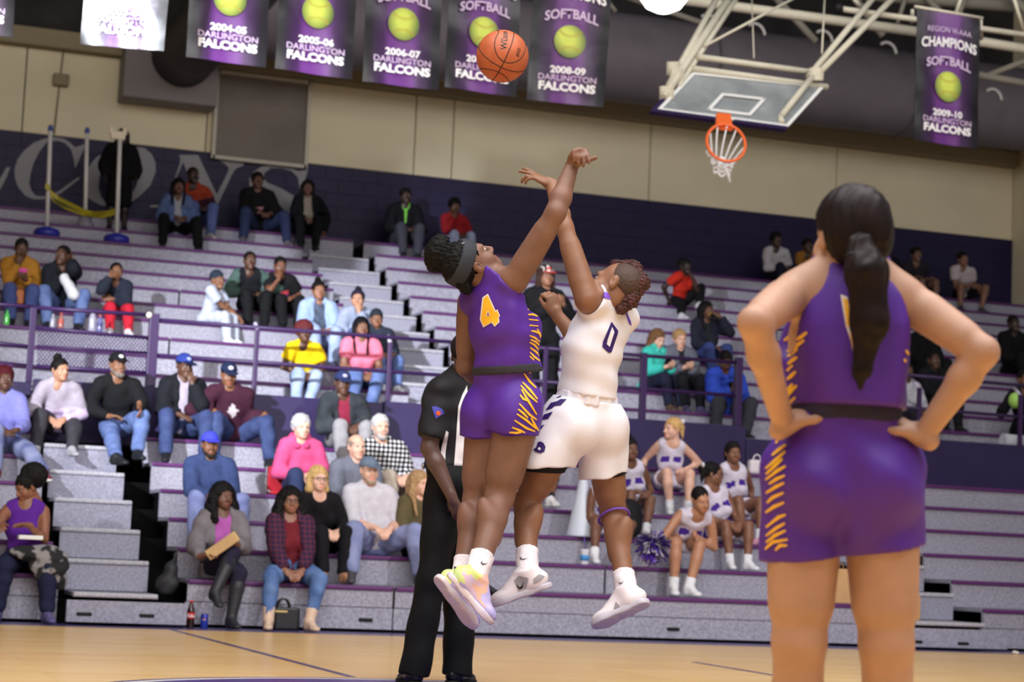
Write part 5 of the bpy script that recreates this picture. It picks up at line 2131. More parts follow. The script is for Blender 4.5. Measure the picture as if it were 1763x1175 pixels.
for sd, pl in (('L', (826, 752)), ('R', (888, 746))):
    hp, kn = J['hip' + sd], J['kn' + sd]
    d = unit(kn - hp)
    e = hp + d * 0.085
    hem = D(pl, (proj(hp)[2] + proj(kn)[2]) / 2)
    ln = max((hem - hp) @ d, 0.06)
    cn = unit(d + wn * -0.4)
    sh.append(['cone', hp + wn * 0.03, hp + d * 0.16, 0.108, 0.113, [(hp + d * ln, cn)]])
p4.wear('shorts', sh, M_JP, 0.03, folds=(0.003, 45.0, 8), cuts=[(waist - wn * 0.012, wn)])
Z4 = (790, 480)
p4.print_on('number', [zz([(370, 192), (300, 238), (268, 520), (312, 618), (415, 560), (455, 610), (515, 550), (508, 490), (522, 470), (488, 388), (465, 405)], 7.35, Z4)], 'jersey', M_PWHITE, 0.003)
p4.print_on('number', [zz([(366, 212), (314, 248), (282, 518), (318, 602), (420, 546), (458, 592), (503, 543), (496, 488), (510, 470), (483, 404), (458, 424)], 7.35, Z4)], 'jersey', M_GOLD, 0.005)
p4.print_on('number', [zz([(370, 400), (346, 476), (394, 468)], 7.35, Z4)], 'jersey', M_PWHITE, 0.0065)
p4.print_on('number', [zz([(370, 420), (358, 468), (382, 464)], 7.35, Z4)], 'jersey', M_JP, 0.008)
ZS, O_ = 3.67, (680, 480)
p4.print_on('tiger_stripe', [strip(q, 3.6, ZS, O_) for q in ([(832, 115), (862, 112)], [(830, 140), (855, 138), (880, 152)], [(835, 165), (860, 170), (888, 182)], [(838, 195), (888, 200)], [(840, 228), (870, 226), (900, 238)], [(845, 258), (905, 264)], [(848, 295), (905, 300)], [(860, 330), (885, 334), (912, 348)], [(850, 360), (885, 375), (915, 400)], [(855, 385), (890, 400), (922, 432)], [(850, 402), (880, 418), (918, 462)], [(852, 435), (890, 462), (915, 490)], [(852, 465), (880, 495), (915, 520)], [(850, 490), (878, 516)], [(898, 318), (915, 350), (925, 385)])], 'jersey', M_GOLD, 0.003, tol=3)
p4.print_on('tiger_stripe', [strip(q, 4.2, ZS, O_) for q in ([(830, 578), (868, 600), (908, 662)], [(815, 600), (850, 650), (892, 692)], [(805, 655), (850, 700), (900, 762)], [(795, 675), (850, 740), (898, 782)], [(790, 735), (810, 760), (848, 776)], [(785, 790), (850, 860), (895, 892)], [(778, 825), (810, 850), (840, 882)], [(770, 855), (830, 895), (892, 950)], [(755, 895), (830, 945), (884, 966)], [(740, 940), (790, 960), (822, 974)], [(722, 972), (770, 975), (802, 970)], [(860, 880), (880, 920), (907, 962)], [(872, 600), (900, 625), (914, 655)], [(800, 700), (840, 770), (895, 860)])], 'shorts', M_GOLD, 0.003, tol=3)
# head: hair, headband, eyes
hs_, hc_ = 1.0, J['hc']
cap = xform(ell((0, -0.018, 0.040), (0.082, 0.100, 0.091)), Hh, hc_)
hairP = [cap, ell(D((754, 437, 8.50)), (0.058, 0.062, 0.080), np.array([CR, CF, unit(CU - CR * 0.25)])), cone(D((786, 468, 8.47)), D((803, 497, 8.47)), 0.050, 0.028)]
fsub = [xform(ell((0, 0.095, -0.03), (0.085, 0.085, 0.115)), Hh, hc_), xform(ell((0, 0.06, -0.09), (0.12, 0.09, 0.085)), Hh, hc_), xform(ell((0.088, 0.024, -0.02), (0.04, 0.034, 0.055)), Hh, hc_), xform(ell((-0.088, 0.024, -0.02), (0.04, 0.034, 0.055)), Hh, hc_)]
p4.wear('hair', hairP, M_HAIR, 0.012, subs=fsub, folds=(0.0035, 300.0, 5), h=0.0055)
bn = np.array([0, -0.28, 0.96]) @ Hh
b0 = np.array([0, 0.02, 0.062]) @ Hh + hc_
p4.wear('headband', [inflate(cap, 0.007)], mat((44, 46, 54), 0.75, 0.25, bump=0.15), 0.01, cuts=[(b0 + bn * 0.030, bn), (b0 - bn * 0.032, -bn)], h=0.0055)
p4.print_on('logo', [swoosh(796, 418, 9, 5, 1, 0.2)], 'headband', M_PWHITE, 0.002, tol=3)
for sx in (1, -1):
    place_local('eye', eye_mesh(), p4.root, Hh, hc_ + np.array([sx * 0.031, 0.0785, 0.001]) @ Hh)
place_local('eyebrows', brows_mesh((24, 20, 20)), p4.root, Hh, hc_)


def pastel(c, c2):
    return mat(c, 0.32, 0.4, pat='noise', scale=26, c2=c2)


M_PAST = [pastel((222, 226, 120), (200, 224, 160)), pastel((226, 186, 196), (206, 192, 226)), pastel((236, 190, 160), (226, 178, 176)), pastel((164, 160, 224), (206, 194, 230))]


def shoe_zones(c):
    w = c[:, 1] + 0.5 * c[:, 2] + 0.012 * np.sin(c[:, 2] * 130) + 0.01 * np.sin(c[:, 1] * 90)
    z = np.where(w < -0.045, 0, np.where(w < 0.025, 1, np.where(w < 0.075, 2, 3)))
    z = np.where((c[:, 2] < -0.060) & (c[:, 1] > -0.02), 3, z)
    return np.where((c[:, 2] > -0.012) & (c[:, 1] < 0.02), 0, z).astype(np.int32)


M_SOLE = mat((212, 196, 190), 0.4, 0.4, pat='noise', scale=14, c2=(206, 198, 224))
p4.sock('R', 0.105, M_SOCK)
p4.print_on('logo', [swoosh(834, 970, 13, 7, 1, 0.25)], 'sock', M_BLACK, 0.002, tol=3)
p4.sock('L', 0.10, M_SOCK)
p4.print_on('logo', [[(782, 976), (788, 977), (788, 981), (782, 980)], [(781, 984), (788, 985), (788, 992), (781, 991)]], 'sock', M_BLACK, 0.002, tol=3)
p4.shoe('R', M_PAST, M_SOLE, zones=shoe_zones, lace=mat((230, 190, 120), 0.6, 0.3))
p4.shoe('L', M_PAST, M_SOLE, zones=shoe_zones, lace=mat((230, 214, 110), 0.6, 0.3))

# ---- jumper in white, number 0
J = {}
J['pelvis'], J['chest'], J['neck'] = D((1008, 715, 8.76)), D((1022, 600, 8.74)), D((1049, 529, 8.76))
J['hipL'], J['hipR'] = D((972, 738, 8.70)), D((1036, 742, 8.80))
J['shL'], J['shR'] = D((1010, 516, 8.62)), D((1070, 552, 8.84))
J['elL'], J['wrL'] = D((972, 392, 8.74)), D((950, 318, 8.86))
J['elR'], J['wrR'] = D((1000, 596, 9.02)), D((959, 542, 9.04))
J['knL'], J['knR'] = D((906, 868, 8.74)), D((1056, 886, 8.86))
J['anL'], J['anR'] = D((908, 986, 8.50)), D((1079, 1020, 8.62))
J['hf'], J['hu'] = cv(-.86, .36, .38), cv(.46, .83, .31)
Hh = frame(J['hf'], J['hu'])
J['hc'] = D((1056, 486, 8.62)) - np.array([-0.079, -0.012, -0.008]) @ Hh
J['footL'] = frame(cv(-.93, -.33, .10), cv(-.30, .92, .10))
J['footR'] = frame(cv(-.84, -.42, .25), cv(-.20, .80, .50))
J['handL'] = hand_frame(cv(-.86, .42, .1), cv(.35, .80, -.35), 'L')
J['handR'] = hand_frame(cv(-.30, .95, 0), cv(.5, .2, -.8), 'R')
p0 = Hero('jumping player in white number 0 uniform reaching behind the purple arm', D((1008, 715, 8.76)), J, 1.0, M_SK2, 0.86, 0.2,
          arm=(0.054, 0.046, 0.038, 0.040, 0.027), leg=(0.086, 0.077, 0.056, 0.052, 0.037),
          handL=dict(curls=[0.05, 0.15, 0.6, 0.7], spread=0.30, thumb=0.9), handR=dict(curls=[1.3, 1.35, 1.35, 1.35], spread=0.05, thumb=0.2))
A1, A2 = p0.A1, p0.A2
wl = D((1010, 680, 8.75))
wn = unit(D((1010, 660, 8.75)) - D((1004, 700, 8.75)))
jp = [inflate(p, 0.022, [(wl + wn * 0.0, -wn)]) for p in p0.T[:7]] + [inflate(p, 0.018) for p in p0.T[7:] if p[3][2] < 0.07]
jp += [cone(J['chest'] - A2[2] * 0.02, wl, 0.108, 0.120, [(wl, -wn)])]
subs = [cone(J['shL'] - A2[0] * 0.02 + A2[2] * 0.02, J['elL'], 0.080, 0.07), cone(J['neck'] + A2[2] * 0.085 + A2[1] * 0.02, J['hc'], 0.050, 0.06)]
jp.append(inflate(p0.aR[0], 0.018, [(J['shR'] + (J['elR'] - J['shR']) * 0.25, unit(J['elR'] - J['shR']))]))
p0.wear('jersey', jp, M_JW, 0.03, subs=subs, folds=(0.0045, 48.0, 5), cuts=[(wl, -wn)])
yb = J['neck'] + A2[2] * 0.005
p0.print_on('collar_trim', [zz([(790, 975), (830, 850), (880, 870), (960, 960), (1040, 970), (1130, 985), (1210, 1030), (1245, 1090), (1240, 1190), (1190, 1120), (1080, 1060), (960, 1010)], 11.75, (970, 430))], 'jersey', mat((128, 88, 208), 0.55, 0.3), 0.003, tol=3)
p0.print_on('shoulder_trim', [zz([(1440, 175), (1455, 190), (1490, 270), (1495, 300), (1478, 285), (1462, 235)], 3.67, O_)], 'jersey', mat((98, 62, 180), 0.55, 0.3), 0.003, tol=3)
p0.print_on('number', [zz([(1368, 272), (1410, 330), (1407, 352), (1368, 466), (1350, 470), (1310, 432), (1314, 400)], 3.67, O_)], 'jersey', M_NAVYP, 0.003)
p0.print_on('number', [zz([(1372, 306), (1386, 338), (1356, 432), (1338, 414), (1344, 384)], 3.67, O_)], 'jersey', M_JW, 0.0055)
bandp = [inflate(p, 0.024) for p in p0.T[:3]]
p0.wear('waistband', bandp, M_JW, 0.03, cuts=[(wl + wn * 0.012, wn), (wl - wn * 0.042, -wn)], folds=(0.004, 120, 3, (1, 1, 0.1)))
sh = [inflate(p, 0.024, [(wl - wn * 0.02, wn)]) for p in p0.T[:2]] + [inflate(p, 0.020) for p in p0.T[7:] if p[3][2] > 0.07]
hemL, hemR = D((932, 802, 8.70)), D((1038, 820, 8.82))
nL, nR = unit(hemL - D((962, 735, 8.70))), unit(hemR - D((1026, 740, 8.80)))
sh += [['cone', J['hipL'] + wn * 0.03, hemL, 0.115, 0.140, [(hemL, unit(nL + CR * 0.35))]], ['cone', J['hipR'] + wn * 0.03, hemR, 0.112, 0.108, [(hemR, nR)]]]
p0.wear('shorts', sh, M_JW, 0.035, folds=(0.006, 34.0, 11), cuts=[(wl - wn * 0.02, wn)])
p0.wear('compression_shorts', [cone(J['hipL'], J['knL'], 0.092, 0.084, [(hemL + nL * 0.030, unit(nL + CR * 0.35))]), cone(J['hipR'], J['knR'], 0.090, 0.083, [(hemR + nR * 0.004, nR)])], mat((22, 20, 24), 0.7, 0.2), 0.01)
ZP, OP = 6.913, (860, 660)
p0.print_on('side_chevron', [zz(q, ZP, OP) for q in ([(740, 138), (672, 178), (705, 172), (775, 142)], [(800, 190), (725, 192), (690, 215), (612, 235), (550, 322), (622, 300), (660, 270), (728, 265)], [(636, 340), (530, 376), (500, 436), (580, 425)], [(536, 492), (492, 510), (484, 562)])], 'shorts', M_NAVYP, 0.003, tol=3)
p0.print_on('emblem', [zz([(400, 792), (440, 765), (455, 705), (490, 695), (525, 715), (548, 760), (535, 815), (488, 836), (440, 822)], ZP, OP)], 'shorts', M_NAVYP, 0.003, tol=3)
p0.print_on('emblem', [zz(circ(474, 782, 18, 10), ZP, OP)], 'shorts', M_JW, 0.005, tol=3)
t0 = J['knR'] + (J['anR'] - J['knR']) * 0.02
dk = unit(J['anR'] - J['knR'])
e1_, e2_ = unit(np.cross(dk, CF)), None
e2_ = np.cross(dk, e1_)
MB().tube([D((1057, 891, 8.84)) + e1_ * 0.068 * math.cos(t) + e2_ * 0.068 * math.sin(t) + np.array([0, 0, 0.006 * math.cos(t)]) for t in np.linspace(0, 2 * PI, 33)[:-1]], 0.006, 8, closed=True).build('knee_band', mat((112, 70, 170), 0.5, 0.4), p0.root)
hc_ = J['hc']
mo = [cone((0, 0.052, 0.102), (0, -0.03, 0.118), 0.024, 0.032), cone((0, -0.03, 0.118), (0, -0.095, 0.065), 0.032, 0.034), cone((0, -0.095, 0.065), (0, -0.092, -0.03), 0.034, 0.030), cone((0, -0.092, -0.03), (0, -0.075, -0.08), 0.030, 0.024)]
p0.wear('hair', [xform(p, Hh, hc_) for p in mo], mat((40, 26, 26), 0.6, 0.3, pat='noise', scale=70, c2=(92, 50, 48), bump=1.0), 0.02, folds=(0.0055, 300.0, 5), h=0.0055)
fade = xform(ell((0, -0.022, 0.038), (0.0775, 0.0955, 0.0875)), Hh, hc_)
p0.wear('fade', [fade], mat((66, 46, 38), 0.6, 0.3, pat='noise', scale=120, amount=0.35, bump=0.4), 0.01, subs=[xform(ell((0, 0.075, -0.01), (0.10, 0.085, 0.105)), Hh, hc_), xform(ell((0, 0.02, -0.10), (0.12, 0.12, 0.105)), Hh, hc_)], h=0.005)
for sx in (1, -1):
    place_local('eye', eye_mesh(), p0.root, Hh, hc_ + np.array([sx * 0.031, 0.0785, 0.001]) @ Hh)
place_local('eyebrows', brows_mesh((30, 22, 20)), p0.root, Hh, hc_)
M_SHW = mat((224, 216, 222), 0.45, 0.4)
M_SHS = mat((186, 182, 194), 0.45, 0.4)
M_GRY = mat((150, 146, 152), 0.4, 0.4)
for sd, px in (('L', None), ('R', None)):
    p0.sock(sd, 0.115 if sd == 'L' else 0.10, M_SOCK)
    if sd == 'L':
        p0.print_on('logo', [swoosh(902, 962, 15, 5, 1, 0.05)], 'sock', M_BLACK, 0.002, tol=3)
    else:
        p0.print_on('logo', [swoosh(1070, 1003, 10, 5, 1, -0.3)], 'sock', M_BLACK, 0.002, tol=3)
    p0.shoe(sd, M_SHW, M_SHS, lace=M_PWHITE)
p0.print_on('grey_panel', [[(885, 1000), (893, 992), (910, 996), (906, 1012), (893, 1018)], [(918, 998), (928, 989), (938, 993), (930, 1001), (919, 1006)]], 'shoeL', M_GRY, 0.002, tol=4)
p0.print_on('logo', [swoosh(897, 1008, 15, 12, 1, -0.5)], 'shoeL', M_BLACK, 0.0035, tol=3)
p0.print_on('grey_panel', [[(1056, 1052), (1060, 1036), (1072, 1050), (1066, 1068)]], 'shoeR', M_GRY, 0.002, tol=4)
p0.print_on('logo', [swoosh(1064, 1062, 10, 12, 1, -0.7)], 'shoeR', M_BLACK, 0.0035, tol=3)

# ---- player with hands on hips, seen from behind
ZB = 4.87
J = {}
J['pelvis'], J['chest'], J['neck'] = D((1453, 800, ZB)), D((1456, 590, ZB)), D((1466, 468, ZB))
J['hipL'], J['hipR'] = D((1388, 850, ZB)), D((1516, 856, ZB))
J['shL'], J['shR'] = D((1362, 506, ZB - .02)), D((1568, 520, ZB - .02))
J['elL'], J['wrL'] = D((1299, 556, ZB - .27)), D((1350, 734, ZB - .07))
J['elR'], J['wrR'] = D((1692, 606, ZB - .13)), D((1588, 752, ZB - .05))
J['knL'], J['knR'] = D((1376, 1105, ZB - .02)), D((1526, 1110, ZB - .02))
for sd, x in (('L', 1366), ('R', 1536)):
    q = D((x, 1410, ZB + .05))
    q[2] = 0.094
    J['an' + sd] = q
J['footL'] = frame(unit([-0.15, 1, 0]), (0, 0, 1))
J['footR'] = frame(unit([0.35, 1, 0]), (0, 0, 1))
J['hf'], J['hu'] = cv(-.30, 0, .95), cv(0.03, 1, 0.05)
J['hc'] = D((1463, 408, ZB - .01))
J['handL'] = hand_frame(cv(.72, .52, .48), cv(-.45, .80, -.2), 'L')
J['handR'] = hand_frame(cv(-.74, .50, .45), cv(.45, .80, -.2), 'R')
pb = Hero('player in purple seen from behind with hands on hips and a long ponytail', (D((1453, 800, ZB))[0], D((1453, 800, ZB))[1], 0.0), J, 0.98, M_SK3, 0.98, 0.5,
          arm=(0.048, 0.045, 0.036, 0.037, 0.026), leg=(0.092, 0.087, 0.064, 0.061, 0.041), h=0.0068, handL=dict(curl=0.2, thumb=0.9), handR=dict(curl=0.2, thumb=0.9))
A1, A2 = pb.A1, pb.A2
Hh, hc_ = pb.H, J['hc']
wl = D((1460, 700, ZB))
zn = np.array([0, 0, 1.0])
jp = [inflate(p, 0.016, [(wl - zn * 0.0, -zn)]) for p in pb.T[:4]] + [cone(J['chest'] + np.array([0, 0, .03]), wl + zn * 0.02, 0.118, 0.128, [(wl, -zn)]), cone(D((1425, 470, ZB)), D((1420, 560, ZB)), .05, .09), cone(D((1505, 475, ZB)), D((1512, 560, ZB)), .05, .09)]
jp += [ell(D((1398, 625, ZB)), (0.072, 0.10, 0.13)), ell(D((1506, 630, ZB)), (0.066, 0.10, 0.13))]
jp.append(cone(D((1408, 672, ZB)), D((1512, 680, ZB)), 0.068))
subs = [cone(J['shL'] - A2[0] * 0.006 + A2[2] * 0.06, J['shL'] - A2[0] * 0.028 - A2[2] * 0.10, 0.075, 0.058), cone(J['shR'] + A2[0] * 0.006 + A2[2] * 0.06, J['shR'] + A2[0] * 0.028 - A2[2] * 0.10, 0.075, 0.058), cone(J['neck'] + A2[2] * 0.075 + A2[1] * 0.03, hc_, 0.056, 0.066)]
jp.append(cone(D((1437, 470, ZB)), D((1500, 476, ZB)), 0.050))
pb.wear('jersey', jp, M_JP, 0.035, subs=subs, folds=(0.006, 34.0, 6, (1, 1, 0.5)), cuts=[(wl - zn * 0.005, -zn)])
bandp = [inflate(p, 0.020) for p in pb.T[:3]]
pb.wear('waistband', bandp, mat((46, 40, 60), 0.8, 0.2, bump=0.3), 0.03, cuts=[(wl + zn * 0.005, zn), (wl - zn * 0.040, -zn)], folds=(0.002, 60, 3))
sh = [inflate(p, 0.022, [(wl - zn * 0.02, zn)]) for p in pb.T[:2]] + [inflate(p, 0.016) for p in pb.T[7:] if p[3][2] > 0.07]
for sd, (x, y) in (('L', (1384, 990)), ('R', (1520, 1000))):
    hem = D((x, y, ZB))
    sh.append(['cone', J['hip' + sd] + zn * 0.06, hem, 0.106, 0.108, []])
sh += [ell(D((1452, 900, ZB)), (0.06, 0.115, 0.13))]
hl = D((1452, 953, ZB))
hn = unit(CR * 0.11 - CU)
pb.wear('shorts', sh, M_JP, 0.03, folds=(0.005, 32.0, 9), cuts=[(wl - zn * 0.02, zn), (hl, hn)])
zc, oc = 2.373, (1240, 680)
pb.print_on('tiger_stripe', [strip(q, 6.0, zc, oc) for q in ([(238, 180), (228, 200)], [(268, 205), (240, 225), (212, 248)], [(266, 232), (230, 265), (186, 302)], [(268, 292), (235, 310), (186, 348)], [(255, 262), (225, 290), (188, 325)], [(262, 360), (225, 378), (188, 402)], [(260, 400), (215, 420), (192, 442)], [(262, 440), (220, 458), (186, 482)], [(268, 490), (240, 500), (188, 542)], [(265, 525), (230, 545), (188, 577)], [(268, 555), (225, 575), (188, 604)], [(276, 592), (215, 602), (184, 632)], [(274, 616), (245, 616), (226, 636)], [(265, 330), (230, 345), (200, 365)])], 'shorts', M_GOLD, 0.003, tol=5)
zj, oj = 2.797, (1240, 300)
pb.print_on('tiger_stripe', [strip(q, 6.5, zj, oj) for q in ([(378, 742), (345, 775), (308, 802)], [(418, 762), (390, 785), (362, 802)], [(405, 800), (370, 825), (322, 855)], [(372, 840), (350, 860), (325, 880)], [(372, 880), (350, 895), (326, 915)], [(350, 920), (322, 948)], [(365, 950), (345, 970), (322, 990)], [(350, 1010), (330, 1035), (315, 1065)], [(370, 1018), (345, 1040), (325, 1072)], [(362, 1075), (334, 1104)], [(893, 848), (906, 870)], [(886, 890), (892, 906)])], 'jersey', M_GOLD, 0.003, tol=5)
pb.print_on('number', [zz([(580, 580), (612, 592), (632, 690), (640, 800), (652, 862), (640, 868), (628, 800), (605, 730)], zj, oj)], 'jersey', M_PWHITE, 0.003)
pb.print_on('number', [zz([(590, 592), (614, 606), (630, 740), (608, 728)], zj, oj), zz([(622, 765), (642, 770), (650, 850), (640, 858)], zj, oj)], 'jersey', M_GOLD, 0.005)
M_BROWNH = mat((34, 22, 23), 0.5, 0.14, pat='noise', scale=14, c2=(17, 12, 14), bump=0.15)
hp = [xform(ell((0, -0.018, 0.038), (0.088, 0.104, 0.092)), Hh, hc_), xform(ell((0, -0.055, -0.01), (0.082, 0.065, 0.075)), Hh, hc_)]
pb.wear('hair', hp, M_BROWNH, 0.03, subs=[xform(ell((0, 0.095, -0.035), (0.070, 0.075, 0.095)), Hh, hc_), xform(ell((0, 0.06, -0.11), (0.12, 0.09, 0.08)), Hh, hc_)], folds=(0.0016, 190.0, 4, (1, 1, .15)), h=0.005)
tail = [cone(D((1482, 425, 4.74)), D((1492, 470, 4.71)), 0.034, 0.048), cone(D((1492, 470, 4.71)), D((1497, 555, 4.70)), 0.048, 0.044), cone(D((1497, 555, 4.70)), D((1484, 640, 4.70)), 0.042, 0.018), cone(D((1482, 640, 4.70)), D((1480, 668, 4.70)), 0.018, 0.006)]
pb.wear('ponytail', tail, M_BROWNH, 0.02, folds=(0.0025, 200.0, 4, (1, 1, 0.05)), h=0.0055)
MB().tube([D((1486, 440, 4.725)) + CR * 0.034 * math.cos(t) + CF * 0.034 * math.sin(t) for t in np.linspace(0, 2 * PI, 25)[:-1]], 0.009, 8, closed=True).build('hair_tie', M_BLACK, pb.root)
for sd in 'LR':
    pb.sock(sd, 0.12, M_SOCK)
    pb.shoe(sd, M_SHW, M_SHS)

# ---- referee
ZR = 10.95
J = {}
J['pelvis'], J['chest'], J['neck'] = D((784, 808, ZR)), D((794, 706, ZR)), D((800, 652, ZR))
J['hipL'], J['hipR'] = D((766, 838, ZR - .06)), D((800, 838, ZR + .06))
J['shL'], J['shR'] = D((758, 678, ZR - .10)), D((842, 680, ZR + .12))
J['elL'], J['wrL'] = D((739, 772, ZR - .16)), D((778, 856, ZR - .22))
J['elR'], J['wrR'] = D((856, 770, ZR + .20)), D((850, 850, ZR + .24))
for sd, x, z, kx, kz in (('L', 712, ZR - .12, 746, ZR - .10), ('R', 786, ZR + .08, 792, ZR + .08)):
    q = D((x, 1150, z))
    q[2] = 0.094
    J['an' + sd] = q
    J['kn' + sd] = D((kx, 1000, kz))
J['footL'] = frame(unit((-CR * 0.35 + CF) * np.array([1, 1, 0])), (0, 0, 1))
J['footR'] = frame(unit((CR * 0.45 + CF) * np.array([1, 1, 0])), (0, 0, 1))
J['hf'], J['hu'] = cv(.42, -.05, .90), cv(.05, 1, 0)
Hh = frame(J['hf'], J['hu'])
J['hc'] = D((779, 613, ZR - .06)) - np.array([-0.079, -0.012, -0.008]) @ Hh
J['handL'] = hand_frame(cv(.30, -.93, .1), cv(-.5, -.1, -.85), 'L')
J['handR'] = hand_frame(cv(.10, -.95, 0), cv(.6, 0, -.8), 'R')
bx = D((776, 808, ZR))
rf = Hero('referee in black trousers and striped shirt half hidden behind the purple jumper', (bx[0], bx[1], 0), J, 1.08, M_SK4, 1.12, 0.0, arm=(0.060, 0.054, 0.046, 0.047, 0.031), h=0.0095, handL=dict(curl=0.8, thumb=0.3), handR=dict(curl=0.5))
A1, A2 = rf.A1, rf.A2
wl = D((772, 806, ZR))
M_REFB = mat((30, 28, 32), 0.7, 0.25, pat='noise', scale=20, amount=0.1, bump=0.15)
jp = [inflate(p, 0.022, [(wl, -zn)]) for p in rf.T[:7]]
jp += [cone(J['chest'], wl, 0.128, 0.135, [(wl, -zn)])]
for sd in 'LR':
    a = rf.aL if sd == 'L' else rf.aR
    s0, e0 = J['sh' + sd], J['el' + sd]
    jp += [inflate(p, 0.026, [(s0 + (e0 - s0) * 0.78, unit(e0 - s0))]) for p in a]
rf.wear('striped_shirt', jp, M_REFB, 0.03, subs=[cone(J['neck'] + A2[2] * 0.06 + A2[1] * 0.02, J['hc'], 0.060, 0.07)], folds=(0.005, 36.0, 4), cuts=[(wl - zn * 0.03, -zn)])
rf.print_on('white_stripe', [[(804, 664), (806, 690), (808, 815), (781, 812), (785, 760), (789, 700), (796, 680)], [(757, 800), (760, 772), (768, 742), (772, 745), (767, 780), (766, 806)]], 'striped_shirt', M_PWHITE, 0.004, tol=5)
rf.print_on('arm_patch', [zz([(1195, 825), (1240, 822), (1300, 850), (1320, 895), (1235, 948), (1215, 890)], 5.873, (540, 560))], 'striped_shirt', mat((72, 74, 170), 0.6, 0.3), 0.003, tol=3)
rf.print_on('arm_patch', [zz(circ(1262, 892, 24, 12), 5.873, (540, 560))], 'striped_shirt', mat((226, 92, 44), 0.6, 0.3), 0.005, tol=3)
M_REFP = mat((17, 17, 19), 0.75, 0.2, pat='noise', scale=12, amount=0.15, bump=0.2)
tr_ = [inflate(p, 0.020, [(wl + zn * 0.01, zn)]) for p in rf.T[:2]] + [inflate(p, 0.018) for p in rf.T[7:]]
for sd in 'LR':
    hp_, kn, an = J['hip' + sd], J['kn' + sd], J['an' + sd]
    tr_ += [cone(hp_, kn, 0.106, 0.084), ['cone', kn, an - zn * 0.03, 0.084, 0.086, [(an - zn * 0.045, -zn)]]]
rf.wear('trousers', tr_, M_REFP, 0.03, folds=(0.007, 26.0, 3, (1, 1, .6)), cuts=[(wl + zn * 0.01, zn)])
rf.wear('hair', [xform(ell((0, -0.018, 0.039), (0.078, 0.097, 0.088)), Hh, J['hc'])], mat((26, 22, 22), 0.8, 0.2), 0.01, subs=[xform(ell((0, 0.085, -0.02), (0.09, 0.075, 0.10)), Hh, J['hc']), xform(ell((0, 0.02, -0.11), (0.12, 0.12, 0.11)), Hh, J['hc'])], h=0.006)
for sx in (1, -1):
    place_local('eye', eye_mesh(), rf.root, Hh, J['hc'] + np.array([sx * 0.031, 0.0785, 0.001]) @ Hh)
place_local('eyebrows', brows_mesh((24, 20, 20)), rf.root, Hh, J['hc'])
q = D((729, 803, ZR - .06))
MB().lathe(q, [(0.0, -0.012), (0.016, -0.008), (0.018, 0.0), (0.016, 0.008), (0.0, 0.012)], 14, CR).build('belt_clip', mat((190, 186, 190), 0.25, 0.5, 0.8), rf.root)
for sd in 'LR':
    rf.shoe(sd, mat((18, 18, 20), 0.25, 0.5), M_BLACK, lace=M_BLACK)

# ---- the tossed ball
BC = D((865, 97, 8.85))
RB = 0.1165
ball = empty('basketball', BC, 'orange basketball tossed in the air above the two jumpers', 'ball')


def leather():
    m = mat((172, 88, 54), 0.42, 0.35, pat='noise', scale=30, amount=0.10)
    m = m.copy()
    N, L = m.node_tree.nodes, m.node_tree.links
    b = N['Principled BSDF']
    vo = N.new('ShaderNodeTexVoronoi')
    vo.inputs['Scale'].default_value = 330
    tc = N.new('ShaderNodeTexCoord')
    L.new(tc.outputs['Object'], vo.inputs['Vector'])
    bp = N.new('ShaderNodeBump')
    bp.inputs['Strength'].default_value = 0.35
    bp.inputs['Distance'].default_value = 0.002
    L.new(vo.outputs['Distance'], bp.inputs['Height'])
    L.new(bp.outputs['Normal'], b.inputs['Normal'])
    return m


bm = bmesh.new()
bmesh.ops.create_uvsphere(bm, u_segments=64, v_segments=40, radius=RB)
for f in bm.faces:
    f.smooth = True
me = bpy.data.meshes.new('ball_skin')
bm.to_mesh(me)
bm.free()
me.materials.append(leather())
o = bpy.data.objects.new('ball_skin', me)
COL.objects.link(o)
o.parent = ball
e3 = cv(-.04, -.536, -.843)
e1 = unit(cv(.40, .92, 0) - e3 * (cv(.40, .92, 0) @ e3))
e2 = np.cross(e3, e1)
M_SEAM = mat((44, 26, 20), 0.5, 0.3)
seams = []
T_ = np.linspace(0, 2 * PI, 97)[:-1]
seams.append([e3 * math.cos(t) + e1 * math.sin(t) for t in T_])
seams.append([e3 * math.cos(t) + e2 * math.sin(t) for t in T_])
for sg in (1, -1):
    q = []
    for t in T_:
        lam = math.radians(14 + 42 * math.sin(t) ** 2)
        q.append((e3 * math.cos(t) + e2 * math.sin(t)) * math.cos(lam) + e1 * sg * math.sin(lam))
    seams.append(q)
for q in seams:
    MB().tube([BC + p * (RB - 0.0006) for p in q], 0.0024, 6, closed=True).build('seam', M_SEAM, ball)


def ball_text(s, size, px, ux, m):
    """lettering wrapped on the ball around the point that shows at px"""
    d = unit(ray(*px))
    oc = CAM - BC
    bq = d @ oc
    t = -bq - math.sqrt(max(bq * bq - (oc @ oc - RB * RB), 0))
    n = unit(CAM + d * t - BC)
    ux = unit(ux - n * (ux @ n))
    uz = np.cross(n, ux)
    o = text_mesh(s, size, ball, BC + n * RB, ux, uz, m, 1.0, 0.0006)
    me = o.data
    co = np.zeros(len(me.vertices) * 3)
    me.vertices.foreach_get('co', co)
    co = co.reshape(-1, 3)
    r = co - BC
    co = BC + r / np.linalg.norm(r, axis=1)[:, None] * (RB + 0.0008)
    me.vertices.foreach_set('co', co.astype(np.float32).ravel())
    me.update()


ball_text('Wilson', 0.042, (869, 66), cv(.08, 1, 0), mat((40, 34, 30), 0.5, 0.3))
ball_text('EVO', 0.022, (893, 90), cv(.42, .9, 0), mat((60, 40, 32), 0.5, 0.3))

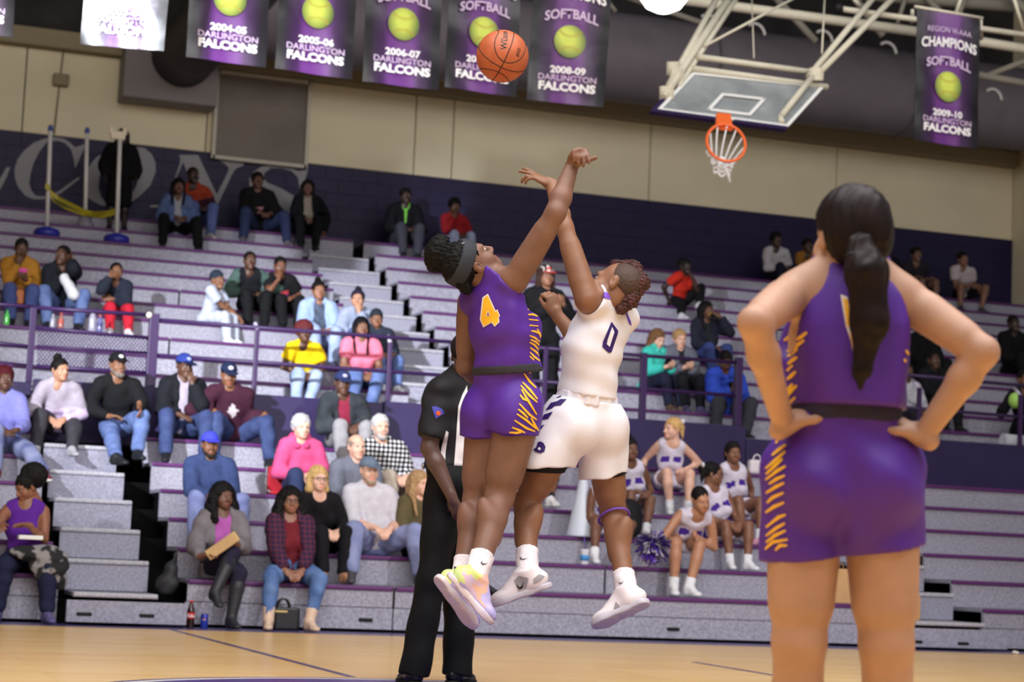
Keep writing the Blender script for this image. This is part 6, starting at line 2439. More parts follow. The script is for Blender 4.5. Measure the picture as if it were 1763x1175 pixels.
# ------------------------------------------------------------------ the crowd
JEANS = ((78, 96, 146), 'noise', (112, 130, 178), 9.0)
JEANS_D = ((48, 58, 96), 'noise', (66, 78, 120), 9.0)
JEANS_L = ((140, 156, 196), 'noise', (176, 190, 222), 8.0)
BLK = ((24, 24, 27),)
NAVY = ((36, 42, 66),)


def chest_print(x0, x1, z0, z1):
    return lambda c: ((c[:, 1] > 0.02) & (c[:, 0] > x0) & (c[:, 0] < x1) & (c[:, 2] > z0) & (c[:, 2] < z1)).astype(np.int32)


spectator('woman with maroon hair in a periwinkle blouse at the left edge', 8, 'L', 5, 632, fem=1, w=1.15, hair='curls', hcol=(74, 22, 30), skin=DK, top=((128, 128, 196),), bcol=((96, 104, 150), 'noise', (150, 156, 190), 6), shoe=(120, 24, 40), sole=(230, 225, 225), earring=(220, 180, 80), feet=[None, (78, -0.25)], hy=6, hands=('lap', 'lap'))
spectator('woman with a hair bun in a pink and grey windbreaker, legs apart', 100, 'L', 6, 612, hx=104, fem=1, hh=0.05, hair='bun', skin=LT, w=1.05, top=((196, 170, 208), 'noise', (214, 196, 222), 12), tfm=lambda c: (c[:, 2] > -0.01).astype(np.int32), tcols=[((168, 158, 172),)], tadd=0.022, bcol=((62, 60, 66),), shoe=(170, 168, 174), hands=('clasp', 'clasp'), hy=28, splay=.25, feet=[(60, -.05), (125, -.2)])
spectator('man in a black cap with white badge and a black sweater', 203, 'L', 6, 608, w=1.12, cap=(26, 26, 28), badge=(225, 225, 225), hh=0.012, hair='crop', skin=MD, beard=(120, 112, 106), brow=(30, 26, 26), top=BLK, bcol=JEANS, shoe=(28, 30, 34), hands=((188, 717, -0.10, (0.8, -.4, 0)), (240, 697, -0.28, (0.1, -.5, -1))), hy=14, splay=.2, feet=[(205, -0.42, -.40, (.5, -.8, 0)), (238, -0.12)])
spectator('man in a bright blue cap holding a hand to his chin, dark blazer', 308, 'L', 6, 608, hx=318, cap=(44, 58, 130), badge=(150, 160, 210), brim=(24, 28, 60), hh=0.012, hair='crop', skin=DK, top=((172, 160, 178),), jacket=((27, 28, 34),), open=0.045, bcol=JEANS_D, hands=('lap', 'face'), hy=18, hp=8, splay=.15)
spectator('man in a navy cap and maroon cardigan with a grey diamond on it', 402, 'L', 6, 626, hx=394, cap=(34, 40, 68), badge=(220, 220, 230), hh=0.012, hair='crop', skin=MD, w=1.15, top=((62, 30, 46),), tfm=lambda c: ((c[:, 1] > 0.02) & (np.abs(c[:, 0]) / 0.055 + np.abs(c[:, 2] - 0.04) / 0.085 < 1)).astype(np.int32), tcols=[((196, 184, 188),)], tadd=0.02, bcol=JEANS_D, hands=('knee', 'knee'), hp=12, splay=.3)
spectator('man in a dark leather jacket over a wine red shirt, navy cap', 590, 'L', 6, 641, cap=(44, 52, 92), badge=(170, 172, 190), hh=0.012, hair='crop', skin=DK, top=((140, 44, 68),), jacket=((44, 47, 52), 'noise', (62, 66, 72), 6), open=0.06, bcol=((150, 146, 150),), hands=('clasp', 'clasp'), hp=6)
spectator('woman in a sleeveless purple top with an afro puff, front row left', 42, 'L', 1, 800, hx=48, fem=1, w=1.18, hair='puff', hcol=(24, 22, 22), hh=0.075, skin=(140, 92, 68), top=((94, 42, 150),), sleeve='none', vneck=0.05, bcol=((34, 36, 62),), shoe=(92, 84, 130), hands=((-2, 905, -0.2), (50, 905, -0.12, (-.9, -.4, .1))), hy=-58, hp=24, tw=-14, feet=[(-8, .05), (82, 0.0)])
spectator('man in a royal blue cap and navy quarter-zip sweater', 362, 'L', 3, 742, cap=(66, 72, 214), hh=0.012, hair='crop', skin=MD, beard=(52, 42, 38), w=1.32, top=((52, 64, 104), 'noise', (62, 76, 120), 14), tadd=0.018, bcol=((112, 120, 168), 'noise', (136, 144, 190), 8), shoe=(60, 58, 70), hands=('clasp', 'clasp'), lean=10, splay=.22)
spectator('woman with black wavy hair in a grey jacket and tall black boots', 378, 'L', 1, 832, hx=384, fem=1, hair='curly', hcol=(20, 18, 20), skin=(110, 74, 60), top=((176, 92, 170),), vneck=0.06, jacket=((112, 106, 112), 'noise', (128, 122, 128), 10), open=0.07, bcol=((40, 38, 58),), loose=0.006, boots=0.85, shoe=(42, 42, 48), earring=(225, 220, 215), hands=((347, 958, -0.12, (.7, -.6, .2)), (407, 938, -0.16, (-.8, -.3, .2))), hy=16, feet=[(372, -0.02, -0.20, (.2, -.9, -.35)), (400, 0.02)], knees=[(0.55, -1, .8), None])
spectator('woman in a dark plaid blazer over a wine top, tan ankle boots', 500, 'L', 1, 840, fem=1, w=1.1, hair='curly', hcol=(22, 19, 20), skin=(146, 102, 82), top=((112, 36, 46),), vneck=0.06, jacket=((52, 36, 64), 'plaid', (92, 46, 62), 7.0), open=0.065, bcol=((70, 98, 150), 'noise', (104, 130, 178), 7), loose=0.008, boots=0.30, shoe=(214, 184, 160), glasses=1, hands=('clasp', 'clasp'), splay=.35, feet=[(461, 0.0), (535, 0.0)])
spectator('white-haired woman in a hot pink sweater', 514, 'L', 4, 714, hx=519, fem=1, w=1.12, hair='curls', hcol=(184, 182, 186), hh=0.02, skin=FR, top=((216, 84, 134),), tadd=0.02, hood=((206, 76, 126),), bcol=((50, 58, 92),), hands=('clasp', 'lap'), hy=10)
spectator('blonde woman with glasses in a black sweater', 556, 'L', 2, 804, hx=548, fem=1, w=1.08, hair='bob', hcol=(196, 160, 106), glasses=1, skin=FR, top=((26, 24, 28),), vneck=0.05, bcol=((26, 25, 30),), shoe=(170, 124, 92), hands=('clasp', 'clasp'), hy=8)
spectator('balding man in a plain grey sweater', 606, 'L', 3, 748, hx=614, hair='ring', hcol=(150, 132, 120), skin=FR, w=1.2, top=((112, 114, 128),), tadd=0.018, bcol=((60, 62, 76),), hands=('lap', 'lap'), hy=10)
spectator('white-bearded man in a black and white checked shirt', 672, 'L', 4, 716, hx=655, hair='short', hcol=(190, 188, 188), beard=(178, 174, 172), skin=FR, w=1.12, top=((30, 28, 32), 'check', (226, 224, 228), 7.0), tadd=0.016, bcol=((186, 172, 156),), shoe=(90, 70, 60), hands=('clasp', 'clasp'), hy=4)
spectator('man in a white sweater, grey cap and goatee with clasped hands', 642, 'L', 2, 786, hx=636, cap=(108, 120, 140), hh=0.012, hair='crop', hcol=(150, 130, 110), beard=(176, 150, 132), skin=FR, w=1.24, belly=0.8, top=((204, 200, 210),), tadd=0.016, sleeve='elbow', bcol=((120, 128, 172), 'noise', (146, 154, 194), 8), shoe=(70, 66, 70), hands=('clasp', 'clasp'), hy=6, splay=.35)
spectator('long-haired woman in an olive sweater partly behind the referee', 722, 'L', 2, 812, fem=1, hair='straight', hcol=(176, 142, 104), skin=FR, top=((98, 88, 62),), tadd=0.018, bcol=((34, 36, 46),), shoe=(40, 36, 36), hands=('lap', (742, 915, -0.15)), hy=30)
# cheerleaders
WH, PU = ((212, 204, 222),), ((70, 42, 140),)


def cheer_top(c):
    v = np.abs(c[:, 2] - 0.075 + np.abs(c[:, 0]) * 0.3) < 0.030
    return (((c[:, 1] > 0.0) & v & (np.abs(c[:, 0]) > 0.022) & (np.abs(c[:, 0]) < 0.115)) | (c[:, 2] < -0.11)).astype(np.int32)


def skirt_trim(c, J, S):
    k = (c - J['pelvis']) @ unit((J['knL'] + J['knR']) / 2 - J['pelvis'])
    return (k < 0.07 * S).astype(np.int32)


CH = dict(fem=1, top=WH, sleeve='none', tfm=cheer_top, tcols=[PU], bottom='skirt', bcol=WH, bfm=skirt_trim, bcols=[PU], shoe=(228, 226, 230), sock=(225, 225, 230), vneck=0.04)
spectator('blonde cheerleader in white and purple looking to the left', 1150, 'L', 5, 722, hx=1158, hair='updo', hcol=(206, 166, 110), bow=(226, 224, 232), skin=FR, hy=-62, tw=-10, hands=((1105, 815, .1), 'thigh'), yaw=-8, **CH)
spectator('cheerleader with braids sitting behind the one in glasses', 1262, 'L', 4, 762, hair='updo', hcol=(28, 22, 24), skin=(128, 86, 66), hy=-6, hands=('side', 'side'), **CH)
spectator('cheerleader with glasses seated in profile facing right', 1240, 'L', 3, 797, hx=1226, hair='updo', hcol=(24, 20, 22), bow=(226, 224, 232), glasses=1, skin=(126, 84, 64), hy=64, tw=8, hands=('clasp', 'clasp'), **CH)
spectator('cheerleader mostly hidden behind the shorts of the white-clad jumper', 1085, 'L', 4, 757, hair='bun', hcol=(28, 24, 26), bow=(150, 148, 158), skin=(112, 76, 58), hands=('lap', 'lap'), feet=[(1085, 0.0), (1115, -.1)], **CH)
spectator('cheerleader whose bare knees show behind the shin of the white-clad jumper', 1042, 'L', 3, 800, hair='pony', hcol=(24, 20, 22), skin=(112, 74, 56), hands=('lap', 'lap'), feet=[(1024, -.05), (1070, -.05)], splay=.3, **CH)
spectator('seated person in white sneakers hidden between the two jumpers', 936, 'L', 5, 722, hair='short', skin=(128, 84, 64), bottom='shorts', bcol=BLK, top=BLK, shoe=(232, 228, 232), sole=(235, 235, 235), sock=(40, 40, 44), feet=[(925, -.1), (950, -.24)])
# upper bank
spectator('woman in a mustard sweater holding a pink phone', 30, 'U', 3, 410, hx=37, fem=1, w=1.2, hair='crop', hcol=(26, 22, 22), skin=DK, top=((168, 116, 42),), tadd=0.02, bcol=((64, 74, 120),), shoe=(30, 30, 34), hands=('face', 'phone'), hp=20)
spectator('person in a black jacket and pale jeans, one hand raised to the head', 105, 'U', 3, 427, hx=108, hair='crop', skin=DK, top=((32, 34, 42),), tadd=0.024, hood=((26, 26, 32),), bcol=JEANS, shoe=(36, 34, 40), hands=((106, 478, -.1), (124, 452, -0.10, (-.2, -.1, 1), (.35, -.3, -1))), hy=-34, splay=.35, feet=[(80, 0.02), (135, -.02)])
spectator('child in a dark hoodie and red trousers', 200, 'U', 3, 455, S=.78, child=1, hair='crop', skin=MD, top=((40, 44, 58),), tadd=0.02, bcol=((196, 40, 58),), shoe=(225, 222, 226), hands=('mouth', 'cross'), feet=[(188, 0), (222, -.02)])
spectator('boy all in white with a dark beanie, turned to the right', 358, 'U', 3, 465, hx=374, yaw=55, hy=-20, beanie=(44, 52, 66), hh=0.02, skin=MD, top=((196, 202, 222),), tadd=0.016, hem=0.02, sleeve='short', bcol=((192, 197, 214),), loose=0.016, shoe=(222, 222, 224), hands=((408, 545, .1), (412, 548, 0)), lean=30, feet=[(396, 0.0), (410, 0.15)])
spectator('boy in a green and black hoodie', 430, 'U', 4, 437, hair='crop', skin=DK, top=((74, 96, 90),), tfm=lambda c: ((np.abs(c[:, 0]) < 0.145) & (c[:, 2] > -0.05)).astype(np.int32), tcols=[((28, 28, 34),)], tadd=0.02, bcol=BLK, hands=('thigh', 'thigh'))
spectator('boy in a black T-shirt with a red and blue print, hand over his face', 488, 'U', 4, 446, hx=482, hair='crop', skin=(118, 76, 56), top=((28, 27, 30),), sleeve='short', tfm=lambda c: np.where((c[:, 1] > 0.02) & (np.abs(c[:, 0] + 0.01) < 0.07) & (np.abs(c[:, 2] + 0.02) < 0.07), np.where(c[:, 2] > -0.01, 1, 2), 0).astype(np.int32), tcols=[((176, 60, 66),), ((50, 52, 110),)], bcol=BLK, hands=('face', 'lap'), hp=16)
spectator('woman with a topknot in a light denim jacket', 545, 'U', 2, 476, hx=549, fem=1, w=1.15, hair='bun', hh=0.06, skin=(150, 104, 80), top=((56, 62, 74), 'noise', (90, 100, 120), 14), jacket=((142, 164, 210), 'noise', (168, 188, 226), 9), collar=((150, 172, 216),), open=0.07, bcol=JEANS_L, shoe=(60, 62, 76), hands=('lap', 'lap'))
spectator('woman in a grey hoodie with a dark headband, hand at her chin', 610, 'U', 2, 497, hx=616, fem=1, hair='band', hcol=(40, 34, 50), hh=0.04, skin=LT, top=((150, 158, 182),), tadd=0.024, bcol=((80, 90, 130),), hands=('lap', 'face'), hy=-18)
spectator('child in a dark beanie and dark jacket behind the pink shirt', 656, 'U', 1, 530, hx=648, S=.8, child=1, beanie=(40, 46, 54), hh=0.02, skin=MD, top=((46, 50, 64),), tadd=0.022, bcol=JEANS, shoe=(226, 226, 230), hands=('lap', 'lap'), hy=-8)
spectator('person with red hair in a bright yellow T-shirt and pale jeans', 524, 'U', 0, 553, hair='afro', hcol=(96, 40, 44), hh=0.04, fem=.5, skin=DK, w=1.1, top=((236, 198, 24),), sleeve='short', bcol=JEANS_L, shoe=(200, 200, 204), hands=('clasp', 'clasp'), feet=[(508, .05), (533, .05)])
spectator('woman with long black hair in a pink T-shirt', 622, 'U', 0, 548, fem=1, w=1.22, hair='straight', hcol=(20, 18, 22), skin=(128, 88, 68), top=((240, 122, 148),), sleeve='short', bcol=JEANS, shoe=(60, 60, 70), hands=('clasp', 'clasp'), feet=[(606, .05), (640, .05)])
spectator('woman in a denim jacket and black trousers on the top rows at left', 302, 'U', 9, 311, hx=307, fem=1, hair='long', hcol=(16, 14, 18), skin=DK, top=((150, 152, 160),), jacket=((72, 88, 128), 'noise', (88, 104, 146), 9), open=0.05, bcol=((14, 14, 16),), shoe=(18, 18, 20), hands=('lap', 'lap'), splay=.25)
spectator('person in an orange and maroon top behind the denim jacket', 340, 'U', 10, 293, hx=332, hair='crop', skin=(60, 44, 40), top=((62, 30, 44),), tfm=lambda c: (c[:, 2] > 0.06).astype(np.int32), tcols=[((140, 54, 34),)], bcol=((84, 96, 146),), shoe=(186, 178, 170), hands=('lap', 'lap'), hy=10)
spectator('person in a black hoodie with a small pink print, top row', 446, 'U', 10, 300, hx=443, w=1.15, hair='short', skin=DK, top=((16, 15, 18),), tadd=0.02, tfm=chest_print(-.06, .06, 0.0, 0.03), tcols=[((170, 120, 130),)], bcol=((44, 52, 84),), shoe=(110, 100, 106), hands=('lap', 'lap'), splay=.35)
spectator('woman in a black coat over a beige blouse by the upper steps', 530, 'U', 10, 310, fem=1, hair='long', hcol=(18, 15, 18), skin=(96, 66, 54), top=((128, 118, 106),), jacket=((16, 16, 22),), open=0.06, jhem=.12, bcol=((18, 18, 22),), hands=('lap', 'side'), yaw=-12)
spectator('person in a black jacket with a lime green stripe down the front', 692, 'U', 10, 327, hx=698, w=1.1, hair='short', skin=(64, 46, 42), top=((120, 200, 80),), jacket=((18, 18, 24),), open=0.022, bcol=((58, 58, 68),), hands=('lap', 'lap'))
spectator('person in a dark red top on the top row right of the lime stripe', 782, 'U', 10, 347, hair='curls', hcol=(14, 12, 14), skin=DK, fem=.5, top=((140, 30, 36),), bcol=((150, 158, 190),), shoe=(60, 60, 66), hands=('face', 'lap'), hp=10)
spectator('person in a bright red T-shirt and black trousers, knees drawn up', 1168, 'U', 7, 448, hx=1178, hair='short', skin=(54, 38, 34), top=((190, 44, 32),), sleeve='short', bcol=((22, 22, 26),), shoe=(196, 192, 200), yaw=30, hands=('side', 'face'), splay=.1, feet=[(1176, -.20), (1208, .05, -.05)])
spectator('woman drinking from a dark bottle, black jacket with a red strap', 1214, 'U', 3, 520, hx=1216, fem=1, w=.9, hair='long', hcol=(22, 18, 22), skin=(104, 70, 54), top=((40, 44, 48),), jacket=((36, 38, 52),), open=0.05, bcol=((58, 70, 122),), hands=('lap', 'mouth'), hy=18)
spectator('girl with long brown hair in a turquoise jacket', 1122, 'U', 1, 567, hx=1132, fem=1, S=.88, hair='long', hcol=(116, 82, 56), skin=FR, yaw=18, top=((64, 190, 176),), tadd=0.026, hood=((84, 206, 192),), bcol=((34, 36, 56),), shoe=(90, 70, 56), hands=('phone', 'phone'), hp=22)
spectator('fair-haired person in a grey zip hoodie and black trousers', 1168, 'U', 1, 567, hx=1170, S=.9, hair='short', hcol=(176, 140, 98), skin=FR, top=((40, 40, 46),), jacket=((104, 106, 120),), open=0.04, bcol=((28, 28, 34),), shoe=(88, 80, 120), hands=('phone', 'phone'), hp=8)
spectator('man in a royal blue hoodie looking down at a phone', 1248, 'U', 0, 608, w=1.18, hair='crop', skin=DK, top=((50, 78, 190),), tadd=0.026, hood=((44, 70, 176),), bcol=((56, 58, 66),), loose=0.022, shoe=(40, 40, 46), hands=('phone', 'phone'), hp=38, splay=.25, feet=[(1232, .05), (1286, -.02)])
spectator('person in a white jacket on the dim top row at right', 1336, 'U', 10, 405, hair='curls', hcol=(14, 12, 16), skin=(70, 48, 42), top=((176, 172, 180),), bcol=((28, 28, 46),), hands=('lap', 'lap'))
spectator('person in a mustard and blue top behind the ponytail girl', 1390, 'U', 10, 415, hair='short', skin=(70, 50, 42), top=((60, 58, 90),), tfm=lambda c: (c[:, 2] > 0.02).astype(np.int32), tcols=[((136, 92, 36),)], bcol=BLK)
spectator('person all in black on the dim top row right of the ponytail', 1526, 'U', 10, 420, hair='short', skin=(72, 50, 42), top=((20, 19, 24),), bcol=BLK)
spectator('person in a dark T-shirt with a grey print and bare shins', 1577, 'U', 10, 430, hair='short', skin=(110, 80, 66), top=((40, 38, 44),), sleeve='short', tfm=chest_print(-.06, .06, -.02, 0.03), tcols=[((120, 116, 122),)], bottom='shorts', bcol=((30, 30, 34),), shoe=(60, 58, 62), hands=('knee', 'knee'))
spectator('person in a white T-shirt and dark shorts, legs crossed wide', 1657, 'U', 10, 438, hair='short', skin=(130, 92, 74), top=((184, 172, 178),), sleeve='short', bottom='shorts', bcol=((28, 26, 32),), shoe=(70, 66, 66), hands=('lap', 'lap'), splay=.3, feet=[(1655, 0.02), (1692, 0.05)])
spectator('person in a black jacket cut off at the right edge', 1745, 'U', 4, 546, w=1.1, hair='crop', skin=(58, 42, 36), top=((18, 17, 20),), tadd=0.024, bcol=((20, 20, 24),))
spectator('person in black sitting behind the akimbo arm', 1586, 'U', 3, 545, w=1.15, hair='crop', skin=(56, 40, 36), top=((17, 17, 20),), tadd=0.024, bcol=((20, 20, 24),))
spectator('boy in a black hoodie framed by the bent right arm', 1607, 'U', 1, 604, S=.85, hair='crop', skin=(84, 58, 46), top=((24, 24, 28),), tadd=0.022, hood=((22, 22, 26),), bcol=((26, 26, 30),), hands=('lap', 'lap'))
spectator('person in a white patterned shirt beside the purple jersey', 1560, 'U', 0, 622, fem=1, hair='short', skin=DK, top=((198, 198, 206), 'noise', (150, 150, 164), 30), bcol=((40, 38, 48),), hands=('lap', 'lap'))
spectator('person in dark clothes holding something lime green, right edge', 1763, 'U', 0, 640, hair='crop', skin=(110, 74, 58), top=((30, 28, 32),), bcol=((28, 28, 32),), hands=((1740, 690, -.1), 'lap'))

# ------------------------------------------------------------------ more people: the bending cheerleader, the man at the rail, the dark standing figure
def stander(label, X, Y, Z, headpx, S, **d):
    """upright figure facing the court"""
    f, lat = np.array([0, -1.0, 0]), np.array([1.0, 0, 0])
    hs = 0.55 + 0.45 * S
    J = {'hs': hs}
    H = np.array([X, Y, Z + 0.93 * S])
    J['pelvis'], J['chest'], J['neck'] = H, H + Zv * 0.29 * S, H + Zv * 0.50 * S
    J['hc'] = H + Zv * 0.655 * S + f * 0.02
    J['head'] = frame(f, Zv)
    J['shR'], J['shL'] = H + Zv * 0.452 * S - lat * 0.165 * S, H + Zv * 0.452 * S + lat * 0.165 * S
    J['hipR'], J['hipL'] = H - lat * 0.088 * S, H + lat * 0.088 * S
    for sd, sg in (('R', -1), ('L', 1)):
        J['an' + sd] = np.array([X + sg * 0.12 * S, Y, Z + 0.094 * S])
        J['kn' + sd] = (J['hip' + sd] + J['an' + sd]) / 2 + f * 0.02
        J['foot' + sd] = frame(f + lat * sg * 0.2, Zv)
        J['ft' + sd] = J['an' + sd] + f * 0.14 * S - Zv * 0.06 * S
        hand = d.get('hand' + sd + 'p', J['hip' + sd] + lat * sg * 0.16 * S + f * 0.06)
        J['el' + sd], J['wr' + sd] = ik(J['sh' + sd], hand, 0.285 * S, 0.25 * S, -f + lat * sg * 0.5)
        J['hand' + sd] = hand_frame(d.get('hand' + sd + 'd', -Zv + f * 0.2), lat * sg if 'handRd' not in d else f, sd)
    root = empty('person', (X, Y, Z), label, 'person')
    person_mesh(root, J, S, d)
    return root, J


q = at_Y(940, 455, PAR_Y + 0.45)
stander('person in black with a red and white cap standing at the rail between the jumpers', q[0], PAR_Y + 0.45, WALK_Z - 0.08, None, (q[2] - WALK_Z + 0.08) / 1.72,
        cap=(232, 226, 226), brim=(224, 84, 80), badge=(226, 84, 80), hair='straight', hcol=(60, 40, 34), fem=.5, skin=(150, 106, 84), top=((24, 24, 28),), tadd=0.02, bcol=((24, 24, 28),), loose=0.02,
        handRp=at_Y(945, 525, PAR_Y + 0.25), handLp=at_Y(970, 525, PAR_Y + 0.25), handRd=np.array([.6, -.6, .4]), handLd=np.array([-.6, -.6, .4]))
q = at_Y(211, 222, UY(9) + 0.45)
stander('dark hooded figure in long black clothes standing before the wall letters', q[0], UY(9) + 0.40, UZ(9), None, (q[2] - UZ(9)) / 1.74, noface=1, hair='long', hcol=(40, 24, 22), skin=(36, 26, 24), w=1.15, top=((14, 13, 15),), tadd=0.03, hem=.2, bottom='skirt', short=1.35, bcol=((14, 13, 15),), shoe=(14, 13, 15))

spectator('cheerleader leaning far forward with a purple pompom in her hand', 1168, 'L', 2, 842, hx=1206, S=.92, lean=60, sit=0.16, yaw=-4, tw=-10, hair='crop', hcol=(24, 18, 20), skin=(176, 126, 98), hp=18, hy=16, ht=-10,
          hands=((1136, 925, -0.42, (-.5, -.3, -.8)), (1196, 922, -0.20, (.1, -.3, -1))), feet=[(1160, 0.02), (1190, -.02)], **CH)

# ------------------------------------------------------------------ things people hold or have beside them
def at_row(px, sec, row, dy=0.12):
    Y = (LY(row) if sec == 'L' else UY(row)) + dy
    Z = LZ(row) if sec == 'L' else UZ(row)
    return np.array([X_at(px, Y, Z), Y, Z])


def bottle(label, P, h, liquid, capc, lab=None, r=0.033, group=None, clear=True):
    t = empty('bottle', P, label, 'bottle', group)
    b = MB().lathe(P, [(r * .9, 0.0), (r, .01), (r, h * .28), (r * .92, h * .42), (r, h * .55), (r * .85, h * .68), (r * .42, h * .86), (r * .38, h * .93)], 18)
    b.build('bottle_body', mat(liquid, 0.12, 0.6, alpha=0.8 if clear else 1.0), t)
    MB().lathe(P + Zv * h * .925, [(r * .44, 0), (r * .46, .006), (r * .46, h * .07), (r * .36, h * .075)], 14).build('bottle_cap', mat(capc, 0.4, 0.4), t)
    if lab:
        MB().lathe(P + Zv * h * .34, [(r * 1.015, 0), (r * 1.02, .003), (r * 1.02, h * .22), (r * 1.015, h * .225)], 18).build('bottle_label', mat(lab, 0.4, 0.4), t)
    return t


P = at_Z(327, 1082, 0)
cola = bottle('cola bottle with red cap and red label on the floor before the front bench', P, 0.235, (40, 18, 14), (206, 44, 40), (206, 44, 40), 0.034, clear=False)
text_mesh('Coke', 0.036, cola, P + Zv * 0.105 - np.array([math.sin(YAW), math.cos(YAW), 0]) * -0.0 + unit(CAM - P) * np.array([1, 1, 0]) * 0.0365, np.array([math.cos(YAW), -math.sin(YAW), 0]), Zv, M_WHITE, 0.8, 0.001)
P = at_Z(351, 1082, 0)
can = empty('soda_can', P, 'blue soda can on the floor beside the cola bottle', 'can')
MB().lathe(P, [(0.026, 0), (0.033, 0.008), (0.033, 0.105), (0.027, 0.118), (0.027, 0.121), (0.024, 0.119)], 20).build('can_body', mat((46, 66, 180), 0.3, 0.5, 0.2), can)
fr_ = unit((CAM - P) * np.array([1, 1, 0]))
rx = np.array([-fr_[1], fr_[0], 0])
c = P + Zv * 0.072 + fr_ * 0.0345
for z0, z1, col in ((0.002, 0.016, (206, 44, 48)), (-0.016, -0.002, (40, 56, 150)), (-0.002, 0.002, (235, 235, 238))):
    b = MB()
    pts = [c + rx * x + Zv * z for x, z in [(-math.sqrt(max(0.016 ** 2 - z0 ** 2, 1e-6)), z0), (math.sqrt(max(0.016 ** 2 - z0 ** 2, 1e-6)), z0), (math.sqrt(max(0.0162 ** 2 - z1 ** 2, 1e-6)), z1), (-math.sqrt(max(0.0162 ** 2 - z1 ** 2, 1e-6)), z1)]]
    b.prism(pts, fr_ * 0.001).build('logo', mat(col, 0.4, 0.4), can)

hb = np.array([X_at(491, 17.2, 0.0), 17.20, 0.0])
bag = empty('handbag', hb, 'black leather handbag on the floor between the tan ankle boots', 'bag')
MB().obox(hb + Zv * 0.105, ((1, 0, 0), (0, 1, 0), (0, 0, 1)), (0.115, 0.05, 0.10), 0.02).build('bag_body', mat((22, 21, 24), 0.35, 0.5, bump=0.15), bag)
for dy in (-.03, .03):
    MB().tube([hb + [0.055 * math.cos(t) - .03, dy, 0.20 + 0.075 * math.sin(t)] for t in np.linspace(0, PI, 12)], 0.008, 8).build('bag_handle', mat((20, 19, 21), 0.4, 0.4), bag)
MB().obox(hb + np.array([-.055, -.052, .165]), ((1, 0, 0), (0, 1, 0), (0, 0, 1)), (0.055, 0.004, 0.008), 0.003).build('zip', mat((206, 180, 120), 0.3, 0.5, 0.8), bag)
P = np.array([3.10, 17.42, 0.27])
sb = empty('shoulder_bag', P, 'dark slouchy bag sitting on the lowest aisle step', 'bag')
V, Q = solid([ell(P + [0, 0, .09], (.10, .09, .10)), ell(P + [.03, 0, .20], (.06, .07, .10)), cone(P + [.05, 0, .26], P + [.06, .02, .36], .012)], 0.012, 0.04, folds=(0.006, 50, 2), cuts=[(P + [0, 0, .003], (0, 0, -1))])
link('bag_body', mesh_np('bag_body', V, Q), sb, mat((44, 44, 48), 0.6, 0.3))

# parcel in the hands of the woman in grey
c = at_Y(383, 940, LY(1) - 0.215)
ax = unit(CR * 0.82 + CU * 0.57)
ay = unit(np.cross(ax, CF))
pc = empty('paper_parcel', c, 'long tan paper parcel held on the lap of the woman in tall boots', 'parcel')
MB().obox(c, (ax, unit(np.cross(ay, ax)), ay), (0.155, 0.035, 0.048), 0.012).build('wrapping', mat((198, 164, 118), 0.7, 0.3, pat='noise', scale=12, amount=0.08), pc)
# front-left woman: white box and patterned scarf
c = at_Y(52, 926, LY(1) - 0.10)
wb = empty('takeout_box', c, 'flat white box on the lap of the woman in purple', 'box')
MB().obox(c, ((1, 0, 0), (0, 1, 0), (0, 0, 1)), (0.10, 0.07, 0.018), 0.006).build('box_body', M_WHITE, wb)
c = at_Y(62, 965, LY(1) - 0.16)
sc = empty('scarf', c, 'black and white patterned scarf hanging over the knees of the woman in purple', 'scarf')
V, Q = solid([ell(c + [0, 0, .06], (.21, .10, .07)), ell(c + [.10, -.04, -.05], (.15, .07, .14)), cone(c + [.17, -.03, 0], c + [.20, -.03, -.17], .085, .06)], 0.011, 0.06, folds=(0.010, 45, 4))
link('scarf_cloth', mesh_np('scarf_cloth', V, Q), sc, mat((40, 40, 43), 0.85, 0.2, pat='camo', scale=11.0, c2=(140, 136, 138)))
# red seat back behind the pink sweater
P = at_row(474, 'L', 4, 0.16)
rs_ = empty('stadium_seat', P, 'red folding stadium seat beside the woman in hot pink', 'seat')
MB().obox(P + [0.02, 0.02, 0.15], ((1, 0, 0), (0, 1, 0), (0, 0, 1)), (0.10, 0.02, 0.13), 0.015).build('seat_back', mat((182, 40, 54), 0.7, 0.2), rs_)
MB().obox(P + [0.02, -0.05, 0.022], ((1, 0, 0), (0, 1, 0), (0, 0, 1)), (0.10, 0.10, 0.018), 0.01).build('seat_pad', mat((182, 40, 54), 0.7, 0.2), rs_)
MB().tube([P + [-.09, -.13, .03], P + [-.09, .04, .05], P + [-.09, .045, .28]], 0.009, 8).build('seat_frame', mat((190, 188, 192), 0.4, 0.5, 0.6), rs_)
# floral cloth
P = at_Y(738, 960, LY(1) - 0.02)
fc = empty('floral_cloth', P, 'orange and red floral cloth hanging beside the woman in olive', 'cloth')
V, Q = solid([cone(P + [0, 0, .13], P + [0.02, 0, -.12], .065, .085), ell(P + [0.01, 0, -.15], (.09, .05, .08))], 0.011, 0.04, folds=(0.012, 40, 4))
link('cloth', mesh_np('cloth', V, Q), fc, mat((148, 40, 34), 0.85, 0.2, pat='camo', scale=13.0, c2=(226, 150, 96)))
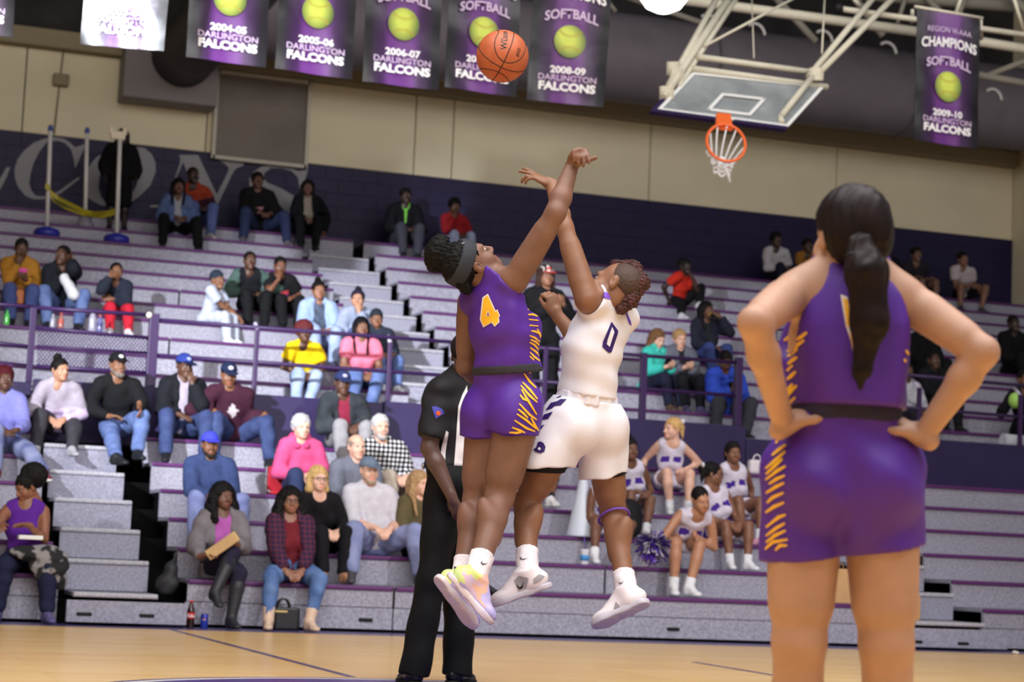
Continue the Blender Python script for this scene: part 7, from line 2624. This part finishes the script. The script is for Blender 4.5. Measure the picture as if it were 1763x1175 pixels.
# pompom
c = at_Y(1124, 938, LY(2) - 0.50)
pm = empty('pompom', c, 'purple and silver foil pompom held by the leaning cheerleader', 'pompom')
rs = random.Random(11)
for nm, cc, n in (('purple_strands', (80, 42, 156), 260), ('silver_strands', (214, 210, 222), 190)):
    b = MB()
    for i in range(n):
        d = unit(np.array([rs.gauss(0, 1), rs.gauss(0, 1), rs.gauss(0, 1)]))
        t = unit(np.cross(d, [rs.random(), rs.random(), 1]))
        r = rs.uniform(0.12, 0.185)
        a = c + d * 0.03
        e = c + d * r + np.array([0, 0, -0.03])
        w = 0.012
        m_ = (a + e) / 2 + np.array([0, 0, 0.02])
        p1 = [b.bm.verts.new(v) for v in (a - t * w * .3, a + t * w * .3, m_ + t * w, m_ - t * w)]
        b.bm.faces.new(p1)
        q1 = [b.bm.verts.new(v) for v in (e - t * w, e + t * w)]
        b.bm.faces.new((p1[3], p1[2], q1[1], q1[0]))
    tag(b.build(nm, mat(cc, 0.3, 0.6, 0.25), pm), kind='stuff')
# cup
P = at_row(1006, 'L', 2, 0.09)
cu = empty('drink_cup', P, 'white paper cup with blue print and a purple straw on the bench', 'cup')
MB().lathe(P, [(0.036, 0), (0.038, 0.004), (0.046, 0.13), (0.049, 0.135), (0.049, 0.142), (0.044, 0.145)], 20).build('cup_body', mat((222, 224, 232), 0.5, 0.4), cu)
MB().lathe(P + Zv * 0.035, [(0.0405, 0), (0.0448, 0.055)], 20).build('cup_print', mat((70, 140, 206), 0.5, 0.4), cu)
MB().tube([P + [0, 0, .14], P + [-.012, 0, .27]], 0.004, 6).build('straw', mat((98, 80, 180), 0.5, 0.4), cu)
# megaphone standing on the bench
P = at_row(1003, 'L', 3, 0.10) + np.array([-.02, -.02, 0])
mg = empty('megaphone', P, 'tall white cheer megaphone cone standing behind the shin of the white-clad jumper', 'megaphone')
MB().lathe(P, [(0.155, 0.0), (0.16, 0.012), (0.15, 0.03), (0.045, 0.56), (0.042, 0.60), (0.050, 0.62)], 28).build('cone', mat((206, 212, 226), 0.4, 0.4), mg)
MB().lathe(P + Zv * 0.60, [(0.045, 0), (0.052, 0.02), (0.040, 0.035)], 20).build('mouthpiece', mat((196, 200, 214), 0.4, 0.4), mg)
# backpack of the hidden cheerleader
P = at_row(1083, 'L', 3, 0.20)
bp2 = empty('backpack', P, 'black backpack on the bench behind the white-clad jumper', 'bag')
V, Q = solid([ell(P + [0, 0, .20], (.14, .10, .21)), ell(P + [0, -.08, .12], (.10, .06, .10))], 0.012, 0.04, cuts=[(P + [0, 0, .003], (0, 0, -1))])
link('bag_body', mesh_np('bag_body', V, Q), bp2, mat((24, 23, 26), 0.7, 0.2))
# white purse on the top row
P = at_row(1304, 'L', 6, 0.12)
pu = empty('purse', P, 'white purse with a looped handle on the bench near the cheerleaders', 'bag')
MB().obox(P + Zv * 0.085, ((1, 0, 0), (0, 1, 0), (0, 0, 1)), (0.115, 0.05, 0.08), 0.03).build('bag_body', mat((232, 222, 228), 0.5, 0.4), pu)
MB().tube([P + [0.05 * math.cos(t) - .01, 0, 0.155 + 0.07 * math.sin(t)] for t in np.linspace(0, PI, 10)], 0.008, 8).build('bag_handle', mat((226, 218, 224), 0.5, 0.4), pu)
# boxes in the right aisle
P = np.array([X_at(1560, LY(1) - .1, .27), LY(1) - .12, 0.283])
cb = empty('cardboard_box', P, 'brown cardboard box on the aisle step behind the right leg', 'box')
MB().obox(P + Zv * 0.12, ((1, 0, 0), (0, 1, 0), (0, 0, 1)), (0.085, 0.10, 0.12), 0.004).build('box_body', mat((190, 146, 96), 0.8, 0.2, pat='noise', scale=6, amount=0.06), cb)
MB().obox(P + np.array([0, 0, 0.243]), ((1, 0, 0), (0, 1, 0), (0, 0, 1)), (0.085, 0.012, 0.002)).build('packing_tape', mat((206, 176, 128), 0.3, 0.4), cb)
P2 = P + np.array([0.02, 0, 0.246])
rb = empty('shopping_bag', P2, 'red bag on top of the cardboard box', 'bag')
V, Q = solid([ell(P2 + [0, 0, .07], (.08, .07, .085)), cone(P2 + [-.03, 0, .10], P2 + [-.04, 0, .19], .045, .02)], 0.011, 0.03, folds=(0.006, 60, 3), cuts=[(P2 + [0, 0, .003], (0, 0, -1))])
link('bag_body', mesh_np('bag_body', V, Q), rb, mat((200, 36, 52), 0.6, 0.3))
P = at_row(1441, 'L', 1, 0.14)
pbg = empty('paper_bag', P, 'tan paper bag on the front bench seen between the legs of the akimbo player', 'bag')
b = MB().obox(P + Zv * 0.17, ((1, 0, 0), (0, 1, 0), (0, 0, 1)), (0.14, 0.08, 0.168), 0.006)
b.build('bag_body', mat((196, 156, 112), 0.8, 0.2, pat='noise', scale=7, amount=0.08), pbg)
for dy in (-.04, .04):
    MB().tube([P + [0.04 * math.cos(t), dy, 0.335 + 0.06 * math.sin(t)] for t in np.linspace(0, PI, 9)], 0.004, 6).build('bag_handle', mat((170, 132, 90), 0.8, 0.2), pbg)
# black flask on the front bench edge
P = at_Y(848, 1018, LY(1) - 0.012)
fk = empty('flask', P, 'black cylindrical flask sticking out over the front bench edge between the shoes', 'flask')
d = unit(CR * 0.80 - CU * 0.58 - CF * 0.18)
MB().tube([P - d * 0.09, P + d * 0.075], 0.030, 14).build('flask_body', mat((24, 25, 29), 0.5, 0.35), fk)
MB().tube([P - d * 0.13, P - d * 0.09], 0.022, 12).build('flask_cap', mat((40, 40, 44), 0.5, 0.35), fk)
# bottles and bags on the upper bank
bottle('bright green drink bottle on the upper bench at the far left', at_row(11, 'U', 2, 0.08), 0.17, (92, 206, 92), (110, 214, 96), clear=False)
bottle('sports drink bottle with an orange cap between the jeans legs', at_row(104, 'U', 2, 0.08), 0.19, (196, 120, 110), (230, 98, 40), (206, 90, 80))
bottle('clear water bottle with a pale cap left of the orange-capped one', at_row(90, 'U', 2, 0.10), 0.17, (190, 190, 206), (214, 214, 220))
bottle('large clear plastic jug-like bottle left of the child in red trousers', at_row(158, 'U', 2, 0.10), 0.26, (186, 184, 204), (196, 196, 208), r=0.045)
bottle('bottle with an orange cap beside the child in red trousers', at_row(171, 'U', 2, 0.06), 0.20, (120, 122, 176), (232, 120, 50), (70, 72, 130))
c = at_Y(31, 512, UY(3) - 0.16)
ob = empty('purse', c, 'orange-brown bag on the lap of the woman in mustard', 'bag')
MB().obox(c, ((1, 0, 0), (0, 1, 0), (0, 0, 1)), (0.065, 0.05, 0.085), 0.02).build('bag_body', mat((164, 90, 44), 0.5, 0.4), ob)
MB().tube([c + [0.05 * math.cos(t), -.02, 0.08 + 0.05 * math.sin(t)] for t in np.linspace(0, PI, 9)], 0.006, 6).build('bag_handle', mat((150, 80, 40), 0.5, 0.4), ob)
c = at_Y(40, 466, UY(3) - 0.20)
ph = empty('phone', c, 'phone in a bright pink case held by the woman in mustard', 'phone')
MB().obox(c, ((1, 0, 0), (0, .8, .6), (0, -.6, .8)), (0.045, 0.008, 0.024), 0.006).build('phone_case', mat((226, 84, 170), 0.4, 0.4), ph)
c = at_Y(118, 492, UY(3) - 0.22)
wr = empty('paper_bag', c, 'rolled white paper bag held by the person in jeans', 'bag')
ax = unit(CR * 0.50 - CU * 0.86)
V, Q = solid([cone(c - ax * 0.10, c + ax * 0.12, 0.055, 0.068)], 0.010, 0.02, folds=(0.004, 60, 3))
link('paper_roll', mesh_np('paper_roll', V, Q), wr, mat((226, 226, 232), 0.8, 0.2))
P = at_row(1200, 'U', 1, 0)
c = at_Y(1222, 541, UY(3) - 0.06)
bd = empty('bottle', c, 'dark bottle with a yellow top at the mouth of the drinking woman', 'bottle')
ax = unit(np.array([0.15, -0.8, -0.45]))
MB().lathe(c, [(0.014, 0.0), (0.016, 0.03), (0.034, 0.07), (0.036, 0.17), (0.03, 0.175)], 16, ax).build('bottle_body', mat((26, 22, 24), 0.3, 0.5), bd)
MB().lathe(c, [(0.016, -0.012), (0.018, 0.02), (0.014, 0.024)], 12, ax).build('bottle_cap', mat((206, 156, 40), 0.4, 0.4), bd)
for px, py, row, lab in ((1150, 622, 1, 'phone held low by the girl in turquoise'), (1185, 622, 1, 'phone held by the fair-haired person in the grey hoodie'), (1258, 664, 0, 'phone in the hands of the man in the blue hoodie')):
    c = at_Y(px, py, UY(row) - 0.16)
    ph = empty('phone', c, lab + ', dark and small', 'phone', None)
    MB().obox(c, ((1, 0, 0), (0, .6, .8), (0, -.8, .6)), (0.036, 0.006, 0.065), 0.004).build('phone_body', mat((30, 30, 36), 0.3, 0.5), ph)
P = np.array([X_at(1745, PAR_Y + 0.35, WALK_Z - .08), PAR_Y + 0.35, WALK_Z - 0.08])
pr = empty('paper_roll', P, 'white cylinder lying behind the rail at the right edge', 'roll')
MB().tube([P + [-.16, 0, .20], P + [.20, 0, .20]], 0.085, 24).build('roll', mat((206, 208, 220), 0.7, 0.2), pr)
MB().obox(P + [0.02, 0, .055], ((1, 0, 0), (0, 1, 0), (0, 0, 1)), (0.15, 0.07, 0.055), 0.01).build('roll_stand', M_DARK, pr)
c = at_Y(1748, 690, UY(0) - 0.22)
gb = empty('ball', c, 'lime green ball held near the right rail', 'ball')
V, Q = solid([ell(c, (0.085, 0.085, 0.10))], 0.012, 0.01)
link('ball_skin', mesh_np('ball_skin', V, Q), gb, mat((176, 226, 110), 0.5, 0.3))
# dark coat behind the woman with maroon hair
P = at_row(38, 'L', 6, 0.25)
ct = empty('coat', P, 'dark coat heaped on the bench behind the woman with maroon hair', 'coat')
V, Q = solid([ell(P + [0, 0, .18], (.15, .12, .19)), ell(P + [.06, -.05, .10], (.14, .10, .11))], 0.014, 0.05, folds=(0.010, 40, 3), cuts=[(P + [0, 0, .003], (0, 0, -1))])
link('coat_cloth', mesh_np('coat_cloth', V, Q), ct, cloth((30, 28, 36)))
# small white scrap and crumpled pink wrapper
P = at_Z(1748, 1127, 0)
sp_ = empty('paper_scrap', P, 'tiny crumpled white paper on the floor by the bleacher at right', 'paper')
V, Q = solid([ell(P + [0, 0, .018], (.03, .02, .018))], 0.006, 0.01, folds=(0.006, 120, 2))
link('paper', mesh_np('paper', V, Q), sp_, M_WHITE)
P = at_row(1305, 'L', 3, 0.12)
sp_ = empty('crumpled_cloth', P, 'crumpled pink cloth on the bench beside the cheerleader in glasses', 'cloth')
V, Q = solid([ell(P + [0, 0, .03], (.09, .05, .035))], 0.008, 0.01, folds=(0.010, 80, 2), cuts=[(P + [0, 0, .002], (0, 0, -1))])
link('cloth', mesh_np('cloth', V, Q), sp_, cloth((206, 150, 170)))
